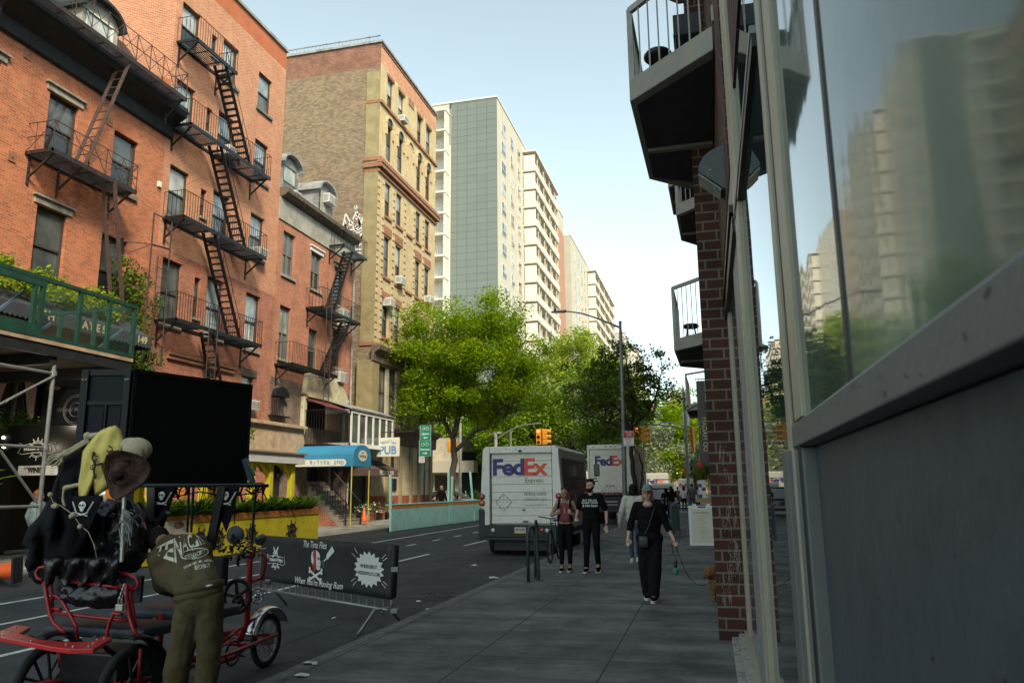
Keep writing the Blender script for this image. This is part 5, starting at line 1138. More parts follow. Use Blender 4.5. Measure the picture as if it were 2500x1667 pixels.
MB().lathe([(.19,.04),(.17,.08),(.075,.62),(.07,.66)],(0,0,0),20).xf(Mx).build('body','cone_orange',t,smooth=True); MB().box(-.25,.25,-.25,.25,0,.05).xf(Mx).build('foot','rubber',t,bevel=.02); MB().lathe([(.078,.60),(.055,.72),(0,.725)],(0,0,0),16).xf(Mx).build('collar','rubber',t)
# flower boxes, rail and bench by the pub
m=MB()
for k in range(2):
    z=.3+k*.55; m.bar((FX+.9,38.2,z),(FX+.9,41.5,z),.03)
for i in range(5): m.bar((FX+.9,38.2+i*.82,0),(FX+.9,38.2+i*.82,.95),.03)
m.bar((FX+.9,38.2,.95),(FX+.9,41.5,.95),.03); tag(m.build('terrace_rail','iron'),'low iron rail in front of the dark pub terrace','railing')
random.seed(9); c=[(FX+.8+random.random()*.2,37.0+random.random()*4.0,.55+random.random()*.35) for i in range(22)]
t=thing('flower_box','white flowers and leaves in boxes on the pub terrace rail','flowers',(FX+.9,39,.5)); leaves_mesh('foliage',c,.25,50,.09,'leaf_hedge',t); leaves_mesh('blossom',c,.27,14,.09,'ink_white',t)
t=thing('bench','low brown bench beside the pub wall','bench',(FX+.6,41.0,0)); MB().box(FX+.35,FX+.8,40.2,41.6,.38,.44).build('seat','terracotta',t,bevel=.01)
for y in (40.3,41.5): MB().box(FX+.4,FX+.75,y-.03,y+.03,0,.38).build('leg','iron',t)
# ---------------------------------------------------------------- street furniture
mat('pole_grey',(.19,.20,.205),.5,metal=.3,var=.25,scale=8,dirt=(.12,.12,.12),dscale=4); mat('signal_yellow',(.80,.33,.02),.5,var=.1); mat('rail_green',(.03,.05,.055),.5,var=.2)
emis('lamp_red',(1,.10,.04),3.0); emis('lamp_green',(.1,.9,.5),2.0); mat('lamp_off',(.03,.02,.01),.3)
# lamp post with arm
t=thing('street_lamp','tall grey street lamp with long curved arm standing at the kerb among the trees','street lamp',(-3.4,32,0))
P0=Vector((-3.42,32,0)); top=ony(1514,787,32)
m=MB(); m.tube([P0,P0+Vector((0,0,1.2)),Vector((-3.36,32,5)),top],[.11,.10,.085,.06],10); m.ell(top,.075,8,6); m.build('pole','pole_grey',t,smooth=True)
m=MB(); m.box(-3.62,-3.22,31.8,32.2,-.02,.55); m.box(-3.57,-3.27,31.85,32.15,.55,.95); m.build('base','pole_grey',t,bevel=.03)
arm=[ony(u,v,32) for u,v in ((1514,800),(1490,790),(1455,776),(1420,765),(1393,761),(1377,760))]
MB().tube(arm,[.045,.042,.038,.034,.03,.028],8).build('arm','pole_grey',t,smooth=True)
h=arm[-1]; m=MB(); m.prism([h+Vector((.1,-.1,.05)),h+Vector((-.55,-.09,.03)),h+Vector((-.58,-.09,-.02)),h+Vector((.05,-.1,-.05))],(0,.22,0)); m.build('lamp_head','pole_grey',t,bevel=.02); m=MB(); m.lathe([(.06,0),(.05,.09),(.02,.11)],(h.x-.4,32,h.z+.03),8); m.build('sensor','black_metal',t)
# parking sign on the post
t=thing('parking_sign','red and white no standing parking sign high on the grey lamp post','sign',(-3.2,31.8,3.7)); y=31.86
a=ony(1521,1052,y); b=ony(1548,1088,y); mid=a.z+(b.z-a.z)*.46
MB().box(a.x,b.x,y-.012,y,b.z,a.z).build('panel','ink_white',t); MB().box(a.x+.01,b.x-.01,y-.016,y-.0125,mid,a.z-.01).build('red_field','ink_red',t)
cx=(a.x+b.x)/2; w_=b.x-a.x; m=MB(); P=lambda z:planeXY((cx+.03,y-.019,z),(1,0,0),(0,0,1)); text(m,"NO STANDING",.055,P(a.z-.06),.002,sx=.8); text(m,"7AM-7PM",.05,P(a.z-.13),.002); text(m,"MON-FRI",.05,P(a.z-.19),.002); m.bar((a.x+.05,y-.019,mid+.035),(b.x-.05,y-.019,mid+.035),.014,.003); m.build('lettering','ink_white',t)
m=MB(); text(m,"2 HR PARKING",.055,planeXY((cx,y-.019,mid-.07),(1,0,0),(0,0,1)),.002,sx=.75); text(m,"9AM-7PM",.045,planeXY((cx,y-.019,mid-.15),(1,0,0),(0,0,1)),.002); text(m,"INCL SUN",.045,planeXY((cx,y-.019,mid-.22),(1,0,0),(0,0,1)),.002); m.bar((a.x+.06,y-.019,b.z+.04),(b.x-.06,y-.019,b.z+.04),.018,.003); m.build('small_lettering','ink_red',t)
def signal(label,u,v,Y,armpts,pole,lamp=0,mat_l='lamp_red',s=1.):
    t=thing('traffic_signal',label,'traffic light',(pole[0],Y,0),0,'traffic signals at the crossings')
    c=ony(u,v,Y)
    MB().tube([(pole[0],Y,0),(pole[0],Y,pole[1])],[.12*s,.08*s],8).build('pole','pole_grey',t)
    MB().tube([ony(a,b,Y) for a,b in armpts],.055*s,6).build('arm','pole_grey',t)
    for dx,face in ((-.22*s,0),(.22*s,1)):
        m=MB(); x=c.x+dx
        for k in (-1,0,1):
            m.box(x-.17*s,x+.17*s,Y-.12*s,Y+.12*s,c.z+k*.36*s-.17*s,c.z+k*.36*s+.17*s)
        if face==0:
            for k in (-1,0,1): m.tube([(x+.13*s*math.cos(q*math.pi/8),Y-.12*s-.16*s*(math.sin(q*math.pi/8)>-.1),c.z+k*.36*s+.13*s*math.sin(q*math.pi/8)) for q in range(-1,10)],.012*s,4)
        else:
            for k in (-1,0,1): m.tube([(x+.15*s,Y,c.z+k*.36*s),(x+.42*s,Y,c.z+k*.36*s)],.14*s,10)
        hd=m.build('signal_head','signal_yellow',t,bevel=.015*s)
        if face==0:
            for k,n_ in ((1,0),(0,1),(-1,2)):
                MB().lathe([(.115*s,-.02*s),(.10*s,-.03*s),(0,-.04*s)],(x,Y-.12*s,c.z+k*.36*s),12,'y').build('lens',mat_l if n_==lamp else 'lamp_off',hd)
    return t
signal('yellow traffic signal hanging on a long curved arm left of the far delivery truck',1323,1066,60,((1215,1070),(1245,1050),(1280,1037),(1322,1033)),(-15.4,6.2),s=1.15)
signal('yellow traffic signal on a pale arm right of the parking sign',1563,1062,58,((1552,1034),(1600,1036),(1650,1042),(1687,1053)),(-1.55,8.6),s=1.15)
signal('tiny yellow signal with green light far down the street',1657,1148,135,((1625,1158),(1645,1150),(1656,1147)),(-4.8,5),lamp=2,mat_l='lamp_green',s=1.1)
t=thing('street_lamp','pale street lamp and signal pole behind the flag on the right kerb','street lamp',(-1.5,58.6,0)); MB().tube([(-1.6,58.6,0),(-1.6,58.6,9.0)],[.11,.07],8).build('pole','zinc',t)
m=MB(); m.tube([ony(a,b,58.6) for a,b in ((1685,1045),(1655,1034),(1632,1031),(1612,1032))],.05,6); m.build('arm','zinc',t); c=ony(1675,1020,58.6); MB().lathe([(.2,-.6),(.24,.4),(.1,.5)],(c.x,58.6,c.z),10).build('drum','white_paint',t)
t=thing('street_lamp','pale thin lamp post rising behind the street tree by the teal barrier','street lamp',(-17.9,56,0)); a=ony(1124,970,56); MB().tube([(a.x,56,0),(a.x,56,a.z)],[.13,.09],8).build('pole','zinc',t); m=MB(); b_=ony(1148,960,56); m.tube([a,b_],.05,6); m.build('arm','zinc',t)
b_=ony(1120,1090,55.7); m=MB(); m.box(b_.x-.85,b_.x-.15,55.5,55.8,b_.z-.4,b_.z+.5); tag(m.build('pedestrian_signal','signal_yellow',bevel=.04),'yellow pedestrian signal box on the thin pale lamp post','signal box')
t=thing('camera_pole','pale T-shaped pole rising behind the parked delivery van','pole',(-16,61,0)); a=ony(1210,1055,61); MB().tube([(a.x,61,0),(a.x,61,a.z)],.14,8).build('pole','zinc',t); MB().tube([ony(1196,1057,61),ony(1224,1057,61)],.09,6).build('crossbar','zinc',t)
# bike racks : two hoops
def rack(label,x,y,h,w_=.62):
    t=thing('bike_rack',label,'bike rack',(x,y,0),0,'bike racks at the kerb')
    P=[(x,y,0),(x,y,h-.22)]+[(x+0*k,y+.22-.22*math.cos(k*math.pi/12),h-.22+.22*math.sin(k*math.pi/12)) for k in range(1,7)]+[(x,y+w_-.22+.22*math.sin(k*math.pi/12),h-.22+.22*math.cos(k*math.pi/12)) for k in range(0,7)]+[(x,y+w_,0)]
    MB().tube(P,.03,10).build('hoop','rail_green',t,smooth=True)
    for yy in (y,y+w_): MB().lathe([(.08,0),(.08,.012),(0,.012)],(x,yy,0.001),12).build('base_plate','rail_green',t)
rack('black steel hoop bike rack in front of the parked van, the nearer hoop',-3.23,13.75,.93)
# lone post of second rack (leaning)
t=thing('bollard_post','dark straight steel post standing just behind the hoop rack','post',(-3.13,14.1,0)); MB().tube([(-3.11,14.05,0),(-3.13,14.05,1.0)],.03,10).build('post','rail_green',t); MB().tube([(-3.13,14.05,.92),(-3.13,13.99,1.05)],.03,8).build('cap','rail_green',t)
MB().lathe([(.09,0),(.09,.012),(0,.012)],(-3.11,14.05,0.001),12).build('base_plate','rail_green',t)
# ---------------------------------------------------------------- delivery trucks
mat('truck_white',(.74,.73,.67),.45,var=.06,scale=3,coat=.15,dirt=(.62,.60,.54),dscale=5); mat('truck_door',(.76,.75,.66),.5,var=.06,scale=2,dirt=(.64,.62,.53),dscale=7); mat('truck_dark',(.02,.022,.025),.6,var=.2)
glass('side_gloss',(.035,.035,.05),.12,wav=.2,spec=.7); mat('tail_red',(.35,.01,.01),.25,coat=.5,var=.1); mat('tail_amber',(.45,.10,.01),.25,coat=.5,var=.1); mat('lens_white',(.6,.58,.5),.2,var=.1); mat('tail_glow',(.9,.03,.02),.3)
def logo(par,cx,y,z,wd,plane=None):
    L=MB(); s=wd/2.62; Pl=plane or (lambda x,zz:Vector((cx+x,y,z+zz)))
    L2=MB(); text(L,"Fed",s*1.38,lambda x,zz:Pl(x-wd*.5,zz),.038*s,'LEFT',space=.9); text(L2,"Ex",s*1.38,lambda x,zz:Pl(x-wd*.5,zz),.038*s,'LEFT',space=.9)
    xr=max((v[0] for v in L.v)) if plane is None else None
    return L,L2
def flat_logo(par,x0,x1,y,z0,z1):
    # measured letter blocks stretched to the sign's box
    A,_f=textmesh("Fed",1,.036,'LEFT',0,.92); B,_g=textmesh("Ex",1,.026,'LEFT',0,.92)
    ax0=min(p[0] for p in A);ax1=max(p[0] for p in A);ay0=min(p[1] for p in A);ay1=max(p[1] for p in A)
    bx0=min(p[0] for p in B);bx1=max(p[0] for p in B);by0=min(p[1] for p in B);by1=max(p[1] for p in B)
    xs=x0+(x1-x0)*.575
    MB().add([(x0+(p[0]-ax0)/(ax1-ax0)*(xs-x0),y,z0+(p[1]-ay0)/(ay1-ay0)*(z1-z0)) for p in A],_f).build('logo_purple','ink_purple',par)
    MB().add([(xs+.0+(p[0]-bx0)/(bx1-bx0)*(x1-xs),y,z0+(p[1]-by0)/(by1-by0)*(z1-z0)) for p in B],_g).build('logo_orange','ink_orange',par)
def wheel(par,x,y,z,r,wd,mt='rubber'):
    o=MB().lathe([(r*.6,-wd/2),(r*.95,-wd/2),(r,-wd*.35),(r,wd*.35),(r*.95,wd/2),(r*.6,wd/2)],(x,y,z),24,'x').build('wheel',mt,par,smooth=False)
    MB().lathe([(r*.6,-wd*.3),(r*.3,-wd*.15),(.02,-wd*.2)],(x,y,z),16,'x').build('rim','alu',o); return o
t=thing('delivery_van','white parcel delivery step van seen from behind, nearest of the trucks, purple and orange letters','van',(-5.0,22.8,RZ))
x0,x1,yr=-6.17,-3.84,20.5
def body_prof(y): return None
# main body with tapered back corners
m=MB(); 
poly=[(x0+.06,.30),(x0+.0,.6),(x0,1.2),(x0+.10,2.70),(x0+.18,2.78),(x1-.18,2.78),(x1-.10,2.70),(x1,1.2),(x1,.6),(x1-.06,.30)]
m.prism([(a,yr+.22,b) for a,b in poly],(0,4.35,0)); m.build('body','truck_white',t,bevel=.03)
# rear frame around the roller door
dx0,dx1,dz0,dz1=-5.87,-4.12,.70,2.58
m=MB(); m.prism([(x0+.04,yr,1.35),(x0+.10,yr,2.68),(x0+.18,yr,2.77),(dx0,yr,2.77),(dx0,yr,.66),(x0+.14,yr,.66),(x0+.14,yr,1.2)],(0,.22,0)); m.prism([(x1-.02,yr,.66),(dx1,yr,.66),(dx1,yr,2.77),(x1-.18,yr,2.77),(x1-.10,yr,2.68),(x1-.02,yr,1.35)],(0,.22,0)); m.box(dx0,dx1,yr,yr+.22,dz1,2.77); m.build('rear_frame','truck_white',t,bevel=.02)
m=MB(); n=9
for i in range(n): a=dz0+(dz1-dz0)*i/n; m.box(dx0+.03,dx1-.03,yr+.10,yr+.16,a+.004,a+(dz1-dz0)/n-.004)
m.build('roller_door','truck_door',t,bevel=.006); MB().box(dx0,dx1,yr+.12,yr+.18,dz0,dz1).build('door_track','truck_dark',t)
fy=yr+.092; flat_logo(t,-5.80,-4.25,fy,1.98,2.44)
m=MB(); text(m,"Express",.165,planeXY((-4.64,fy,1.845),(1,0,0),(0,0,1)),.0); text(m,"fedex.com",.145,planeXY((-4.62,fy,1.49),(1,0,0),(0,0,1)),.0); m.build('lettering','ink_grey',t)
m=MB(); text(m,"1.800.GoFedEx",.105,planeXY((-4.62,fy,1.335),(1,0,0),(0,0,1)),.0); text(m,"The World On Time",.078,planeXY((-4.62,fy,1.19),(1,0,0),(0,0,1)),-.0,shear=.2); mat('ink_lightgrey',(.30,.30,.29),.7); m.build('small_lettering','ink_lightgrey',t)
m=MB(); c=(-5.50,1.27)
q=[(0,.235),(.225,0),(0,-.235),(-.225,0)]
for i in range(4): a,b=q[i],q[(i+1)%4]; m.bar((c[0]+a[0],fy-.004,c[1]+a[1]),(c[0]+b[0],fy-.004,c[1]+b[1]),.014,.01)
m.bar((c[0]-.22,fy,c[1]),(c[0]+.22,fy,c[1]),.006,.004)
for i in range(4):
    a,b=q[i],q[(i+1)%4]; mx,mz=(a[0]+b[0])/2,(a[1]+b[1])/2; m.bar((c[0]+mx*.85,fy-.006,c[1]+mz*.85),(c[0]+mx*1.15,fy-.006,c[1]+mz*1.15),.02,.01)
for k in (-.15,0.07,.16): m.ell((c[0],fy-.003,c[1]+k),.012,6,5)
m.build('placard_holder','ink_lightgrey',t)
m=MB(); m.box(-4.98,-4.9,yr+.06,yr+.09,1.06,1.075); m.box(-4.945,-4.90,yr+.05,yr+.09,1.05,1.085); m.box(-4.96,-4.82,yr+.06,yr+.095,.74,.775); m.build('latch','truck_dark',t)
for u,z_,mt in ((-6.085,1.42,'tail_red'),(-6.085,1.25,'tail_amber')):
    o=MB().lathe([(.085,0),(.085,-.03)],(u,yr+.01,z_),18,'y').build('tail_light','truck_dark',t); MB().lathe([(.07,-.031),(.05,-.05),(0,-.055)],(u,yr+.01,z_),18,'y').build('lens',mt,o)
for z_,mt in ((1.42,'tail_red'),(1.25,'tail_amber')):
    o=MB().lathe([(.085,0),(.085,-.03)],(-3.95,yr+.01,z_),18,'y').build('tail_light','truck_dark',t); MB().lathe([(.07,-.031),(.05,-.05),(0,-.055)],(-3.95,yr+.01,z_),18,'y').build('lens',mt,o)
m=MB(); m.prism([(x0-.02,yr-.005,1.10),(x0+.0,yr-.03,.36),(x0+.16,yr-.03,.30),(x0+.17,yr-.005,1.04)],(0,.3,0)); m.prism([(x1+.0,yr-.005,1.10),(x1+.0,yr-.03,.36),(x1-.16,yr-.03,.30),(x1-.17,yr-.005,1.04)],(0,.3,0)); m.build('corner_guard','truck_dark',t,bevel=.02)
m=MB(); m.box(x0+.1,x1-.1,yr-.02,yr+.25,.35,.66); m.build('tailboard','truck_dark',t,bevel=.01)
m=MB(); m.box(x0+.02,x1-.02,yr-.14,yr+.1,.27,.34); m.build('bumper','truck_dark',t,bevel=.015)
m=MB(); m.box(-5.17,-4.86,yr-.035,yr-.022,.45,.61); pl_=m.build('license_plate','ink_cream',t); MB().box(-5.17,-4.86,yr-.040,yr-.036,.45,.485).build('yellow_band','pole_yellow',pl_)
m=MB(); text(m,"ZKT-7426",.085,planeXY((-5.015,yr-.042,.545),(1,0,0),(0,0,1)),.003,sx=.72); m.build('lettering','ink_purple',pl_)
for x,mt in ((-5.77,'lens_white'),(-4.42,'tail_red'),(-4.28,'lens_white')): MB().lathe([(.055,0),(.045,-.02),(0,-.025)],(x,yr-.022,.53),14,'y').build('reverse_light',mt,t)
m=MB()
for x in (-5.4,-5.12,-4.86): m.ell((x,yr-.004,2.69),.014,6,5)
m.ell((-5.0,yr-.02,2.64),(.05,.04,.03)); m.build('marker_lights','truck_dark',t)
MB().quad((x1+.004,yr+.3,.95),(x1+.004,yr+4.2,.95),(x1+.004-.07,yr+4.2,2.45),(x1+.004-.07,yr+.3,2.45)).build('side_wrap','side_gloss',t)
m=MB(); A,f=textmesh("FedEx",1,.036,'LEFT'); ax1=max(p[0] for p in A)
m.add([(x1+.008-.05*(p[1]+.35),yr+.5+(p[0]/ax1)*3.3,1.45+p[1]*1.0) for p in A],f); mat('wrap_red',(.16,.02,.02),.3,coat=.5); m.build('side_logo','wrap_red',t)
MB().quad((x1+.006,yr+3.0,.96),(x1+.006,yr+4.1,.96),(x1+.006-.07,yr+4.1,2.4),(x1+.006-.07,yr+3.0,2.4)).build('side_wrap_red','wrap_red',t)
MB().box(x1-.02,x1+.03,yr+.05,yr+4.5,.42,.55).build('rub_rail','truck_dark',t)
for x in (x0+.33,x1-.33): 
    for y in (yr+1.05,yr+3.6): wheel(t,x,y,RZ+.37,.37,.5 if y<yr+2 else .26)
MB().box(x0+.4,x1-.4,yr+.1,yr+1.4,.0,.3).build('chassis','truck_dark',t)
m=MB(); m.box(-3.62,-3.44,yr+4.3,yr+4.42,2.0,2.38); o=m.build('wing_mirror','truck_dark',t,bevel=.03); MB().tube([(x1-.05,yr+4.3,1.9),(-3.55,yr+4.36,1.92),(-3.55,yr+4.36,2.1)],.02,6).tube([(x1-.05,yr+4.3,1.75),(-3.5,yr+4.36,1.85)],.02,6).build('bracket','truck_dark',o)
MB().quad((-3.61,yr+4.298,2.02),(-3.45,yr+4.298,2.02),(-3.45,yr+4.298,2.36),(-3.61,yr+4.298,2.36)).build('mirror_glass','pane_mid',o)
# truck 2
t=thing('box_truck','tall white box truck with grubby roller door parked ahead of the step van','truck',(-4.8,42,RZ))
X0,X1,Y2=-6.0,-3.62,39.0; zt=3.78; z0_=1.38
MB().box(X0,X1,Y2+.1,Y2+6.2,z0_,zt).build('box','truck_white',t,bevel=.03)
m=MB(); m.box(X0,X0+.1,Y2,Y2+.1,z0_,zt); m.box(X1-.1,X1,Y2,Y2+.1,z0_,zt); m.box(X0+.1,X1-.1,Y2,Y2+.1,zt-.22,zt); m.build('rear_frame','truck_white',t,bevel=.01)
m=MB(); n=8
for i in range(n): a=z0_+.03+(zt-.25-z0_-.03)*i/n; m.box(X0+.12,X1-.12,Y2+.05,Y2+.09,a+.008,a+(zt-.25-z0_)/n-.008)
m.build('roller_door','truck_door',t); flat_logo(t,-5.62,-4.12,Y2+.042,2.72,3.22)
m=MB()
for x in (-5.7,-5.05,-4.8,-4.55,-3.9): m.box(x-.05,x+.05,Y2-.01,Y2,zt-.12,zt-.08)
m.build('marker_lights','tail_red',t)
m=MB(); text(m,"261500",.16,planeXY((-4.9,Y2+.042,1.72),(1,0,0),(0,0,1)),.002); m.build('fleet_number','ink_grey',t)
random.seed(17); m=MB()
for k in range(5):
    x=-5.3+k*.3; stroke(m,[(x,1.5),(x+.1,1.65),(x+.2,1.5),(x+.05,1.45),(x,1.5)],.02,lambda q:(q[0],Y2+.04,q[1]))
for k in range(16): x=random.uniform(-5.7,-4); z=random.uniform(1.5,3.4); stroke(m,[(x,z),(x+random.uniform(.05,.2),z+.01)],.012,lambda q:(q[0],Y2+.04,q[1]))
m.build('scuffs','ink_lightgrey',t)
m=MB()
for i in range(9): m.box(X0+.1+i*.26,X0+.22+i*.26,Y2-.03,Y2-.02,z0_-.08,z0_-.01)
m.build('reflectors','tail_red',t); MB().box(X0,X1,Y2-.02,Y2+.2,z0_-.12,z0_).build('sill','truck_dark',t)
m=MB(); m.box(X0+.1,X1-.1,Y2+.02,Y2+.3,.45,1.2); m.build('lift_gate','truck_dark',t); m=MB(); m.bar((X0+.3,Y2-.03,.95),(X1-.9,Y2-.03,.95),.04); m.bar((X0+.3,Y2-.03,.8),(X1-.9,Y2-.03,.8),.03); m.build('step_bar','alu',t)
MB().lathe([(.05,0),(.05,-.03)],(X1-.06,Y2-.02,1.6),10,'y').build('tail_light','tail_glow',t)
m=MB(); m.box(X0+.3,X1-.3,Y2+.5,Y2+7,.5,1.3); m.build('chassis','truck_dark',t)
for x in (X0+.35,X1-.35):
    for y in (Y2+1.6,Y2+6.6): wheel(t,x,y,RZ+.45,.45,.45)
MB().box(X0+.15,X1-.15,Y2+6.4,Y2+8.2,.4,2.6).build('cab','truck_white',t,bevel=.1)
mat('van_grey',(.44,.43,.38),.5,var=.1)
# far vans ----------------------------------------------------------
def far_van(label,X0,X1,Y,z0,z1,L,logo_=True,mt='van_grey',rack_=False,graf=False):
    t=thing('delivery_van',label,'van',((X0+X1)/2,Y+L/2,RZ),0,'vans farther down the street')
    MB().box(X0,X1,Y,Y+L,z0,z1).build('body',mt,t,bevel=.08)
    MB().box(X0+.15,X1-.15,Y-.02,Y-.001,z0+.5,z1-.2).build('rear_door','van_grey',t)
    if logo_: flat_logo(t,X0+.12,X1-.35,Y-.03,z1-1.0,z1-.55)
    for x in (X0+.2,X1-.2):
        for y in (Y+.8,Y+L-.9): wheel(t,x,y,RZ+.36,.36,.3)
    m=MB(); m.box(X0,X1,Y-.06,Y+.1,z0-.05,z0+.15); m.build('bumper','truck_dark',t)
    if rack_:
        m=MB(); m.bar((X0+.1,Y+.2,z1+.3),(X1-.1,Y+.2,z1+.3),.05); m.bar((X0+.1,Y+L-1,z1+.3),(X1-.1,Y+L-1,z1+.3),.05)
        for x in (X0+.15,X1-.15): m.bar((x,Y+.2,z1),(x,Y+.2,z1+.3),.05); m.bar((x,Y+.2,z1+.3),(x,Y+L-1,z1+.3),.05)
        m.build('roof_rack','zinc',t)
    if graf:
        g=MB(); pl2=lambda q:(X0+.5+q[0],Y-.03,z1-1.0+q[1])
        for l in ([(.0,.3),(.1,.6),(.25,.4),(.2,.2),(.05,.3)],[(.3,.5),(.35,.2),(.5,.5)],[(.5,.5),(.55,.2),(.7,.45),(.75,.2)],[(0,0),(.6,-.1),(.8,.1)],[(.8,.3),(.9,.6),(1.0,.3)]): stroke(g,l,.05,pl2)
        g.build('graffiti','ink_black',t)
    return t
far_van('white delivery truck with orange and purple lettering beyond the cap wearer',-5.95,-3.9,75,.4,2.98,5)
far_van('cream work van with graffiti and roof rack behind the pedestrians',-4.5,-2.75,62,.35,1.95,4.6,False,'ink_cream',True,True)
far_van('small pale delivery van right of the graffiti van, farthest of the vans',-3.6,-1.9,92,.4,2.6,5)
# cars ---------------------------------------------------------------
def car(label,loc,rz,mt,L=4.6,W=1.8,Hh=1.62,grp='parked and waiting cars'):
    t=thing('car',label,'car',loc,rz,grp); 
    pf=[(-L/2,.35),(-L/2,.85),(-L/2+.25,1.0),(-L/2+.95,1.08),(L/2-.9,1.05),(L/2-.2,.88),(L/2,.7),(L/2,.35)]
    m=MB(); m.prism([(-W/2,y,z) for y,z in pf],(W,0,0)); m.build('body',mt,t,bevel=.08,world=False,smooth=True)
    cf=[(-L/2+.12,1.02),(-L/2+.5,Hh-.1),(-L/2+.9,Hh),(.35,Hh),(1.25,1.05)]
    m=MB(); m.add([(-W/2+.08,y,z) if z<1.1 else (-W/2+.22,y,z) for y,z in cf]+[(W/2-.08,y,z) if z<1.1 else (W/2-.22,y,z) for y,z in cf],[(0,1,2,3,4),(9,8,7,6,5)]+[(i,i+5,i+6,i+1) for i in range(4)]); m.build('windows','pane_mid',t,world=False)
    m=MB(); m.box(-W/2+.2,W/2-.2,-L/2+.75,.4,Hh-.02,Hh+.03)
    for s in (-1,1):
        for y in (-L/2+.55,-.35,.75): m.bar((s*(W/2-.08),y+.15,1.03),(s*(W/2-.2),y,Hh),.05)
    m.build('roof',mt,t,world=False,bevel=.02)
    for s in (-1,1):
        for y in (-L/2+.85,L/2-.9):
            o=MB().lathe([(.2,-.1),(.32,-.1),(.33,-.05),(.33,.08),(.2,.1)],(s*(W/2-.1),y,.33),20,'x').build('wheel','rubber',t,world=False); MB().lathe([(.21,.0),(.21,.112),(.05,.105)] if s>0 else [(.05,-.105),(.21,-.112),(.21,0)],(s*(W/2-.1),y,.33),14,'x').build('rim','alu',o,world=False)
    MB().box(-W/2+.05,-W/2+.3,-L/2-.01,-L/2+.02,.75,.9).build('tail_light','tail_red',t,world=False); MB().box(W/2-.3,W/2-.05,-L/2-.01,-L/2+.02,.75,.9).build('tail_light','tail_red',t,world=False)
    MB().box(-.3,.3,-L/2-.02,-L/2,.5,.63).build('license_plate','ink_cream',t,world=False)
    return t
mat('car_silver',(.42,.43,.42),.3,metal=.3,var=.05,coat=.5); mat('car_black',(.012,.013,.016),.25,var=.05,coat=.5); mat('car_white',(.6,.6,.57),.3,var=.05,coat=.5); mat('car_blue',(.03,.06,.11),.3,coat=.5,var=.05)
car('silver estate car crossing the side street behind the street tree',(-19.4,57.5,RZ),R(-90),'car_silver',4.7)
car('dark car at the right kerb beyond the café railing',(-2.9,47,RZ+.1),0,'car_black')
car('white car far down the street right of the vans',(-2.6,110,RZ),0,'car_white')
car('dark blue car beyond the crossing in the middle lane',(-4.9,68,RZ),0,'car_blue')
# ---------------------------------------------------------------- café railing, A-frame, stall, hanging banner
rl=thing('cafe_railing','dark steel railing round the pavement café, behind the white sandwich board','railing',(-.7,25,0))
def railrun(a,b,par,h=1.06):
    a=Vector(a);b=Vector(b); m=MB(); m.bar(a+Vector((0,0,h)),b+Vector((0,0,h)),.05,.05); m.bar(a+Vector((0,0,h-.11)),b+Vector((0,0,h-.11)),.03,.03); m.bar(a+Vector((0,0,.12)),b+Vector((0,0,.12)),.04,.04); m.build('rail','rail_green',par)
    n=int((b-a).length/.12); k=MB()
    for i in range(1,n): p=a.lerp(b,i/n); k.bar(p+Vector((0,0,.12)),p+Vector((0,0,h-.11)),.014)
    k.build('balusters','rail_green',par)
    for p in (a,b): MB().bar(p,p+Vector((0,0,h+.05)),.06).build('post','rail_green',par)
railrun((-1.25,25.1,0),(.0,25.1,0),rl); railrun((-1.25,25.2,0),(-1.25,31,0),rl)
t=thing('sandwich_board','white framed sandwich board with cream menu sheet on the pavement beside the brick pier','sign board',(-.3,23,0))
m=MB(); x0,x1=-.66,.07; tilt=.12
def bd(x0,x1,z0,z1,y0=0.,th=.03,mt='ink_white',nm='frame'):
    return MB().add([(x,23.0+tilt*z+y0-(k*th),z) for k in (0,1) for (x,z) in ((x0,z0),(x1,z0),(x1,z1),(x0,z1))],[(0,1,2,3),(7,6,5,4),(0,4,5,1),(1,5,6,2),(2,6,7,3),(3,7,4,0)]).build(nm,mt,t)
bd(x0,x1,1.0,1.1); bd(x0,x1,.0,.06); bd(x0,x0+.07,.06,1.0); bd(x1-.07,x1,.06,1.0); bd(x0+.07,x1-.07,.06,1.0,-.01,.012,'menu_cream' if 'menu_cream' in MATS else 'ink_cream','sheet')
bd(x0+.12,x0+.22,1.1,1.15); bd(x1-.22,x1-.12,1.1,1.15); bd(-.4,-.18,1.04,1.08,-.031,.002,'ink_black','handle_slot')
m=MB()
def onb(z): return planeXY((-.295,23.0+tilt*z-.034,z),(1,0,0),(0,tilt,1))
text(m,"LUNCH SPECIAL",.06,onb(.90),.001)
for i,s_ in enumerate(("soup of the day","garden salad","roast chicken","fish and chips","burger","grilled cheese","pasta","veggie wrap","iced tea","coffee")): text(m,s_,.035,onb(.82-i*.065),0)
m.build('lettering','tan_olive',t)
MB().add([(x,23.0+.55-.12*z,z) for (x,z) in ((x0,0),(x1,0),(x1,1.05),(x0,1.05))],[(0,1,2,3)]).build('rear_leaf','ink_white',t,solid=.02)
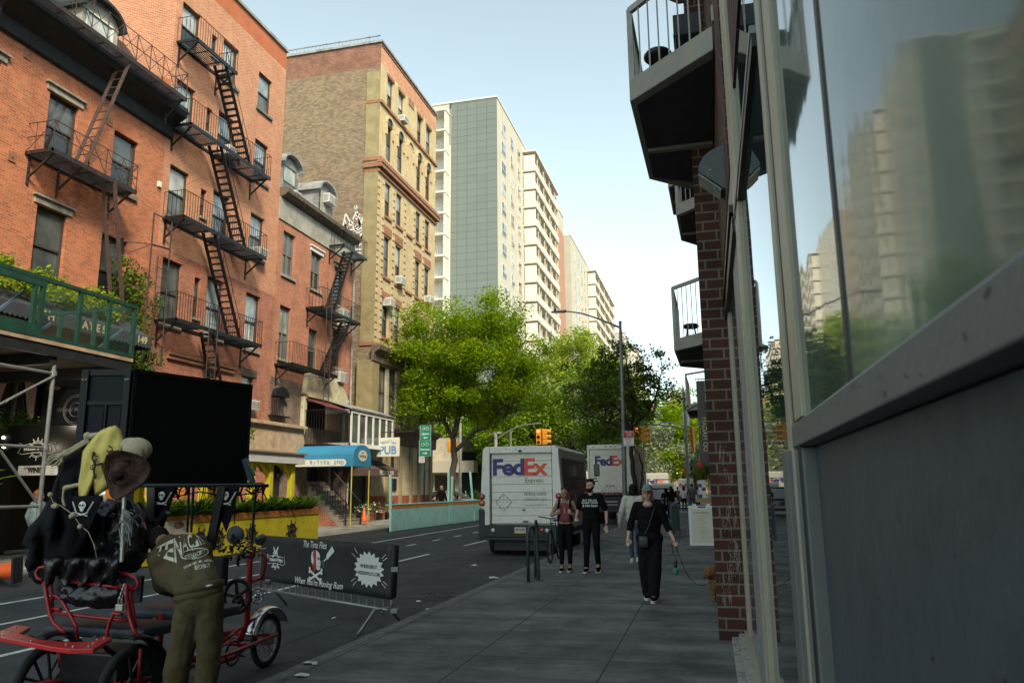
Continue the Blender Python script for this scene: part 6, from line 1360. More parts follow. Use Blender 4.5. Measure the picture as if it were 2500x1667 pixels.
# stall with stacked printed boxes
t=thing('stall_table','plywood table top at the café railing carrying stacked boxes','table',(-.2,26.3,0)); mat('plywood',(.36,.24,.12),.8,var=.15); MB().box(-.5,.25,26.0,27,1.14,1.27).build('table_top','plywood',t)
for x,y in ((-.45,26.05),(.2,26.05),(-.45,26.95),(.2,26.95)): MB().box(x-.025,x+.025,y-.025,y+.025,0,1.14).build('leg','iron',t)
mat('box_white',(.55,.56,.56),.7,var=.05); mat('box_navy',(.03,.06,.12),.7); mat('box_teal',(.03,.2,.2),.7)
nm=['bottom','second','third','fourth','top']
for c_ in range(2):
    for k in range(5):
        mt='box_white' if (c_+k)%3 else ('box_navy' if k<4 else 'box_teal')
        m=MB(); x=-.40+c_*.125; m.box(x,x+.118,26.1,26.35,1.272+k*.115,1.272+k*.115+.112); o=m.build('printed_box',mt); tag(o,('%s box of the %s stack on the stall table'%(nm[k],'left' if c_==0 else 'right')),'box','stacked printed boxes on the stall')
m=MB()
for k in range(8): m.box(-.1,.2,26.1+.0,26.3,1.28+k*.07,1.33+k*.07)
tag(m.build('newspaper_rack','pole_grey'),'grey rack of magazines right of the stacked boxes','rack')
# hanging black banner
t=thing('hanging_banner','tall black hanging banner with gold vertical lettering beyond the brick pier','banner',(-.15,28.2,3.5))
MB().box(-.30,.0,27.9,27.94,2.1,5.35).build('cloth','void',t)
m=MB(); pl3=planeXY((-.10,27.893,3.45),(0,0,-1),(1,0,0)); text(m,"MADAM OU",.22,pl3,.006,sx=1.0); text(m,"BAR AND LOUNGE",.05,planeXY((-.25,27.893,3.7),(0,0,-1),(1,0,0)),.001); m.tube([(-.16+.12*math.cos(a*math.pi/9),27.89,2.95+.14*math.sin(a*math.pi/9)) for a in range(18)],.006,4,closed=True); m.build('lettering','ink_gold',t)
m=MB(); m.tube([(.0,28.0,5.42),(-.35,28.0,5.42)],.02,6); m.tube([(.02,28,4.55),(-.3,28,4.5),(-.55,28,4.38),(-.66,28,4.30),(-.72,28,4.38),(-.68,28,4.47),(-.6,28,4.43)],.022,6); m.build('bracket','black_metal',t)
t=thing('flag','small red and yellow flag hanging beside the black banner','flag',(-.55,29,3.5)); P=[ony(u,v,28.3) for u,v in ((1683,1040),(1690,1043),(1697,1047),(1698,1104),(1695,1105),(1686,1085))]
MB().quad(P[0],P[1],P[4],P[5]).build('red_stripe','ink_red',t,solid=.01); mat('flag_yellow',(.7,.5,.03),.7); MB().quad(P[1],P[2],P[3],P[4]).build('yellow_stripe','flag_yellow',t,solid=.01); MB().tube([P[0]+Vector((0,0,.05)),P[2]+Vector((.1,0,.1))],.012,5).build('pole','black_metal',t)
m=[(-.35+random.gauss(0,.12),27.6+random.gauss(0,.2),2.3-random.random()*.55) for i in range(26)]
t=thing('hanging_plant','dark hanging flower basket with red cloth under the black banner','plant',(-.35,27.6,2)); leaves_mesh('foliage',m,.13,40,.07,'leaf_dark',t); leaves_mesh('flowers',m,.14,4,.05,'tail_glow',t); MB().ell((-.30,27.45,2.35),(.11,.08,.14),10,8).build('red_cloth','ink_red',t)
# ---------------------------------------------------------------- scaffold shed over the left pavement
sc=thing('sidewalk_shed','green timber and pipe scaffold shed over the left pavement with mesh parapet','scaffold',(-15.5,13,0))
mat('green_paint',(.008,.048,.030),.6,var=.3,scale=4,dirt=(.012,.07,.045),dscale=3); mat('galv',(.30,.31,.31),.45,metal=.5,var=.25,scale=8); mat('planks',(.07,.055,.04),.9,var=.4,scale=3,stretch=(1,8,1))
SX=-14.0; Ye=16.1; Z0=4.95
mesh_=bpy.data.materials.new('netting'); N,L=nodes(mesh_); b_=bs(mesh_); b_.inputs['Base Color'].default_value=(.05,.09,.07,1); b_.inputs['Alpha'].default_value=.28; MATS['netting']=mesh_
m=MB(); m.box(-18.3,SX-.02,4,Ye,Z0-.24,Z0-.12); m.build('deck','planks',sc)
m=MB(); m.box(SX-.04,SX+.03,4,Ye,Z0-.10,Z0+.0); m.build('deck_edge','tan_stone',sc)
for i in range(7): MB().box(-18.3,SX-.05,15.7-i*2,15.86-i*2,Z0-.5,Z0-.24).build('beam','roof_black',sc)
MB().box(SX-.1,SX,4,Ye,Z0-.34,Z0-.1).build('beam','roof_black',sc)
m=MB(); m.box(SX-.02,SX+.04,4,Ye,Z0,Z0+.09); m.box(SX-.03,SX+.05,4,Ye,Z0+1.27,Z0+1.36); m.box(SX-.02,SX+.045,4,13.3,Z0+.0,Z0+.28); m.box(SX-.02,SX+.045,4,13.3,Z0+1.12,Z0+1.36); m.box(-17.5,SX,Ye-.05,Ye,Z0+1.27,Z0+1.36); m.box(-17.5,SX,Ye-.05,Ye,Z0,Z0+.09); m.build('parapet_rail','green_paint',sc)
for y in (16.05,15.2,14.3,13.25,13.05,11.8,10.6,9.3): MB().box(SX-.04,SX+.04,y-.045,y+.045,Z0+.09,Z0+1.27).build('post','green_paint',sc)
for x in (-17.4,-16.3,-15.2): MB().box(x-.04,x+.04,Ye-.09,Ye-.01,Z0+.09,Z0+1.27).build('post','green_paint',sc)
MB().box(-17.45,-17.37,4,Ye,Z0+1.20,Z0+1.29).build('rear_rail','green_paint',sc)
for y in (14.5,12.6,10.8): MB().box(-17.45,-17.37,y-.045,y+.045,Z0,Z0+1.2).build('post','green_paint',sc)
m=MB()
for (y0,z0,y1,z1) in ((15.2,.1,16.0,.75),(13.4,.1,13.8,.45),(12.2,.2,13.0,1.0)): m.bar((SX-.25,y0,Z0+z0),(SX-.25,y1,Z0+z1),.05)
mat('brace_blue',(.08,.15,.22),.5); m.build('brace','brace_blue',sc)
MB().quad((SX+.0,13.3,Z0+.09),(SX,16.0,Z0+.09),(SX,16.0,Z0+1.27),(SX,13.3,Z0+1.27)).build('net','netting',sc)
for y in (13.85,11.2,8.6): 
    MB().tube([(SX-.1,y,0),(SX-.1,y,Z0-.5)],.045,10).build('standard','galv',sc); MB().tube([(SX-.1,y,2.55),(SX-.1,y,2.62)],.07,8).tube([(SX-.1,y,4.2),(SX-.1,y,4.3)],.07,8).build('coupler','galv',sc)
    MB().tube([(-17.9,y,0),(-17.9,y,Z0-.5)],.045,10).build('standard','galv',sc)
for z in (4.25,2.6,1.35): MB().tube([(SX-.1,5,z),(SX-.1,13.85,z)],.032,8).build('ledger','galv',sc)
for y0,y1 in ((11.2,13.85),(8.6,11.2)):
    MB().tube([(SX-.06,y0,2.6),(SX-.06,y1,4.2)],.028,8).tube([(SX-.14,y0,4.1),(SX-.14,y1,1.4)],.028,8).build('cross_brace','galv',sc)
m=MB(); p=ony(190,895,15.0); m.lathe([(.10,0),(.03,.06),(.03,.28)],(-14.3,15.1,4.25),10); m.build('base_jack','galv',sc)
# awning of the upstairs bar
t=thing('bar_awning','dark slate awning with scalloped valance and gold letters behind the green hoarding','awning',(-17.5,13,6)); mat('canvas_slate',(.035,.04,.05),.8,var=.25,scale=2)
m=MB(); xo=-16.9
for (z_t,z_b) in ((7.35,6.42),): m.quad((FX+.01,8,z_t),(FX+.01,20.2,z_t),(xo,20.2,z_b),(xo,8,z_b)); m.quad((xo,20.2,z_b),(FX+.01,20.2,z_t),(FX+.01,20.2,z_b-.38),(xo,20.2,z_b-.38))
m.build('canvas','canvas_slate',t)
m=MB(); n=80
for i in range(n):
    y0=8+12.2*i/n;y1=8+12.2*(i+1)/n; m.quad((xo+.005,y0,6.42),(xo+.005,y1,6.42),(xo+.005,y1,6.10),(xo+.005,(y0+y1)/2,6.04),(xo+.005,y0,6.10))
m.build('valance','canvas_slate',t)
m=MB()
def aw_t(s_,y,sz=.31): text(m,s_,sz,planeXY((xo+.02,y,6.27),(0,1,0),(0,0,1)),.012)
aw_t("T",16.06); aw_t("H",16.33); aw_t("E",16.6); aw_t("B",17.25); aw_t("A",17.5); aw_t("Y",17.73); aw_t("E",17.97); aw_t("S",18.2); aw_t("149",19.77,.30)
m.build('lettering','ink_gold',t)
# ground floor bar front : curtained windows, door glow, signs
t=thing('bar_facade','dark bar front with curtained upper windows behind the scaffold','shop front',(FX,14,0))
mat('curtain',(.40,.27,.19),.85,var=.25,scale=12,stretch=(1,6,.3)); 
for i,y in enumerate((12.2,14.1,15.6,17.2,19.0)):
    o=MB().box(FX-.32,FX-.30,y-.75,y+.75,3.35,4.75).build('window','pane_dark',t)
    for s in (-1,1):
        m=MB(); 
        for k in range(5):
            a=.72-k*.09; b2=.25-k*.03+.0; m.quad((FX-.27+.02*(k%2),y+s*a,4.75),(FX-.27+.02*((k+1)%2),y+s*(a-.09),4.75),(FX-.27,y+s*(.70-(k+1)*.035),3.7),(FX-.27,y+s*(.70-k*.035),3.7),)
        m.build('curtain','curtain',o)
    MB().box(FX-.3,FX-.2,y-.8,y-.74,3.3,4.8).box(FX-.3,FX-.2,y-.03,y+.03,3.3,4.8).build('frame','frame_dark',t)
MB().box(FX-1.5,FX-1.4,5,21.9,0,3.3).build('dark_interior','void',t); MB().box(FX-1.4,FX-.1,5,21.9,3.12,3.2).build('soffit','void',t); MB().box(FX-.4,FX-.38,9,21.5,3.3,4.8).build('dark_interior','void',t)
m=MB(); m.box(-17.6,-17.5,12.6,20.5,2.95,4.7) if False else None
# black hanging sign boards (one grey emblem, one with script lettering)
t=thing('hanging_sign','large black square sign with faint grey emblem behind the scaffold pole','sign',(-15.8,15.2,3.9)); o1=ony(110,958,14.6)
yq=14.6; a=ony(107,953,yq); b=ony(206,1037,yq); MB().box(a.x,b.x,yq,yq+.06,b.z,a.z).build('board','void',t)
m=MB(); c=ony(185,1000,yq); 
for rr in (.16,.3,.34): m.tube([(c.x+rr*math.cos(q*math.pi/12),yq-.01,c.z+rr*math.sin(q*math.pi/12)) for q in range(24)],.007,4,closed=True)
text(m,"Wicked Willy's",.14,planeXY((c.x-.1,yq-.012,c.z),(1,0,0),(0,0,1)),.0,shear=.2); mat('ink_dim',(.12,.12,.12),.7); m.build('emblem','ink_dim',t)
t=thing('bar_sign','black sign board with white ship-wheel emblem and script lettering under the shed','sign',(-16.3,14.8,2.9)); yq=15.4
a=ony(20,1040,yq); b=ony(205,1140,yq); MB().box(a.x,b.x,yq,yq+.08,b.z,a.z).build('board','void',t)
def wicked(m,c,s,pl,wheel=True,sub=True):
    # name in heavy script inside a ribbon, ship wheel behind
    def P(x,y): return pl(x*s,y*s)
    text(m,"Wicked & Willy's",.30*s,pl,.012*s,shear=.25,sx=.92,warp=lambda x,y:(x,y+.05*s*math.cos(x/s*1.6)))
    n=24
    def tub(pts,r=.018): 
        q=[P(*p) for p in pts]; m.tube(q,r*s,4)
    for sg in (1,-1):
        pts=[(-1.0+2*i/n, sg*.26+.06*math.cos((-1+2*i/n)*1.8)) for i in range(n+1)]; 
        if sg==1: pts=[p for p in pts if abs(p[0])>.0]
        tub(pts)
    for sx in (-1,1): tub([(sx*1.0,.24),(sx*1.28,.38),(sx*1.16,.1),(sx*1.32,-.2),(sx*1.0,-.28)])
    if wheel:
        for rr in (.40,.48): tub([(rr*math.cos(q*math.pi/14),rr*math.sin(q*math.pi/14)+.0) for q in range(2,13)]); tub([(rr*math.cos(q*math.pi/14),rr*math.sin(q*math.pi/14)) for q in range(17,26)])
        for k in (30,60,90,120,150,225,270,315): a=R(k); tub([(.4*math.cos(a),.4*math.sin(a)),(.66*math.cos(a),.66*math.sin(a))],.035)
    if sub: text(m,"THIRTY TIMES A DAY" if False else "BAR & GRILL",.13*s,lambda x,y:pl(x,y-.2*s),.0)
m=MB(); c=ony(92,1096,yq); wicked(m,c,(ony(130,1096,yq).x-c.x)*.92,planeXY((c.x,yq-.02,c.z),(1,0,0),(0,0,1))); m.build('emblem','ink_white',t)
yq=15.3; t=thing('wine_banner','white banner reading On Wednesdays We Drink WINE under the bar sign','banner',(-16.5,15.3,2.4)); a=ony(45,1137,yq); b=ony(139,1159,yq); MB().box(a.x,b.x,yq,yq+.02,b.z,a.z).build('sheet','ink_white',t)
w_=b.x-a.x; m=MB(); text(m,"On Wednesdays We Drink",.088,planeXY((a.x+w_*.40,yq-.006,a.z-.06),(1,0,0),(0,0,1)),.002,sx=.6); text(m,"WINE",.16,planeXY((a.x+w_*.42,yq-.006,b.z+.11),(1,0,0),(0,0,1)),.008,sx=.9)
for k in range(3): text(m,["Half price","Bottles","All night"][k],.035,planeXY((b.x-.14,yq-.006,a.z-.07-k*.06),(1,0,0),(0,0,1)),0)
m.build('lettering','ink_black',t)
# two spot lamps (lit) under the shed
emis('warm_lamp',(1,.82,.55),9)
for u,v,l,r in ((12,1090,'lower warm lit spot lamp left of the bar sign',.04),(11,1068,'upper lit spot lamp left of the bar sign',.035)):
    p=ony(u,v,14.9); t=thing('spot_lamp',l,'lamp',p,0,'lit spot lamps under the scaffold shed'); MB().lathe([(.09,-.02),(.11,.04),(.05,.16)],p,12,'y').build('shade','black_metal',t); MB().ell(p+Vector((0,-.03,0)),r,8,6).build('bulb','warm_lamp',t)
for (x,y,z,e) in ((-15.6,14.6,3.35,9.0),(-16.2,14.6,2.75,4.0)):
    l_=bpy.data.lights.new('spot_lamp_light','POINT'); l_.energy=e; l_.color=(1,.85,.62); l_.shadow_soft_size=.06; q_=bpy.data.objects.new('spot_lamp_light',l_); link(q_); q_.location=(x,y,z)
# palms at far left
mat('palm_stem',(.05,.05,.03),.9); random.seed(2)
t=thing('potted_palm','tall potted palm at the left edge under the scaffold','plant',(-15.1,11.9,0)); m=MB()
for k in range(26): fern(m,-15.2+random.gauss(0,.2),12.1+random.gauss(0,.2),.5+random.random()*1.6,3,1.5)
m.build('fronds','leaf_fern',t); MB().lathe([(.25,0),(.32,.5),(.0,.5)],(-15.2,12.1,0),14).build('pot','void',t)
# palms inside the shed
t=thing('hanging_fern','dark green hanging fern under the yellow shed roof','plant',(-15.2,22.5,2)); m=MB()
for k in range(10): fern(m,-15.3+random.gauss(0,.1),22.4+random.gauss(0,.1),1.75,4,.8)
m.build('fronds','leaf_fern',t)
# ---------------------------------------------------------------- bodies grown from blended volumes
def blob(mb,name,mt,parent,voxel=.012,smooth=2,world=False,disp=0.,dscale=.06,bake=False):
    o=mb.build(name,mt,parent,smooth=True,world=world)
    m=o.modifiers.new('r','REMESH'); m.mode='VOXEL'; m.voxel_size=voxel; m.use_smooth_shade=True
    if smooth: s=o.modifiers.new('s','SMOOTH'); s.iterations=smooth; s.factor=.6
    if disp:
        tx=bpy.data.textures.new(name,'CLOUDS'); tx.noise_scale=dscale; tx.noise_depth=2; d=o.modifiers.new('d','DISPLACE'); d.texture=tx; d.strength=disp; d.texture_coords='GLOBAL'
    if bake:
        bpy.context.view_layer.update(); dg=bpy.context.evaluated_depsgraph_get(); me=bpy.data.meshes.new_from_object(o.evaluated_get(dg)); o.modifiers.clear(); o.data=me; me.polygons.foreach_set('use_smooth',[True]*len(me.polygons))
    return o
mat('skin',(.52,.31,.215),.5,var=.08,scale=30); mat('skin_tan',(.36,.20,.13),.5,var=.1,scale=30); mat('hair_dark',(.010,.007,.006),.7,spec=.2,var=.3,scale=60); mat('hair_grey',(.25,.2,.15),.6,var=.3,scale=60); mat('hair_red',(.25,.07,.03),.6,var=.3,scale=50)
mat('cloth_black',(.007,.007,.008),.9,spec=.12,var=.3,scale=20,bump=.3,bscale=25); mat('cloth_black2',(.010,.010,.013),.9,spec=.12,var=.25,scale=12,bump=.4,bscale=14); mat('cloth_maroon',(.20,.045,.06),.8,var=.15,scale=12); mat('cloth_cream',(.50,.49,.43),.9,var=.12,scale=12,bump=.4,bscale=30)
mat('jeans',(.05,.085,.14),.85,var=.25,scale=12); mat('cloth_white',(.62,.61,.58),.85,var=.1); mat('cloth_grey',(.09,.085,.09),.85,var=.2); mat('cloth_teal',(.03,.10,.10),.85,var=.2); mat('denim_light',(.22,.32,.34),.85,var=.2,scale=10)
mat('cap_grey',(.18,.215,.22),.85,var=.12,scale=20); mat('shoe_white',(.6,.6,.57),.7,var=.1); mat('lips',(.30,.09,.07),.5); mat('eye_dark',(.02,.015,.012),.3); mat('leather',(.018,.02,.026),.35,var=.3,scale=12,bump=.4); mat('olive',(.088,.070,.036),.9,spec=.15,var=.18,scale=9,bump=.5,bscale=16)
def human(label,loc,rz,H=1.7,kn=((-.10,-.02,.50),(.10,-.02,.50)),an=((-.10,.0,.08),(.10,.0,.08)),el=((-.27,.03,1.14),(.27,.03,1.14)),wr=((-.29,-.06,.90),(.29,-.06,.90)),hand=((0,0,-1),(0,0,-1)),
          skin='skin',top='cloth_black',sleeve='short',bottom='cloth_black',hair='hair_dark',hairstyle='short',shoe='cloth_black',sole='shoe_white',beard=False,leg_r=(.088,.062,.045),hipw=.16,shw=.175,chest=.115,face=True,detail=True,top_bot=.92,loose=1.,group=None,shoe_pitch=(0,0),turn=0.,sit=False,neck='low',ankle_show=False,name='person'):
    s=H/1.75; T=thing(name,label,'person',loc,rz,group); 
    def V(p): return Vector(p)*s
    hz=.93; hip=[(-.085,0,hz),(.085,0,hz)]; sh=[(-shw,.01,1.42),(shw,.01,1.42)]
    vx=.010 if detail else .02
    m=MB()
    m.ell(V((0,.015,1.27)),V((shw*.80,chest*.78,.17)),14,9); m.ell(V((0,.01,1.02)),V((hipw*.85,.10,.15)),14,9); m.cap(V((0,.01,1.05)),.10*s,V((0,.01,1.3)),.11*s); m.cap(V((0,.015,1.38)),.062*s,V((0,-.005,1.53)),.052*s)
    m.cap(V((-shw*.85,.01,1.42)),.05*s,V((shw*.85,.01,1.42)),.05*s)
    rot=Matrix.Rotation(turn,3,'Z'); 
    def Hd(p): q=rot@Vector(p); return V((q.x*1.06,q.y*1.05,(q.z-1.55)*1.05+1.530))
    m.ell(Hd((0,.012,1.655)),V((.079,.097,.103)),16,11); m.ell(Hd((0,-.03,1.59)),V((.059,.065,.072)),14,9); m.ell(Hd((0,-.062,1.555)),V((.026,.026,.022)))
    m.cap(Hd((0,-.088,1.635)),.012*s,Hd((0,-.108,1.605)),.015*s)
    for sg in (-1,1): m.ell(Hd((sg*.078,.012,1.63)),V((.010,.02,.03)),8,6); m.ell(Hd((sg*.035,-.07,1.600)),V((.024,.02,.02)),8,6)
    m.ell(Hd((0,-.078,1.665)),V((.05,.018,.012)),8,6)
    for i,sg in enumerate((-1,1)):
        m.cap(V(sh[i]),.052*s,V(el[i]),.040*s); m.cap(V(el[i]),.040*s,V(wr[i]),.026*s)
        # hand : palm, four fingers and thumb
        d=Vector(hand[i]).normalized(); w=Vector(wr[i]); side=Vector((1,0,0)) if abs(d.x)<.8 else Vector((0,1,0)); nrm=d.cross(side).normalized(); side=nrm.cross(d).normalized()
        m.cap(V(w),.026*s,V(w+d*.04),.028*s)
        for k in range(4):
            off=side*(k-1.5)*.017; l=(.062,.072,.068,.052)[k]; a=w+d*.055+off; b=a+(d+nrm*.25).normalized()*l*.55; c=b+(d+nrm*.9).normalized()*l*.5
            m.cap(V(w+d*.02+off*.8),.013*s,V(a),.012*s,8); m.cap(V(a),.0105*s,V(b),.0095*s,8); m.cap(V(b),.0095*s,V(c),.0085*s,8)
        tb=w+d*.015+side*(-sg)*.022; tc=tb+(d*.6-side*sg*.6).normalized()*.04; td_=tc+(d+nrm*.3).normalized()*.03; m.cap(V(tb),.013*s,V(tc),.012*s,8); m.cap(V(tc),.0115*s,V(td_),.0095*s,8)
        m.cap(V(hip[i]),.075*s,V(kn[i]),.05*s); m.cap(V(kn[i]),.05*s,V(an[i]),.036*s); a=Vector(an[i]); m.cap(V(a),.04*s,V(a+Vector((0,-.09,-.035))),.034*s)
    blob(m,'body',skin,T,vx,1)
    # trousers
    m=MB(); m.ell(V((0,.01,hz+.01)),V((hipw*.98,.110,.12)),16,9)
    for i in range(2):
        a=Vector(an[i]); top_a=a.lerp(Vector(kn[i]),.22 if ankle_show else .04)
        m.cap(V(hip[i]),leg_r[0]*s,V(kn[i]),leg_r[1]*s); m.cap(V(kn[i]),leg_r[1]*s,V(top_a),leg_r[2]*s)
    blob(m,'trousers',bottom,T,.013 if detail else .022,2,disp=.012 if detail else 0,dscale=.07)
    # top
    m=MB(); lo=loose
    m.ell(V((0,.015,1.27)),V((shw*.93*lo,chest*lo,.19)),16,10); m.ell(V((0,.012,top_bot+.13)),V((hipw*1.0*lo,.118*lo,.15)),16,9); m.ell(V((0,.012,1.13)),V(((.137 if sleeve=='tank' else .158)*lo,.122*lo,.20)),14,9); m.ell(V((0,.012,top_bot+.13)),V((hipw*(.95 if sleeve=='tank' else 1.13),.130*lo,.145)),16,9)
    if sleeve!='tank': m.cap(V((-shw*.9,.012,1.415)),.062*lo*s,V((shw*.9,.012,1.415)),.062*lo*s); m.cap(V((0,.03,1.40)),.085*s,V((0,.03,1.475)),.064*s)
    for i in range(2):
        e=Vector(el[i]); w=Vector(wr[i]); a=Vector(sh[i])
        l2=lo**.3
        if sleeve=='short': m.cap(V(a),.066*l2*s,V(a.lerp(e,.78)),.062*l2*s)
        elif sleeve=='three': m.cap(V(a),.066*l2*s,V(e),.052*l2*s); m.cap(V(e),.052*l2*s,V(e.lerp(w,.35)),.050*l2*s)
        elif sleeve=='long': m.cap(V(a),.068*lo*s,V(e),.058*lo*s); m.cap(V(e),.058*lo*s,V(e.lerp(w,.93)),.042*lo*s)
    tp=blob(m,'shirt',top,T,.012 if detail else .022,2,disp=.010 if detail else 0,dscale=.08)
    # shoes
    for i in range(2):
        a=Vector(an[i]); ro=Matrix.Rotation(shoe_pitch[i],3,'X')
        def F(p): return V(a+ro@Vector(p))
        m=MB(); m.cap(F((0,.02,-.02)),.045*s,F((0,-.12,-.045)),.04*s); m.ell(F((0,-.05,-.04)),V((.050,.145,.042)),12,8)
        o=blob(m,'shoe',shoe,T,.012,1); b=MB(); pts=[F((.054*math.cos(q*math.pi/8),-.05+.165*math.sin(q*math.pi/8),-.085)) for q in range(16)]; b.prism(pts,ro@Vector((0,0,.034*s))); b.build('sole',sole,o,world=False)
        if detail and sole=='shoe_white':
            l=MB()
            for k in range(4): l.bar(F((-.022,-.055-.022*k,.008-.012*k)),F((.022,-.055-.022*k,.008-.012*k)),.010,.008)
            l.build('laces','shoe_white',o,world=False)
    # hair
    m=MB()
    if hairstyle=='short': m.ell(Hd((0,.028,1.68)),V((.082,.096,.092)),16,10); m.ell(Hd((0,-.03,1.735)),V((.06,.06,.035)),12,8)
    elif hairstyle=='tied': m.ell(Hd((0,.03,1.675)),V((.080,.096,.095)),16,10); m.ell(Hd((0,.125,1.64)),V((.035,.04,.05)),10,7)
    elif hairstyle=='bob': m.ell(Hd((0,.03,1.66)),V((.098,.105,.115)),16,10); m.ell(Hd((0,.045,1.58)),V((.10,.085,.09)),14,9)
    elif hairstyle=='long': m.ell(Hd((0,.028,1.67)),V((.086,.098,.105)),16,10); m.cap(Hd((0,.06,1.6)),.085*s,Hd((0,.09,1.32)),.10*s); m.cap(Hd((0,.09,1.32)),.10*s,Hd((0,.08,1.2)),.06*s)
    elif hairstyle=='capw': m.ell(Hd((0,.045,1.62)),V((.078,.075,.085)),14,9); m.cap(Hd((-.066,.02,1.6)),.026*s,Hd((-.085,.01,1.47)),.018*s); m.cap(Hd((.066,.02,1.6)),.020*s,Hd((.075,.03,1.50)),.014*s)
    blob(m,'hair',hair,T,.012,1,disp=.01,dscale=.02)
    if face:
        for sg in (-1,1):
            MB().ell(Hd((sg*.031,-.090,1.637)),V((.011,.006,.0045)),8,6).build('eye','eye_dark',T,world=False); MB().cap(Hd((sg*.016,-.090,1.659)),.0045*s,Hd((sg*.047,-.080,1.662)),.0035*s,6).build('eyebrow','hair_dark',T,world=False)
        MB().ell(Hd((0,-.096,1.572)),V((.022,.006,.006)),10,6).build('mouth','lips',T,world=False)
    if beard:
        m=MB(); m.ell(Hd((0,-.048,1.552)),V((.052,.052,.042)),12,8); m.cap(Hd((-.062,-.015,1.60)),.02*s,Hd((-.03,-.062,1.56)),.028*s); m.cap(Hd((.062,-.015,1.60)),.02*s,Hd((.03,-.062,1.56)),.028*s); m.cap(Hd((-.025,-.092,1.587)),.008*s,Hd((.025,-.092,1.587)),.008*s)
        blob(m,'beard','hair_dark',T,.009,1)
    T['_s']=s
    return T,s,V,Hd
# ---- couple
cx=onz(1383,1396,0)
T,s,V,Hd=human('woman walking in maroon tank top, black trousers and backpack straps, sunglasses on her head',(cx.x,cx.y,0),R(2),1.64,kn=((-.085,-.06,.50),(.085,.0,.50)),an=((-.085,-.05,.095),(.075,.04,.095)),el=((-.30,.06,1.17),(.30,.06,1.17)),wr=((-.15,-.15,1.20),(.15,-.15,1.20)),hand=((.4,-.1,.7),(-.4,-.1,.7)),skin='skin_tan',top='cloth_maroon',sleeve='tank',hairstyle='tied',hipw=.165,shw=.16,top_bot=.98,ankle_show=True,shoe='cloth_black',leg_r=(.090,.064,.046),turn=R(-12))
m=MB()
for sg in (-1,1): m.tube([V((sg*.10,.12,1.42)),V((sg*.115,.02,1.492)),V((sg*.12,-.09,1.44)),V((sg*.125,-.135,1.30)),V((sg*.13,-.12,1.16)),V((sg*.15,.0,1.05))],.021,6)
m.build('backpack_strap','cloth_black',T,world=False); MB().cap(V((0,.20,1.10)),.13*s,V((0,.20,1.36)),.11*s).build('backpack','cloth_black2',T,world=False,smooth=True)
m=MB(); m.tube([V((-.05,-.05,1.47)),V((0,-.13,1.38)),V((.03,-.14,1.25))],.004,4); m.build('necklace','leather',T,world=False)
def shades(T,V,Hd,z=1.735):
    m=MB(); m.ell(Hd((-.032,-.072,z)),V((.027,.014,.017)),10,7); m.ell(Hd((.032,-.072,z)),V((.027,.014,.017)),10,7); m.tube([Hd((-.06,-.06,z)),Hd((-.08,.02,z-.02))],.005,5); m.tube([Hd((.06,-.06,z)),Hd((.08,.02,z-.02))],.005,5); m.build('sunglasses','gasket',T,world=False,smooth=True)
shades(T,V,Hd)
cx=onz(1447,1397,0)
T,s,V,Hd=human('bearded man walking in black t-shirt with white lettering, tattooed arms and skate shoes',(cx.x,cx.y,0),R(0),1.80,kn=((-.09,-.05,.50),(.10,-.07,.52)),an=((-.11,-.06,.09),(.10,.10,.14)),el=((-.27,.05,1.16),(.29,.05,1.13)),wr=((-.27,-.14,1.0),(.30,-.02,.86)),hand=((.1,-.6,-.4),(0,-.05,-1)),top='cloth_black',sleeve='short',hairstyle='short',beard=True,top_bot=.88,loose=1.06,leg_r=(.092,.066,.050),turn=R(-22),shoe_pitch=(0,R(35)))
shades(T,V,Hd,1.742)
m=MB(); pl=lambda x,y:V((x,-.138,y+1.27)); 
def wrap(x,y): return V((x,-.150+.9*x*x,y))
text(m,"BUY DRUGS",.052,lambda x,y:wrap(x,y+1.345),.001); text(m,"EVADE TAXES",.050,lambda x,y:wrap(x,y+1.298),.001); text(m,"& Hail Satan",.06,lambda x,y:wrap(x,y+1.245),.001,shear=.3); m.build('shirt_lettering','ink_white',T,world=False)
m=MB(); m.tube([V((.30+.03*math.cos(a*math.pi/6),-.01+.03*math.sin(a*math.pi/6),.895)) for a in range(12)],.012,6,closed=True); m.ell(V((.31,-.05,.895)),V((.02,.008,.02))); m.build('watch','gasket',T,world=False,smooth=True)
random.seed(33); m=MB()
for i,(e,w) in enumerate((((-.27,.05,1.16),(-.27,-.14,1.0)),((.29,.05,1.13),(.30,-.02,.86)))):
    for k in range(7):
        t_=random.random()*.75+.05; p=Vector(e).lerp(Vector(w),t_); a=random.uniform(math.pi*1.1,math.pi*1.9); r_=.034; c=[p+Vector((math.cos(a+q*.25)*r_,math.sin(a+q*.25)*r_,random.uniform(-.02,.02))) for q in range(4)]; m.tube([V(q) for q in c],.005,4)
m.build('tattoo','ink_dim',T,world=False)
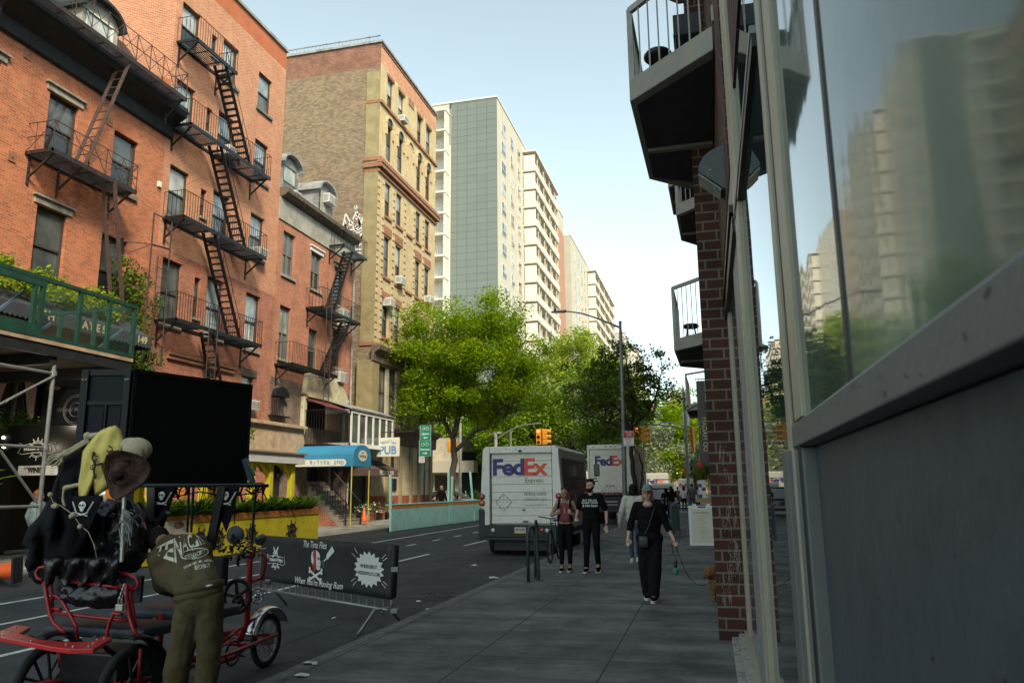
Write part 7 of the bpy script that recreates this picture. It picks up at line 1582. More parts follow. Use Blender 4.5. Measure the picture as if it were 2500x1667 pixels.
# ---- woman with cap, leash and dog
cx=onz(1592,1467,0); WX,WY=cx.x,cx.y
T,s,V,Hd=human('smiling older woman in black with pale blue-grey cap and glasses, walking towards the camera',(WX,WY,0),R(0),1.67,kn=((-.09,.02,.49),(.07,-.06,.50)),an=((-.07,.13,.10),(.035,-.05,.085)),el=((-.285,.05,1.15),(.27,.02,1.13)),wr=((-.325,-.02,.93),(.37,-.10,.93)),hand=((0,-.1,-1),(.35,-.25,-.8)),top='cloth_black',sleeve='three',bottom='cloth_black2',hair='hair_grey',hairstyle='capw',loose=1.2,top_bot=.80,leg_r=(.112,.10,.085),hipw=.18,turn=R(-4),shoe='cloth_black')
m=MB(); m.ell(Hd((0,.014,1.705)),V((.081,.100,.066)),18,10); blob(m,'cap','cap_grey',T,.010,1)
m=MB(); n=12; 
for sg in (0,):
    top_=[Hd((.078*math.cos(math.pi+math.pi*i/n),-.045+.115*math.sin(math.pi+math.pi*i/n),1.695-.025*math.sin(math.pi*i/n))) for i in range(n+1)]; 
    m.prism(top_,Vector((0,0,-.010)))
m.build('cap_brim','cap_grey',T,world=False,smooth=False)
m=MB()
for sg in (-1,1): m.tube([Hd((sg*.031+.021*math.cos(q*math.pi/6),-.101,1.633+.014*math.sin(q*math.pi/6))) for q in range(12)],.0022,4,closed=True); m.tube([Hd((sg*.058,-.095,1.637)),Hd((sg*.08,.0,1.64))],.003,4)
m.tube([Hd((-.008,-.1,1.637)),Hd((.008,-.1,1.637))],.003,4); m.build('glasses','eye_dark',T,world=False)
MB().ell(V((0,-.055,1.445)),V((.080,.055,.050)),12,8).build('neckline','skin',T,world=False,smooth=True)
m=MB(); m.tube([V((.11,.0,1.47)),V((.09,-.12,1.36)),V((.02,-.165,1.15)),V((-.05,-.17,1.0))],.007,5); m.build('bag_strap','leather',T,world=False)
m=MB(); m.box(-.15,.0,-.20,-.145,.80,.97); m.xf(Matrix.Scale(s,4)); m.build('handbag','leather',T,world=False,bevel=.015,smooth=True)
hd=Vector((WX,WY,0))+V((.40,-.13,.87))
dogp=Vector((-.03,11.95,0))
t=thing('dog_leash','thin dark dog leash sagging from the woman in black to the poodle','leash',hd)
nk=Vector((-.06,11.88,.28)); P=[hd.lerp(nk,i/14)+Vector((0,0,-.30*math.sin(math.pi*(i/14.)**.8))) for i in range(15)]
P[0]=hd; MB().tube(P,.005,5).build('line','leather',t); MB().tube([hd+Vector((0,0,.05)),hd+Vector((-.05,0,.02)),hd+Vector((-.055,0,-.06)),hd+Vector((-.02,0,-.26)),hd+Vector((.02,0,-.06))],.008,5,closed=True).build('hand_loop','leather',t)
t=thing('waste_bag_holder','small black pouch with green bag hanging below the leash hand','pouch',hd); m=MB(); m.cap(hd+Vector((-.02,0,-.32)),.026,hd+Vector((-.01,0,-.24)),.02); m.build('pouch','leather',t,smooth=True); MB().ell(hd+Vector((-.02,0,-.40)),(.038,.03,.055),10,8).build('bag','sign_green',t,smooth=True)
# poodle
mat('poodle',(.22,.105,.04),.95,var=.45,scale=40,bump=.9,bscale=60)
d=thing('dog','small curly apricot poodle standing half behind the brick pier','dog',dogp); d.scale=(.92,)*3
m=MB(); o=dogp
m.cap(o+Vector((.05,.0,.27)),.095,o+Vector((.25,.12,.27)),.085); m.ell(o+Vector((.03,-.02,.29)),(.10,.10,.12)); m.cap(o+Vector((.0,-.03,.33)),.07,o+Vector((-.03,-.07,.41)),.06)
m.ell(o+Vector((-.045,-.09,.45)),(.095,.09,.085)); m.cap(o+Vector((-.06,-.13,.425)),.046,o+Vector((-.095,-.19,.405)),.038); m.ell(o+Vector((-.04,-.07,.50)),(.065,.06,.045))
for sg in (-1,1): m.cap(o+Vector((-.045+sg*.085,-.07,.45)),.028,o+Vector((-.045+sg*.10,-.075,.37)),.034)
for x,y in ((-.02,-.05),(.09,-.03)): m.cap(o+Vector((x,y,.24)),.045,o+Vector((x,y-.005,.05)),.040); m.ell(o+Vector((x,y-.03,.03)),(.036,.05,.03))
for x,y in ((.20,.10),(.29,.12)): m.cap(o+Vector((x,y,.24)),.055,o+Vector((x+.02,y-.04,.15)),.04); m.cap(o+Vector((x+.02,y-.04,.15)),.036,o+Vector((x+.03,y+.03,.10)),.03); m.cap(o+Vector((x+.03,y+.03,.10)),.03,o+Vector((x+.02,y,.03)),.032)
m.cap(o+Vector((.32,.16,.32)),.03,o+Vector((.36,.18,.42)),.035)
blob(m,'body','poodle',d,.010,1,world=True,disp=.040,dscale=.016)
MB().ell(o+Vector((-.108,-.235,.415)),(.014,.012,.011),8,6).build('nose','eye_dark',d); 
for sg in (-1,1): MB().ell(o+Vector((-.075+sg*.03,-.155,.46)),(.010,.008,.010),8,6).build('eye','eye_dark',d)
MB().tube([o+Vector((-.02+.075*math.cos(a*math.pi/8),-.04+.075*math.sin(a*math.pi/8),.345)) for a in range(16)],.008,5,closed=True).build('collar','leather',d)
# ---- back view, cream cardigan
p=ony(1547,1300,17.6)
human('person with dark bob seen from behind in loose cream cardigan and jeans, walking away',(p.x+.02,17.6,0),R(180),1.70,kn=((-.08,-.05,.5),(.09,.02,.5)),an=((-.07,.12,.12),(.08,-.05,.085)),el=((-.25,.05,1.13),(.27,.06,1.14)),wr=((-.26,-.08,.88),(.33,.04,.88)),top='cloth_cream',sleeve='long',bottom='jeans',hairstyle='bob',shoe='cloth_white',loose=1.22,top_bot=.86,face=False)
# ---- far pedestrians
def ped(label,u,Y,H,rz,**k):
    p=ony(u,1250,Y); return human(label,(p.x,Y,0),rz,H,detail=False,face=False,group='pedestrians beyond the café railing',**k)
ped('far pedestrian in dark clothes left of the long-haired woman',1628,42,1.60,R(180),top='cloth_black2',bottom='cloth_black',hairstyle='bob')
ped('far woman with very long dark hair, dark top and blue jeans seen from behind',1641,40,1.68,R(180),top='cloth_black',bottom='jeans',hairstyle='long')
ped('far woman in white t-shirt and black trousers beyond the white sandwich board',1672,52,1.66,R(180),top='cloth_white',bottom='cloth_black',hairstyle='bob',shoe='cloth_white')
ped('far man with dark cap, charcoal t-shirt and jeans left of the stacked boxes',1692,46,1.82,R(180),top='cloth_grey',bottom='jeans',hairstyle='short',loose=1.1)
ped('small far pedestrian in pale shirt just beside the stacked boxes',1704,48,1.62,R(180),top='cloth_white',bottom='cloth_black',hairstyle='short')
ped('far pedestrian in red top between the two women',1657,60,1.65,R(170),top='cloth_maroon',bottom='cloth_black',hairstyle='short')
# ---- diners behind the teal barrier
def sit(label,loc,rz,**k):
    return human(label,loc,rz,1.70,detail=False,face=False,group='people at the teal street dining area',kn=((-.12,-.42,.93),(.12,-.42,.93)),an=((-.12,-.40,.52),(.12,-.40,.52)),el=((-.26,-.12,1.18),(.26,-.12,1.18)),wr=((-.12,-.30,1.22),(.12,-.26,1.48)),**k)
p=ony(1078,1215,41); human('man in black standing at the teal dining barrier, back to camera',(p.x,41,0),R(170),1.84,detail=False,face=False,top='cloth_black',sleeve='long',bottom='cloth_black',hairstyle='short',hair='skin_tan',group='people at the teal street dining area')
p=ony(1108,1215,41.5); sit('seated diner in dark teal top leaning on the teal counter',(p.x,41.5,-.36),R(-60),top='cloth_teal',sleeve='long',bottom='jeans',hairstyle='tied')
p=ony(1060,1215,43); sit('seated diner in black left of the standing man',(p.x,43,-.42),R(120),top='cloth_black',sleeve='long',bottom='cloth_black',hairstyle='short')
p=ony(1120,1215,43); sit('seated diner in dark clothes beside the thin teal post',(p.x,43,-.42),R(60),top='cloth_black2',sleeve='long',bottom='cloth_black',hairstyle='bob',hair='hair_dark')
for x,y,l in ((-14.1,41.9,'small dining table behind the teal barrier near the post'),(-15.4,43.2,'small dining table farther along behind the teal barrier')):
    t=thing('dining_table',l,'table',(x,y,0)); MB().lathe([(.38,.72),(.38,.75),(0,.75)],(x,y,0),18).build('table_top','tan_stone',t); MB().tube([(x,y,0),(x,y,.72)],.04,8).build('leg','iron',t)
# ---- denim-jacket person under the shed
p=ony(92,1250,14.3)
human('person with reddish hair and pale denim jacket seen from behind under the scaffold',(p.x,14.3,0),R(165),1.70,el=((-.27,.02,1.14),(.29,.05,1.15)),wr=((-.27,-.08,.9),(.33,-.05,.93)),top='denim_light',sleeve='long',bottom='cloth_black',hair='hair_red',hairstyle='bob',face=False,detail=False,loose=1.15)
# parked bicycle between the van and the man
t=thing('bicycle','dark green bicycle leaning at the kerb behind the walking couple','bicycle',(-3.6,18,0)); m=MB()
for y in (17.3,18.35):
    o=MB(); o.tube([(-3.55,y+.33*math.cos(a*math.pi/14),.34+.33*math.sin(a*math.pi/14)) for a in range(28)],.022,6,closed=True); w_=o.build('wheel','rubber',t); k=MB()
    for a in range(12): k.tube([(-3.55,y,.34),(-3.55,y+.31*math.cos(a*math.pi/6),.34+.31*math.sin(a*math.pi/6))],.003,3)
    k.build('spokes','alu',w_)
m.tube([(-3.55,17.3,.34),(-3.55,17.42,.85),(-3.55,17.95,.82),(-3.55,17.85,.32),(-3.55,17.42,.75)],.018,6); m.tube([(-3.55,18.35,.34),(-3.55,17.85,.32)],.014,5); m.tube([(-3.55,18.35,.34),(-3.55,17.97,.8)],.014,5); m.build('frame','rail_green',t)
MB().tube([(-3.82,17.35,1.0),(-3.55,17.42,.95),(-3.28,17.35,1.0)],.014,6).build('handlebar','black_metal',t); MB().ell((-3.55,17.98,.9),(.07,.13,.03),10,6).build('saddle','leather',t)
MB().tube([(-3.55,17.42,.85),(-3.55,17.42,.96)],.014,6).build('stem','black_metal',t); MB().tube([(-3.55,17.95,.78),(-3.55,17.98,.89)],.014,6).build('seat_post','alu',t)
# ---------------------------------------------------------------- crowd barricade with pirate banner
Rr=Vector((-4.0,9.45,0)); Ll=Vector((-6.95,11.15,0)); D_=(Ll-Rr).normalized(); z0=RZ
bc=thing('crowd_barricade','galvanised steel crowd barricade standing on the asphalt under the pirate banner','barricade',(Rr.x,Rr.y,z0))
def bp(t,z): return Rr+(Ll-Rr)*t+Vector((0,0,z))
m=MB(); m.tube([bp(.01,.09),bp(.0,.22),bp(.0,.86),bp(.02,.90),bp(.98,.90),bp(1,.86),bp(1,.09)],.022,8); m.tube([bp(0.02,.12),bp(.98,.12)],.02,8); m.build('frame','galv',bc,smooth=True)
m=MB()
for i in range(1,19): m.tube([bp(i/19,.12),bp(i/19,.90)],.010,6)
m.build('bars','galv',bc)
n_=Vector((-D_.y,D_.x,0))
for t_ in (.06,.94):
    m=MB(); c=bp(t_,.12); m.tube([bp(t_,.12),bp(t_,.05)+n_*.0,],.018,6); m.tube([c+n_*.36+Vector((0,0,z0-.12+.01-.0)),c+n_*.12,c,c-n_*.12,c-n_*.36+Vector((0,0,z0-.12+.01))],.020,7); m.build('foot','galv',bc,smooth=True)
MB().box(Rr.x-.0,Rr.x+.09,Rr.y-.05,Rr.y+.0,.60,.66).box(Rr.x,Rr.x+.09,Rr.y-.05,Rr.y,.10,.15).build('hook','galv',bc)
mat('banner_cloth',(.025,.025,.028),.55,var=.25,scale=3,bump=.3,bscale=5)
bn=thing('pirate_banner','black vinyl banner with skull drinking rum, hung over the barricade','banner',(Rr.x,Rr.y,.6))
Nn=n_ if n_.y<0 else -n_     # towards the camera
def bq(x,z): # x metres from right end along barricade
    return Rr+D_*x+Nn*(.032+.010*math.sin(x*5)+.006*math.sin(z*9))+Vector((0,0,z))
L_=(Ll-Rr).length
m=MB(); nx=40; nz=8; zt,zbm=.93,.26
vs=[];fs=[]
for i in range(nx+1):
    for j in range(nz+1): vs.append(bq(L_*i/nx-.02,zbm+(zt-zbm)*j/nz))
for i in range(nx):
    for j in range(nz): a=i*(nz+1)+j; fs.append((a,a+1,a+nz+2,a+nz+1))
m.add(vs,fs); m.quad(bq(-.02,zbm),bq(-.02,zt),Rr-D_*.05-Nn*.06+Vector((0,0,zt-.01)),Rr-D_*.02-Nn*.05+Vector((0,0,zbm+.02))); m.quad(*[bq(x,zt)-Nn*k+Vector((0,0,-.01*k)) for x,k in ((-.02,0),(L_,0),(L_,.08),(-.02,.08))]); m.build('cloth','banner_cloth',bn,smooth=True,solid=.004)
def bpl(cx,cz): return lambda x,y: bq(cx-x,cz+y)+Nn*.008
m=MB(); text(m,"The Time Flies",.135,bpl(1.80,.855),.001,shear=.28,sx=.82); text(m,"When You're Having Rum",.125,bpl(1.70,.335),.001,shear=.28,sx=.95)
# burst
bx,bz=.47,.60; pts=[]
for k in range(36):
    r=(1.0 if k%2==0 else .80); a=2*math.pi*k/36+.09; pts.append((.37*r*math.cos(a)*.95,.235*r*math.sin(a)))
Pb=bpl(bx,bz); vs=[Pb(0,0)]+[Pb(*p) for p in pts]; m.add(vs,[(0,i+1,(i+1)%36+1) for i in range(36)])
for a in (R(135),R(148),R(35),R(28),R(-35),R(-28),R(-140),R(-150)):
    stroke(m,[(math.cos(a)*.37,math.sin(a)*.27),(math.cos(a)*.47,math.sin(a)*.36)],.008,lambda q:Pb(q[0],q[1]))
m.build('lettering','ink_white',bn)
m=MB(); text(m,"149 BLEECKER ST",.062,lambda x,y:Pb(x,y+.035)+Nn*.004,.001,sx=.85); text(m,"WICKEDWILLYS.COM",.062,lambda x,y:Pb(x,y-.055)+Nn*.004,.001,sx=.85); m.build('address','ink_black',bn)
# skull in profile with red bandana, crossed bones, bottle
Ps=bpl(1.74,.60)
def fan(m,pts,P=Ps,k=.004):
    c=(sum(p[0] for p in pts)/len(pts),sum(p[1] for p in pts)/len(pts)); vs=[P(*c)+Nn*k]+[P(*p)+Nn*k for p in pts]; m.add(vs,[(0,i+1,(i+1)%len(pts)+1) for i in range(len(pts))])
m=MB(); fan(m,[(-.14,.08),(-.12,.145),(-.06,.185),(.02,.185),(.09,.15),(.115,.10),(.10,.07),(.135,.02),(.115,0),(.13,-.02),(.11,-.03),(.12,-.07),(.06,-.09),(-.02,-.06),(-.09,-.02),(-.13,.02)])
for a,b in (((-.17,-.10),(.15,-.23)),((-.16,-.23),(.16,-.10))):
    stroke(m,[a,b],.032,lambda q:Ps(q[0],q[1])+Nn*.006)
    for e in (a,b):
        for dz in (-.022,.022): fan(m,[(e[0]+.026*math.cos(q),e[1]+dz+.024*math.sin(q)) for q in [k*math.pi/5 for k in range(10)]],k=.007)
fan(m,[(.27,.10),(.31,.07),(.34,.10),(.47,.19),(.41,.26),(.29,.15)]); stroke(m,[(.31,.10),(.22,.05)],.02,lambda q:Ps(q[0],q[1])+Nn*.006)
for k in range(6): fan(m,[(.18+.012*(k%3)+.006*math.cos(q),.04-.025*k*.6+.006*math.sin(q)) for q in (0,1.5,3,4.5)])
m.build('skull_emblem','ink_white',bn)
m=MB(); fan(m,[(-.06,.184),(-.0,.190),(.01,.10),(.0,.02),(.02,-.06),(-.02,-.13),(-.045,-.07),(-.06,-.11),(-.08,-.04),(-.05,.04),(-.075,.12)],k=.010); m.build('bandana','ink_red',bn)
m=MB(); fan(m,[(.055,.085),(.085,.10),(.10,.08),(.085,.055),(.06,.06)],k=.011); fan(m,[(.105,.03),(.12,.02),(.11,.01)],k=.011); stroke(m,[(.05,-.03),(.11,-.035)],.006,lambda q:Ps(q[0],q[1])+Nn*.011); m.build('eye_socket','ink_black',bn)
m=MB(); P2=bpl(2.88,.58); wicked(m,None,.21,lambda x,y:P2(x,y)+Nn*.004,wheel=True,sub=False); text(m,"THE ISLAND PARTY",.04,lambda x,y:P2(x,y-.095)+Nn*.004,.0) if False else text(m,"two night stay",.045,lambda x,y:P2(x,y-.095)+Nn*.004,.001)
fan(m,[(0,.11),(.03,.10),(.09,.20),(.07,.21),(.02,.15)],P2); fan(m,[(0,.11),(-.03,.10),(-.07,.19),(-.05,.21),(-.01,.15)],P2); m.build('name_emblem','ink_white',bn)
m=MB(); text(m,"Drink",.11,lambda x,y:bpl(2.12,.39)(x,y),.001,shear=.28); m.build('script','ink_white',bn) if False else None
# ---------------------------------------------------------------- pedal surrey (four-wheeled pedal cart)
pc=thing('pedal_cart','red framed four-wheel pedal surrey loaded with black sacks, standing in the near lane','pedal cart',(-4.65,6.2,RZ))
mat('red_frame',(.34,.008,.010),.4,var=.2,scale=9,coat=.15,dirt=(.16,.006,.008),dscale=7); mat('seat_vinyl',(.022,.028,.045),.5,var=.25,scale=8,bump=.3,bscale=12)
def P_(u,v,y): return ony(u,v,y)
def z3(a,b,y): return ony(a*.4254,1000+b*.4254,y)
def cwheel(x,y,z,r,label,spmat,nsp=12,sr=.010,tyre=.045,fat=False):
    o=MB().tube([(x,y+(r-tyre)*math.cos(a*math.pi/20),z+(r-tyre)*math.sin(a*math.pi/20)) for a in range(40)],tyre,8,closed=True).build('wheel','rubber',pc,smooth=True)
    MB().tube([(x,y+(r-2*tyre)*math.cos(a*math.pi/20),z+(r-2*tyre)*math.sin(a*math.pi/20)) for a in range(40)],.014,6,closed=True).build('rim',spmat,o,smooth=True)
    m=MB()
    for k in range(nsp): a=2*math.pi*k/nsp+.1; m.tube([(x+.03*((k%2)*2-1),y+.03*math.cos(a),z+.03*math.sin(a)),(x,y+(r-2*tyre)*math.cos(a),z+(r-2*tyre)*math.sin(a))],sr,5)
    m.build('spokes',spmat,o); MB().lathe([(.045,-.06),(.05,-.03),(.05,.03),(.045,.06)],(x,y,z),14,'x').build('hub',spmat,o); return o
mat('wheel_black',(.03,.03,.032),.4,metal=.4,var=.2)
cwheel(-5.04,5.2,.17,.325,'','wheel_black',12,.012,.035); cwheel(-4.30,5.2,.17,.325,'','wheel_black',12,.012,.035)
cwheel(-4.54,7.45,.11,.265,'','galv',14,.006,.030); cwheel(-5.30,7.45,.11,.265,'','galv',14,.006,.030)
cwheel(-4.66,4.85,.06,.21,'','wheel_black',8,.01,.05)
m=MB(); m.tube([(-5.04,5.2,.17),(-4.30,5.2,.17)],.02,8); m.tube([(-5.3,7.45,.11),(-4.54,7.45,.11)],.018,8); m.build('axle','wheel_black',pc)
# longitudinal frame
m=MB()
for x in (-4.95,-4.42):
    m.tube([(x,5.0,.22),(x+.0,5.6,.16),(x,6.6,.14),(x-.0,7.45,.17)],.022,8)
for y in (5.1,5.7,6.3,6.9,7.4): m.tube([(-4.95,y,.17),(-4.42,y,.17)],.018,7)
m.build('chassis','red_frame',pc,smooth=True)
# rear seat-back frame (traced in the rear plane of the cart)
rp=5.25
def T3(pts,y=rp): return [z3(a,b,y if len(p)==2 else p[2]) for p in pts for a,b in [p[:2]]]
tubes=[[(365,910),(500,922),(660,936),(740,945),(780,965),(795,995),(785,1022),(750,1032)],[(365,910),(280,898),(225,905),(205,935),(215,965),(245,977)],
 [(255,985),(270,1080),(285,1170),(310,1225),(350,1262),(380,1280)],[(290,985),(300,1080),(300,1170)],[(298,1065),(325,1068),(352,1090),(400,1170),(435,1235),(445,1320)],
 [(720,1000),(728,1080),(742,1180),(765,1260),(800,1310)],[(745,1000),(755,1100),(770,1190),(780,1250)],[(700,1125),(660,1155),(630,1215),(612,1290),(606,1450)],
 [(400,985),(560,1002),(700,1022)],[(310,1165),(440,1178),(600,1195),(730,1210)],[(300,1140),(350,1145)],[(650,1165),(700,1175)],[(500,1230),(500,1235)],[(340,1370),(345,1480)],[(805,1370),(797,1560)],[(500,1390),(460,1500)],[(610,1400),(600,1480)]]
for i,tb in enumerate(tubes):
    if i==12: continue
    P=[z3(a,b,rp-.02*(i%3)) for a,b in tb]; MB().tube(P,.017 if i in(2,5) else .0135,8).build('frame_tube','red_frame',pc,smooth=True)
MB().tube([z3(790,1215,5.7),z3(850,1220,5.8),z3(890,1200,5.9)],.016,8).build('frame_tube','red_frame',pc,smooth=True)
# cushions
a=z3(300,1135,5.3); b=z3(760,1165,5.3)
MB().box(-5.25,-4.30,5.32,5.75,.50,.585).build('rear_seat','seat_vinyl',pc,bevel=.025,smooth=True); MB().box(-5.25,-4.30,6.15,6.6,.50,.60).build('front_seat','seat_vinyl',pc,bevel=.03,smooth=True)
MB().box(-4.95,-4.42,5.2,5.62,.18,.42).build('tool_box','void',pc,bevel=.02)
MB().box(-5.2,-4.35,5.30,5.34,.78,.98).build('backrest','seat_vinyl',pc,bevel=.01)
# red bumper plate
out=[(0,1268),(92,1232),(176,1243),(112,1282),(130,1287),(240,1318),(380,1330),(440,1330),(520,1328),(580,1298),(645,1304),(536,1370),(400,1372),(300,1360),(120,1325),(0,1302)]
zp_=ony(130*.4254,1550,4.75).z
P=[onz(a*.4254,1000+b*.4254,zp_+.0) for a,b in out]
m=MB(); n=len(P); m.add(P+[p+Vector((0,0,-.03)) for p in P],[tuple(range(n)),tuple(range(2*n-1,n-1,-1))]+[(i,n+i,n+(i+1)%n,(i+1)%n) for i in range(n)]); m.build('bumper_plate','red_plate',pc,bevel=.004)
m=MB()
for a,b in ((20,1290),(60,1275),(30,1262),(90,1250),(120,1310),(180,1325),(510,1355),(535,1340),(560,1315),(420,1358),(600,1310),(380,1345)): m.ell(onz(a*.4254,1000+b*.4254,zp_+.003),.008,6,5)
m.build('rivets','steel',pc)
c1=onz(60,1560,zp_-.03); c2=onz(215,1575,zp_-.03); m=MB(); m.tube([onz(70,1553,zp_-.02),(-4.95,5.15,.42)],.018,6); m.tube([onz(230,1556,zp_-.02),(-4.4,5.15,.42)],.018,6); m.build('bumper_arm','black_metal',pc)
# fenders
def fender(x,y,z,r,a0,a1,wd,mt):
    n=18; vs=[];fs=[]
    for i in range(n+1):
        p=R(a0+(a1-a0)*i/n)
        for sx,k in ((-wd/2,0),(-wd/4,.018),(0,.024),(wd/4,.018),(wd/2,0)): vs.append((x+sx,y+(r+k)*math.cos(p),z+(r+k)*math.sin(p)))
    for i in range(n):
        for j in range(4): q=i*5+j; fs.append((q,q+1,q+6,q+5))
    m=MB().add(vs,fs)
    m.build('fender',mt,pc,smooth=True,solid=.005)
fender(-4.30,5.2,.17,.37,-5,100,.13,'black_metal'); fender(-5.04,5.2,.17,.37,40,110,.13,'black_metal'); fender(-4.54,7.45,.11,.315,25,165,.15,'chrome'); fender(-5.30,7.45,.11,.315,25,165,.15,'chrome')
# front : red steering posts, wheels, handlebars, bell, lamps
def c3(a,b,y): return ony(320+a*.3106,1180+b*.3106,y)
m=MB(); m.tube([c3(970,490,7.2),c3(960,570,7.2),c3(920,605,7.2)],.022,8); m.tube([c3(935,560,7.2),c3(925,800,7.2),c3(905,1130,7.2),c3(850,1230,7.2)],.034,8); m.tube([c3(1000,560,7.3),c3(1040,555,7.3),c3(1062,590,7.3),c3(1045,690,7.3),c3(1030,740,7.3),c3(950,770,7.3)],.018,8)
m.tube([c3(650,1290,7.0),c3(760,1250,7.1),c3(880,1220,7.2)],.02,7); m.tube([c3(720,1240,6.6),c3(860,1130,7.2)],.02,7); m.tube([c3(640,1420,6.7),c3(800,1370,6.9),c3(940,1250,7.3)],.024,7); m.tube([c3(720,1180,6.6),c3(830,1140,7.2)],.016,7); m.build('front_frame','red_frame',pc,smooth=True)
def ringwheel(a,b,y,r,name='steering_wheel',th=.016,mt='wheel_black',sp=4,tiltx=.75):
    c=c3(a,b,y); o=MB(); o.tube([(c.x+r*tiltx*math.cos(k*math.pi/12),c.y+.3*r*math.cos(k*math.pi/12),c.z+r*math.sin(k*math.pi/12)) for k in range(24)],th,6,closed=True); 
    for k in range(sp): q=k*2*math.pi/sp+.5; o.tube([c,(c.x+r*tiltx*math.cos(q),c.y+.3*r*math.cos(q),c.z+r*math.sin(q))],th*.8,5)
    o.ell(c,.03,8,6); o.build(name,mt,pc,smooth=True)
ringwheel(835,885,7.0,.155,th=.022,sp=5); ringwheel(840,930,6.9,.062,sp=3,th=.012); ringwheel(990,880,7.35,.075,'sprocket',.010,'chrome',5)
c=c3(820,405,7.0); MB().lathe([(.09,-.02),(.095,0),(.085,.03),(.02,.05),(0,.05)],c,20,'y').build('front_drum','lamp_dark',pc,smooth=True)
random.seed(6); m=MB()
for k in range(34):
    a,b=random.uniform(660,960),random.uniform(430,600); p=c3(a,b,random.uniform(6.9,7.2)); q=p+Vector((random.uniform(-.09,.09),random.uniform(-.05,.05),random.uniform(-.07,.07))); m.tube([p,q],random.choice((.006,.009,.014)),5)
m.build('handlebar_gear','wheel_black',pc); m=MB()
for k in range(12):
    a,b=random.uniform(700,930),random.uniform(430,580); m.ell(c3(a,b,random.uniform(6.85,7.0)),random.uniform(.008,.016),7,5)
m.build('brass_fittings','ink_gold',pc)
m=MB(); m.box(c3(530,410,6.7).x,c3(605,470,6.7).x,6.68,6.74,c3(530,470,6.7).z,c3(530,410,6.7).z); m.build('display_screen','lamp_dark',pc,bevel=.01); MB().quad(*[c3(a,b,6.675) for a,b in ((538,418),(598,422),(598,462),(538,458))]).build('screen_glass','pane_mid',pc)
for a,b in ((1010,435),(1000,450)): 
    p=c3(a,b,7.2); MB().lathe([(.02,-.05),(.045,.02),(.05,.05),(0,.05)],p,14,'y').build('headlamp','lamp_dark',pc,smooth=True)
m=MB(); m.tube([c3(980,505,7.2),c3(1030,520,7.25),c3(1065,515,7.3)],.014,7); m.tube([c3(990,475,7.2),c3(1020,460,7.2)],.012,6); m.build('handlebar','chrome',pc,smooth=True); m=MB(); m.tube([c3(1055,770,7.3),c3(1095,775,7.3)],.026,8); m.build('grip','galv',pc)
m=MB(); m.box(-4.95,-4.62,6.75,6.85,.72,1.0); m.build('front_crate','truck_dark',pc,bevel=.02)
c=c3(800,1330,6.8); o=MB(); o.tube([(c.x,c.y+.11*math.cos(k*math.pi/10),c.z+.11*math.sin(k*math.pi/10)) for k in range(20)],.012,5,closed=True); o.tube([(c.x+.02,c.y,c.z),(c.x+.02,c.y+.15,c.z-.06)],.012,5); o.build('pedal_crank','wheel_black',pc)
MB().tube([c3(240,1020,5.9),c3(235,1180,5.9),c3(225,1280,5.9)],.025,7).build('frame_tube','red_frame',pc,smooth=True)
# canopy poles and long pipe, lattice Y brace, black shield panels
m=MB(); zt_=1.70; A1=Vector((-5.35,5.95,zt_)); B1=Vector((-5.02,8.0,zt_))
m.tube([A1,B1],.022,8); m.tube([ony(340,1185,5.6),ony(655,1185,6.6)],.016,8); m.build('canopy_pipe','rail_green',pc,smooth=True)
for p,q,w_ in (((875,425),(872,700),.085),((960,585),(885,660),.05),((785,540),(865,655),.05),((1280,440),(1205,800),.075)):
    MB().bar(z3(p[0],p[1],6.1),z3(q[0],q[1],6.1),w_,.05).build('canopy_post','void',pc)
for p,q in (((1085,440),(1075,700)),((1110,440),(1098,700)),((1470,440),(1445,760))): MB().tube([z3(p[0],p[1],6.5),z3(q[0],q[1],6.7)],.012,6).build('canopy_pole','rail_green',pc)
# display box on the canopy
mat('screen_black',(.004,.005,.006),.45,var=.3,scale=3,spec=.25,bump=.15,bscale=3); mat('screen_navy',(.004,.007,.012),.45,var=.3,scale=4,spec=.15)
A=Vector((-5.27,6.08,0));B=Vector((-4.86,7.41,0));C_=Vector((-5.72,5.96,0)); Zb,Zt=1.70,2.77
bx=thing('display_box','big black advertising box mounted over the pedal cart','advertising box',(-5.3,6.5,1.7)); E_=B+(C_-A)
m=MB(); m.prism([Vector((p.x,p.y,Zb)) for p in (A,B,E_,C_)],(0,0,Zt-Zb)); m.build('cabinet','screen_navy',bx,bevel=.01)
nb=Vector((B-A).normalized().yx.to_tuple()+(0,)) if False else Vector(((B-A).y,-(B-A).x,0)).normalized()
m=MB(); m.prism([A+nb*.002+Vector((0,0,Zb+.02)),B+nb*.002+Vector((0,0,Zb+.02)),B+nb*.002+Vector((0,0,Zt-.01)),A+nb*.002+Vector((0,0,Zt-.01))],nb*.02); m.build('screen','screen_black',bx,bevel=.004)
m=MB(); 
for t0,t1,zz0,zz1 in ((0,1,Zt-.03,Zt+.005),(0,1,Zb,Zb+.02),(0,.02,Zb,Zt),(.98,1,Zb,Zt)): m.prism([A.lerp(B,t0)+nb*.022+Vector((0,0,zz0)),A.lerp(B,t1)+nb*.022+Vector((0,0,zz0)),A.lerp(B,t1)+nb*.022+Vector((0,0,zz1)),A.lerp(B,t0)+nb*.022+Vector((0,0,zz1))],nb*.010)
m.build('trim','black_metal',bx)
na=Vector((-(C_-A).y,(C_-A).x,0)).normalized(); na=na if na.y<0 else -na
def sd(t0,t1,za,zb_,mt,nm,d=.012):
    m=MB(); m.prism([A.lerp(C_,t0)+Vector((0,0,za)),A.lerp(C_,t1)+Vector((0,0,za)),A.lerp(C_,t1)+Vector((0,0,zb_)),A.lerp(C_,t0)+Vector((0,0,zb_))],na*d); m.build(nm,mt,bx,bevel=.003)
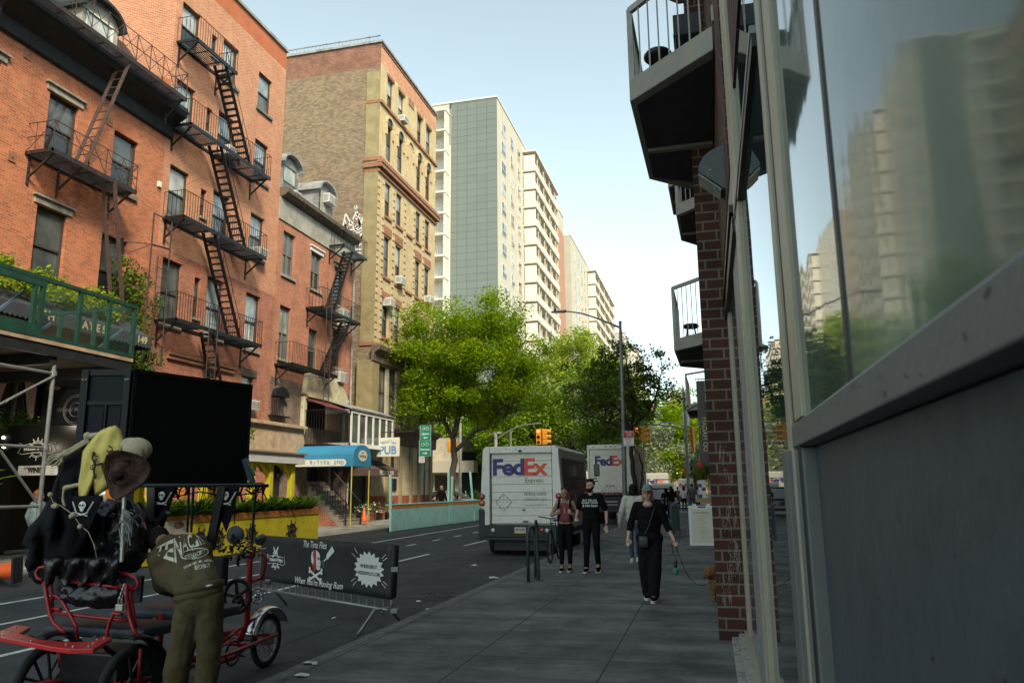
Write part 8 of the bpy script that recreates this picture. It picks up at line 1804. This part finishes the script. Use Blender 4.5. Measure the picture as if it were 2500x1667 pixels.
sd(0,.13,Zb,Zt,'screen_black','frame_bar',.03); sd(.85,1,Zb,Zt,'screen_black','frame_bar',.03); sd(.13,.85,Zt-.06,Zt,'screen_black','frame_bar',.02); sd(.13,.85,Zt-.34,Zt-.30,'screen_black','frame_bar',.02); sd(.44,.48,Zb,Zt-.34,'screen_black','frame_bar',.02); sd(.5,.8,Zt-.85,Zt-.36,'screen_navy','panel',.01); sd(.16,.42,Zt-.85,Zt-.36,'screen_navy','panel',.01)
m=MB()
for t_ in (.04,.09,.89,.95): m.ell(A.lerp(C_,t_)+na*.033+Vector((0,0,Zt-.10)),.010,7,5)
m.build('bolts','steel',bx)
m=MB(); m.tube([ony(600,1120,6.9),ony(622,1160,6.9)],.012,6); m.bar(ony(598,1120,7.2),ony(616,1178,7.2),.05); m.build('support_strut','rail_green',bx)
# ---------------------------------------------------------------- pirate dressing on the cart
def h3(a,b,y): return ony(a*.3316,900+b*.3316,y)
mat('sack',(.008,.009,.011),.28,var=.3,scale=10,bump=.9,bscale=9,spec=.5); mat('bone',(.44,.38,.24),.7,var=.18,scale=25,bump=.3,bscale=40); mat('shirt_yellow',(.68,.56,.15),.85,var=.10,scale=9,bump=.5,bscale=10); mat('felt',(.070,.042,.032),.95,spec=.1,var=.75,scale=16,bump=.6,bscale=22)  # felt: velvet highlights are painted in by its strong colour variation
tp_=thing('black_tarpaulin','torn black tarpaulin hanging over the red top rail of the cart seat','tarpaulin',z3(480,950,5.15)); vs=[];fs=[]; nx_,nz_=26,9
for i in range(nx_+1):
    for j in range(nz_+1):
        a=255+430*i/nx_; b=840+ (150+28*math.sin(i*1.1)+14*math.sin(i*2.7))*j/nz_; vs.append(z3(a,b,5.17+.03*math.sin(i*.9+j*.5)-.02*math.sin(j*.6)+(.16 if j<1 else 0)))
for i in range(nx_):
    for j in range(nz_): q=i*(nz_+1)+j; fs.append((q,q+1,q+nz_+2,q+nz_+1))
MB().add(vs,fs).build('cloth','sack',tp_,smooth=True,solid=.008)
sk=thing('black_sacks','heap of shiny black plastic sacks piled on the rear seat of the pedal cart','sacks',(-4.8,5.5,.6))
for c,r,l in (((560,1260),(.26,.18,.28),0),((760,1230),(.20,.18,.30),1),((900,1180),(.13,.16,.27),2),((640,1060),(.17,.16,.16),3),((820,1420),(.20,.18,.12),4),((560,1440),(.24,.18,.13),5),((965,1290),(.12,.16,.24),6),((400,1440),(.16,.16,.16),7),((500,1530),(.20,.10,.10),9),((760,1510),(.22,.10,.09),10),((330,1350),(.14,.14,.26),11),((700,1390),(.26,.16,.16),8)):
    m=MB(); m.ell(h3(c[0],c[1],5.62),r,24,16); blob(m,'sack','sack',sk,.022,1,world=True,disp=.07,dscale=.07)
m=MB(); m.ell(z3(540,1070,5.3),(.33,.12,.085),18,10); m.ell(z3(600,1050,5.3),(.24,.12,.12),18,10); m.ell(z3(430,1030,5.3),(.15,.1,.06),18,10); blob(m,'sagging_sack','sack',sk,.015,1,world=True,disp=.06,dscale=.1)
ck=thing('black_cloak','long black cloak draped from the skeleton arm down the left side of the cart','cloak',(-5.4,5.5,1.2))
out=[(500,600),(620,600),(700,900),(680,1200),(560,1480),(520,1560),(300,1570),(290,1430),(215,1495),(190,1440),(225,1330),(165,1290),(210,1180),(300,1080),(380,940),(410,830),(455,720)]
n=len(out); cxo=sum(a for a,_ in out)/n; cyo=sum(b for _,b in out)/n; vs=[];fs=[]; lev=7
for j in range(lev+1):
    for i,(a,b) in enumerate(out):
        t_=j/lev; fa=cxo+(a-cxo)*t_; fb=cyo+(b-cyo)*t_; yy=5.42-.16*math.sqrt(max(0,1-t_*t_))+.05*math.sin(fa*.045)+.03*math.sin(fb*.02+fa*.02); vs.append(h3(fa,fb,yy))
for j in range(lev):
    for i in range(n): k=(i+1)%n; fs.append((j*n+i,j*n+k,(j+1)*n+k,(j+1)*n+i))
MB().add(vs,fs).build('cloth','cloth_black2',ck,smooth=True,solid=.02)
# skeleton
sn=thing('skeleton','plastic skeleton in a yellow t-shirt reaching left from the top of the cart','skeleton',(-5.0,5.3,1.7)); sy=5.28
m=MB(); c=h3(1010,592,sy); rr=Matrix.Rotation(R(8),3,'Y')
m.ell(c,(.125,.095,.095),18,12,rot=rr); f=h3(905,600,sy); m.ell(f,(.055,.06,.052),12,8); m.ell(h3(905,640,sy),(.045,.05,.028),12,8); m.ell(h3(960,560,sy),(.08,.08,.06),12,8); blob(m,'skull','bone',sn,.008,1,world=True)
for a,b,r in ((905,585,.017),(930,612,.012)): MB().ell(h3(a,b,sy-.058),(r,.012,r*1.1),8,6).build('eye_socket','void',sn)
m=MB()
for k in range(6): m.box(h3(878,618+k*5,sy).x-.004,h3(890,618,sy).x,sy-.055,sy-.03,h3(878,618+k*5+4,sy).z,h3(878,618+k*5,sy).z)
m.build('teeth','bone',sn); MB().tube([h3(1058,595,sy-.085),h3(1060,625,sy-.08),h3(1056,650,sy-.06)],.004,4).build('seam','void',sn)
m=MB(); m.cap(h3(770,478,sy),.020,h3(655,495,sy),.024); m.ell(h3(645,495,sy),.034,10,7); m.cap(h3(645,520,sy),.016,h3(485,612,sy-.05),.013); m.cap(h3(650,535,sy),.012,h3(495,632,sy-.05),.010); m.ell(h3(480,622,sy-.05),(.03,.02,.03)); m.cap(h3(480,622,sy-.05),.022,h3(440,645,sy-.06),.026); blob(m,'arm_bones','bone',sn,.006,1,world=True)
m=MB(); base=[(430,632),(432,645),(436,660),(440,672),(455,650)]; tips=[[(395,632),(365,650),(352,668)],[(390,650),(360,675),(345,690)],[(398,668),(375,690),(355,702)],[(420,690),(402,705),(385,712)],[(455,680),(440,700),(425,712)]]
for b0,tp in zip(base,tips):
    q=[h3(b0[0],b0[1],sy-.06)]+[h3(a,b,sy-.07) for a,b in tp]
    for i,(a,b) in enumerate(zip(q,q[1:])): m.cap(a,.009-.001*i,b,.008-.001*i,8)
    for p in q: m.ell(p,.0105,8,6)
m.build('hand_bones','bone',sn,smooth=True)
m=MB(); m.cap(h3(590,850,sy),.016,h3(480,875,sy-.02),.020); m.ell(h3(480,880,sy-.02),.022); 
for k in range(7): m.cap(h3(470-4*math.sin(k*.5),900+k*16,sy-.02),.011,h3(468-6*math.sin(k*.5)+ (k>4)*8*(k-4),912+k*16,sy-.02),.010)
blob(m,'lower_arm_bones','bone',sn,.006,1,world=True)
# t-shirt as a puffed cloth shape
so=[(740,460),(800,432),(850,420),(885,450),(905,510),(905,565),(870,640),(800,690),(755,745),(765,800),(795,880),(745,915),(702,932),(690,858),(660,852),(640,935),(612,985),(592,980),(583,930),(582,845),(600,720),(612,610),(640,570),(690,510)]
n=len(so); cxo,cyo=730,680; vs=[];fs=[]; lev=8
for j in range(lev+1):
    for i,(a,b) in enumerate(so):
        t_=j/lev; fa=cxo+(a-cxo)*t_; fb=cyo+(b-cyo)*t_; yy=sy+.0-.055*math.sqrt(max(0,1-t_**3))+.016*math.sin(fa*.06+fb*.025)*min(1,t_*1.5)+.008*math.sin(fb*.05)*t_; vs.append(h3(fa,fb,yy))
for j in range(lev):
    for i in range(n): k=(i+1)%n; fs.append((j*n+i,j*n+k,(j+1)*n+k,(j+1)*n+i))
vb=[v+Vector((0,.10 if True else 0,0)) for v in vs]; N0=len(vs); ts=MB().add(vs,fs).build('tshirt','shirt_yellow',sn,smooth=True,solid=.012)
def sz(fa,fb): 
    return h3(fa,fb,sy-.085)
m=MB()
text(m,"CALM",.30,lambda x,y:sz(800-y*300+x*0,640+0+x*300) if False else sz(812+y*260,650+x*330),.012,shear=.0); 
m.build('print','ink_black',sn) if False else None
m=MB(); random.seed(12)
for p in ([(800,570),(825,580),(828,600),(800,612),(785,600)],[(785,640),(830,650)],[(790,640),(778,690),(800,700)],[(780,665),(815,670)]): 
    q=[sz(*k) for k in p]; m.tube(q,.006,4)
q=[(690,610),(680,660),(700,700),(690,760),(705,810)]
m.tube([sz(*k) for k in q],.008,5)
for k in range(46):
    t_=random.random(); a=690+10*math.sin(t_*9); b=615+t_*190; m.tube([sz(a,b),sz(a+random.uniform(-32,38)*(1-abs(t_-.5)*1.2),b+random.uniform(-16,16))],.0032,4)
m.tube([sz(700,710),sz(755,695)],.007,4); m.tube([sz(735,690),sz(758,720)],.005,4); m.build('print','ink_black',sn)
# hat
ht=thing('pirate_hat','floppy brown felt pirate hat hanging under the skull on the cart','hat',(-4.6,5.1,1.4)); hy=4.98
c=h3(925,795,hy); vs=[];fs=[]; n=32
for j,(r,dy,) in enumerate(((.035,.06),(.07,.05),(.09,.02),(.105,-.0),(.15,-.015),(.19,-.005),(.205,.03))):
    for i in range(n):
        a=2*math.pi*i/n; k_=r/.19; w_=1+.05*math.sin(3*a+1)*k_*k_; k=r/.205; vs.append((c.x+r*w_*math.cos(a)*.93,c.y+dy*-1+.045*math.sin(2*a+.9)*k*k,c.z+r*w_*math.sin(a)*.86+.02*k))
for j in range(6):
    for i in range(n): k=(i+1)%n; fs.append((j*n+i,j*n+k,(j+1)*n+k,(j+1)*n+i))
fs.append(tuple(range(n)))
o=MB().add(vs,fs).build('brim','felt',ht,smooth=True,solid=.012)
m=MB(); m.ell(h3(885,760,hy-.02),(.098,.07,.068),18,12,rot=Matrix.Rotation(R(-38),3,'Y')); blob(m,'crown','felt',ht,.010,2,world=True,disp=.006,dscale=.05)
m=MB(); m.tube([h3(845,655,hy),h3(880,670,hy-.05),h3(930,665,hy-.05),h3(960,690,hy)],.006,6); m.tube([h3(830,690,hy-.05),h3(800,790,hy-.055),h3(850,850,hy-.05)],.006,6); m.build('hat_band','felt',ht,smooth=True)
# bandanas and skull beads
def skullflag(label,a,b,w_,h_,y,s=1.,conv=h3,cat='pennant',grp='pirate pennants on the cart'):
    t=thing('pirate_pennant',label,cat,conv(a,b,y),0,grp)
    P=lambda dx,dz,k=0: conv(a,b,y)+Vector((dx,-k,dz))
    MB().add([P(-w_/2,h_*.3),P(w_/2,h_*.3),P(w_*.28,-h_*.35,.02),P(0,-h_*.7,.0),P(-w_*.28,-h_*.35,.02),P(0,0,.03)],[(0,5,4),(0,1,5),(1,2,5),(2,3,5),(3,4,5)]).build('cloth','cloth_black2',t,solid=.006)
    m=MB(); m.ell(P(0,h_*.08,.045),(.035*s,.008,.033*s),10,7); m.ell(P(0,h_*.08-.032*s,.045),(.020*s,.008,.016*s),8,6); m.tube([P(-.10*s,.05*s+h_*.02,.04),P(-.05*s,-.03*s,.045),P(0,-.048*s,.045),P(.05*s,-.03*s,.045),P(.10*s,.05*s+h_*.02,.04)],.006*s,4); m.tube([P(-.06*s,-.055*s,.043),P(.06*s,-.03*s,.043)],.005*s,4); m.tube([P(.06*s,-.055*s,.043),P(-.06*s,-.03*s,.043)],.005*s,4); m.build('skull_print','ink_white',t)
    m=MB(); m.ell(P(-.013*s,h_*.08+.002,.055),(.009*s,.004,.009*s),6,5); m.ell(P(.013*s,h_*.08+.002,.055),(.009*s,.004,.009*s),6,5); m.build('eye_socket','void',t)
skullflag('black triangular pennant with white skull and sabres below the yellow t-shirt',635,1030,.30,.34,5.22)
for u,l in ((905,'dark skull pennant below the canopy pipe near the hooded man'),(1310,'dark skull pennant under the right part of the canopy pipe')):
    skullflag(l,u+40 if u<1000 else u,510,.22,.42,6.15,1.0,z3)
t=thing('bead_chain','chain of small bone-coloured skull beads strung across the cloak','garland',h3(460,1040,5.18)); m=MB(); P=[h3(a,b,5.18) for a,b in ((365,915),(390,980),(450,1010),(500,1045),(540,1075),(590,1150),(650,1200),(690,1290),(715,1400))]; m.tube(P,.004,4)
for a,b in ((395,1010),(412,1012),(525,1085),(540,1072),(590,1160),(370,925),(830,925),(780,965)): m.ell(h3(a,b,5.16),(.022,.018,.02),8,6)
m.build('beads','bone',t,smooth=True)
t=thing('chrome_pole','slim chrome pole with tangled white ribbons standing at the back of the cart','pole',h3(900,1400,5.12)); MB().tube([h3(915,935,5.12),h3(908,1100,5.12),h3(895,1420,5.12)],.014,8).build('pole','steel',t); m=MB(); random.seed(15)
for k in range(13):
    x=905;y0=1040+random.uniform(-15,15); pts=[h3(x,y0,5.1)]; 
    for j in range(1,7): pts.append(h3(x+45*math.sin(j*.6+k)*random.uniform(.3,1.2)+25,y0+j*random.uniform(25,50),5.08+random.uniform(-.03,.03)))
    m.tube(pts,.0032,3)
m.build('ribbons','ink_lightgrey',t)
t=thing('padlock','steel padlock and chain hanging from the red seat frame','padlock',z3(690,1130,5.15)); m=MB(); c=z3(687,1130,5.15); m.box(c.x-.032,c.x+.032,c.y-.012,c.y+.012,c.z-.03,c.z+.02); m.build('body','steel',t,bevel=.005); MB().tube([c+Vector((-.02,0,.02)),c+Vector((-.018,0,.07)),c+Vector((.018,0,.07)),c+Vector((.02,0,.02))],.006,6).build('shackle','chrome',t); m=MB()
for k in range(8): p=z3(715-k*4,1010+k*12,5.15); m.tube([p+Vector((.012*math.cos(q*1.05)*(1 if k%2 else .4),.012*math.cos(q*1.05)*(0.3 if k%2 else .9),.018*math.sin(q*1.05))) for q in range(6)],.0035,4,closed=True)
m.build('chain','steel',t)
t=thing('string_netting','dark fringe and cords hanging from the canopy pipe','fringe',z3(1000,430,6.2)); m=MB(); random.seed(19)
for k in range(70):
    a=random.uniform(840,1540); p=z3(a,432,6.2); l=random.uniform(.05,.22)*(1.6 if 1150<a<1210 or 1270<a<1350 else .7); m.tube([p,p+Vector((random.uniform(-.04,.04),0,-l*.5)),p+Vector((random.uniform(-.06,.06),0,-l))],random.choice((.003,.006,.010)),4)
m.tube([z3(840,480,6.15),z3(1000,500,6.15),z3(1150,470,6.15),z3(1300,500,6.15),z3(1500,470,6.15)],.006,4); m.build('cords','cloth_black',t)
# ---------------------------------------------------------------- man bending over the cart
mn=thing('person','man bending over the pedal cart in olive sweatsuit with white arched back lettering','person',(-3.85,5.2,RZ)); 
def w3(a,b,y): return c3(a,b,y)
hipc=w3(540,860,5.2); 
hl=w3(470,900,5.22); hr=w3(625,890,5.18)
shL=w3(205,610,5.42); shR=w3(560,520,5.5); neck=w3(300,470,5.62); head=w3(215,440,5.78)
elL=w3(245,800,5.50); wrL=w3(330,850,5.95); elR=w3(590,800,5.75); wrR=w3(450,860,6.0)
fl=Vector((hl.x-.05,5.2,RZ+.08)); fr=Vector((hr.x-.02,5.22,RZ+.08)); kl=hl.lerp(fl,.5)+Vector((0,.0,0)); kr=hr.lerp(fr,.5)+Vector((0,.04,0))
m=MB(); m.cap(hipc,.08,neck+(hipc-neck)*.25,.08); m.cap(shL,.06,shR,.06); m.cap(neck,.055,head,.06); m.ell(head,(.078,.095,.095)); m.ell(head+Vector((-.03,.03,-.05)),(.06,.07,.06))
for a,b,c in ((shL,elL,wrL),(shR,elR,wrR)):
    m.cap(a,.05,b,.04); m.cap(b,.04,c,.028); d=(c-b).normalized(); m.cap(c,.03,c+d*.05,.03)
    for k in range(4): o=Vector((.018*(k-1.5),0,0)); m.cap(c+d*.04+o,.012,c+d*.10+o+Vector((0,0,-.015)),.010,8); m.cap(c+d*.10+o+Vector((0,0,-.015)),.010,c+d*.12+o+Vector((0,0,-.05)),.009,8)
    m.cap(c+d*.01+Vector((.03,0,0)),.013,c+d*.06+Vector((.055,0,-.01)),.011,8)
for a,b,c in ((hl,kl,fl),(hr,kr,fr)): m.cap(a+Vector((0,0,-.03)),.06,b+Vector((-.03,0,0)),.045); m.cap(b+Vector((-.03,0,0)),.045,c+Vector((-.04,0,0)),.035); m.cap(c,.04,c+Vector((-.03,.12,-.03)),.038)
blob(m,'body','skin_tan',mn,.010,1,world=True)
m=MB(); m.ell(head+Vector((0,-.01,.015)),(.088,.10,.10),16,11); m.ell(head+Vector((.03,-.05,.0)),(.075,.07,.085)); blob(m,'hair','hair_dark',mn,.010,1,world=True,disp=.012,dscale=.02)
# sweatshirt
m=MB()
waist=w3(533,815,5.2)
m.cap(waist+Vector((-.045,0,-.02)),.115,shL.lerp(shR,.5)+Vector((0,0,-.06)),.125); m.cap(waist+Vector((.055,0,.01)),.11,shR+Vector((-.02,0,-.09)),.095); m.cap(waist+Vector((-.085,0,-.01)),.09,shL+Vector((.09,0,-.10)),.10)
m.cap(shL+Vector((.03,0,0)),.082,shR+Vector((-.05,0,-.01)),.095); m.cap(shL+Vector((.02,0,-.01)),.082,elL,.066); m.cap(elL,.066,wrL,.045); m.cap(shR,.078,elR,.064); m.cap(elR,.064,wrR,.045)
m.ell(w3(330,480,5.55),(.10,.09,.06),14,9,rot=Matrix.Rotation(R(-25),3,'Y')); m.ell(w3(260,520,5.6),(.08,.08,.07))
m.cap(w3(195,600,5.5),.070,w3(300,480,5.55),.085); m.cap(w3(300,480,5.55),.085,w3(480,480,5.5),.085); m.ell(w3(300,470,5.62),(.10,.08,.07))
sw=blob(m,'sweatshirt','olive',mn,.010,4,world=True,disp=.016,dscale=.09,bake=True)
m=MB(); hem=[]
for k in range(24):
    a=2*math.pi*k/24; hem.append(w3(535,822,5.2)+Vector((.170*math.cos(a),.125*math.sin(a),.034*math.cos(a)+.005)))
m.tube(hem,.024,8,closed=True,ell=1.3); m.build('sweatshirt_hem','olive',mn,smooth=True)
m=MB(); m.tube([p+Vector((0,0,-.05)) for p in hem],.020,8,closed=True,ell=1.5); m.build('waistband','olive',mn,smooth=True)
MB().ell(w3(600,803,5.12),(.045,.03,.010),10,6,rot=Matrix.Rotation(R(-10),3,'Y')).build('undershirt','ink_white',mn,smooth=True)
# trousers
m=MB(); m.ell(w3(533,900,5.2),(.168,.135,.15),18,11); m.ell(w3(535,850,5.2),(.165,.125,.09),18,11)
m.cap(hl+Vector((-.0,0,-.02)),.105,kl+Vector((-.035,0,0)),.098); m.cap(kl+Vector((-.035,0,0)),.098,fl+Vector((-.045,0,.10)),.085); m.cap(hr+Vector((-.01,.02,-.02)),.10,kr+Vector((-.03,.02,0)),.088); m.cap(kr+Vector((-.03,.02,0)),.088,fr+Vector((-.04,.02,.10)),.08)
blob(m,'trousers','olive',mn,.012,3,world=True,disp=.028,dscale=.12)
for f in (fl,fr):
    m=MB(); m.cap(f+Vector((-.04,-.03,-.02)),.05,f+Vector((-.07,.13,-.04)),.042); o=blob(m,'shoe','cloth_black',mn,.012,1,world=True)
from mathutils.bvhtree import BVHTree
bpy.context.view_layer.update()
dm=sw.data; off=parent_loc(mn); bvh=BVHTree.FromPolygons([v.co+off for v in dm.vertices],[tuple(p.vertices) for p in dm.polygons])
def onback(a,b):
    tgt=w3(a,b,5.5); src=Vector((tgt.x+.35*0,3.6,tgt.z+.6)); base=w3(a,b,3.6)
    r=(tgt-Vector((0,0,HC))).normalized(); h,nn,i,d=bvh.ray_cast(Vector((0,0,HC)),r)
    if h is None: return w3(a,b,5.36)
    return h-r*.007
def arcword(m,word,pts,hts,bold=.01,wf=.9):
    # letters along a curve of the garment, each drawn on the cloth
    n=len(word)
    for i,chh in enumerate(word):
        t0=(i+.03)/n; t1=(i+.97)/n
        def cur(t):
            x=t*(len(pts)-1); k=min(int(x),len(pts)-2); f=x-k; return (pts[k][0]*(1-f)+pts[k+1][0]*f,pts[k][1]*(1-f)+pts[k+1][1]*f),(hts[k][0]*(1-f)+hts[k+1][0]*f,hts[k][1]*(1-f)+hts[k+1][1]*f)
        vs,fs=textmesh(chh,1,bold,'LEFT')
        if not vs: continue
        x0=min(v[0] for v in vs);x1=max(v[0] for v in vs);y0=min(v[1] for v in vs);y1=max(v[1] for v in vs)
        # subdivide the outline grid through many narrow strips is not needed: letters are small
        out=[]
        for v in vs:
            tx=t0+(t1-t0)*(v[0]-x0)/max(.01,x1-x0); ty=(v[1]-y0)/max(.01,y1-y0); p,h=cur(tx); out.append(onback(p[0]*(1-ty)+h[0]*ty,p[1]*(1-ty)+h[1]*ty))
        m.add(out,fs)
m=MB()
arcword(m,"TENACITY",[(180,548),(262,590),(365,625),(430,530),(480,505),(530,490),(562,478),(585,470)],[(205,500),(285,455),(350,425),(410,405),(460,398),(500,400),(530,412),(552,430)],.02)
arcword(m,"TENACITY",[(422,600),(450,592),(480,582),(505,575),(530,566),(550,555),(570,545),(590,538)],[(418,568),(445,556),(475,546),(500,540),(525,532),(548,524),(566,518),(584,514)],.02)
arcword(m,"DESIGNED IN AMERICA",[(415,672),(480,640),(540,620),(600,612),(648,612)],[(413,652),(478,622),(538,602),(598,595),(646,596)],.012)
arcword(m,"粘り強さ",[(500,680),(560,668),(625,650)],[(496,640),(556,632),(620,620)],.005)
rx,ry=108,38; pr=[]
for k in range(28): a=2*math.pi*k/28; pr.append(onback(500+rx*math.cos(a),550+ry*math.sin(a)-.16*rx*math.cos(a)))
m.tube(pr,.005,4,closed=True)
for f_ in (-.55,0,.55):
    m.tube([onback(500+f_*rx*.5*math.cos(t_*math.pi/8),548+ry*.95*math.sin(t_*math.pi/8)-f_*8) for t_ in range(-4,5) if abs(math.sin(t_*math.pi/8))>.55 and t_>0],.0025,3); m.tube([onback(500+f_*rx*.5*math.cos(t_*math.pi/8),548+ry*.95*math.sin(t_*math.pi/8)-f_*8) for t_ in range(-4,5) if abs(math.sin(t_*math.pi/8))>.55 and t_<0],.0025,3)
m.build('back_lettering','ink_cream',mn)
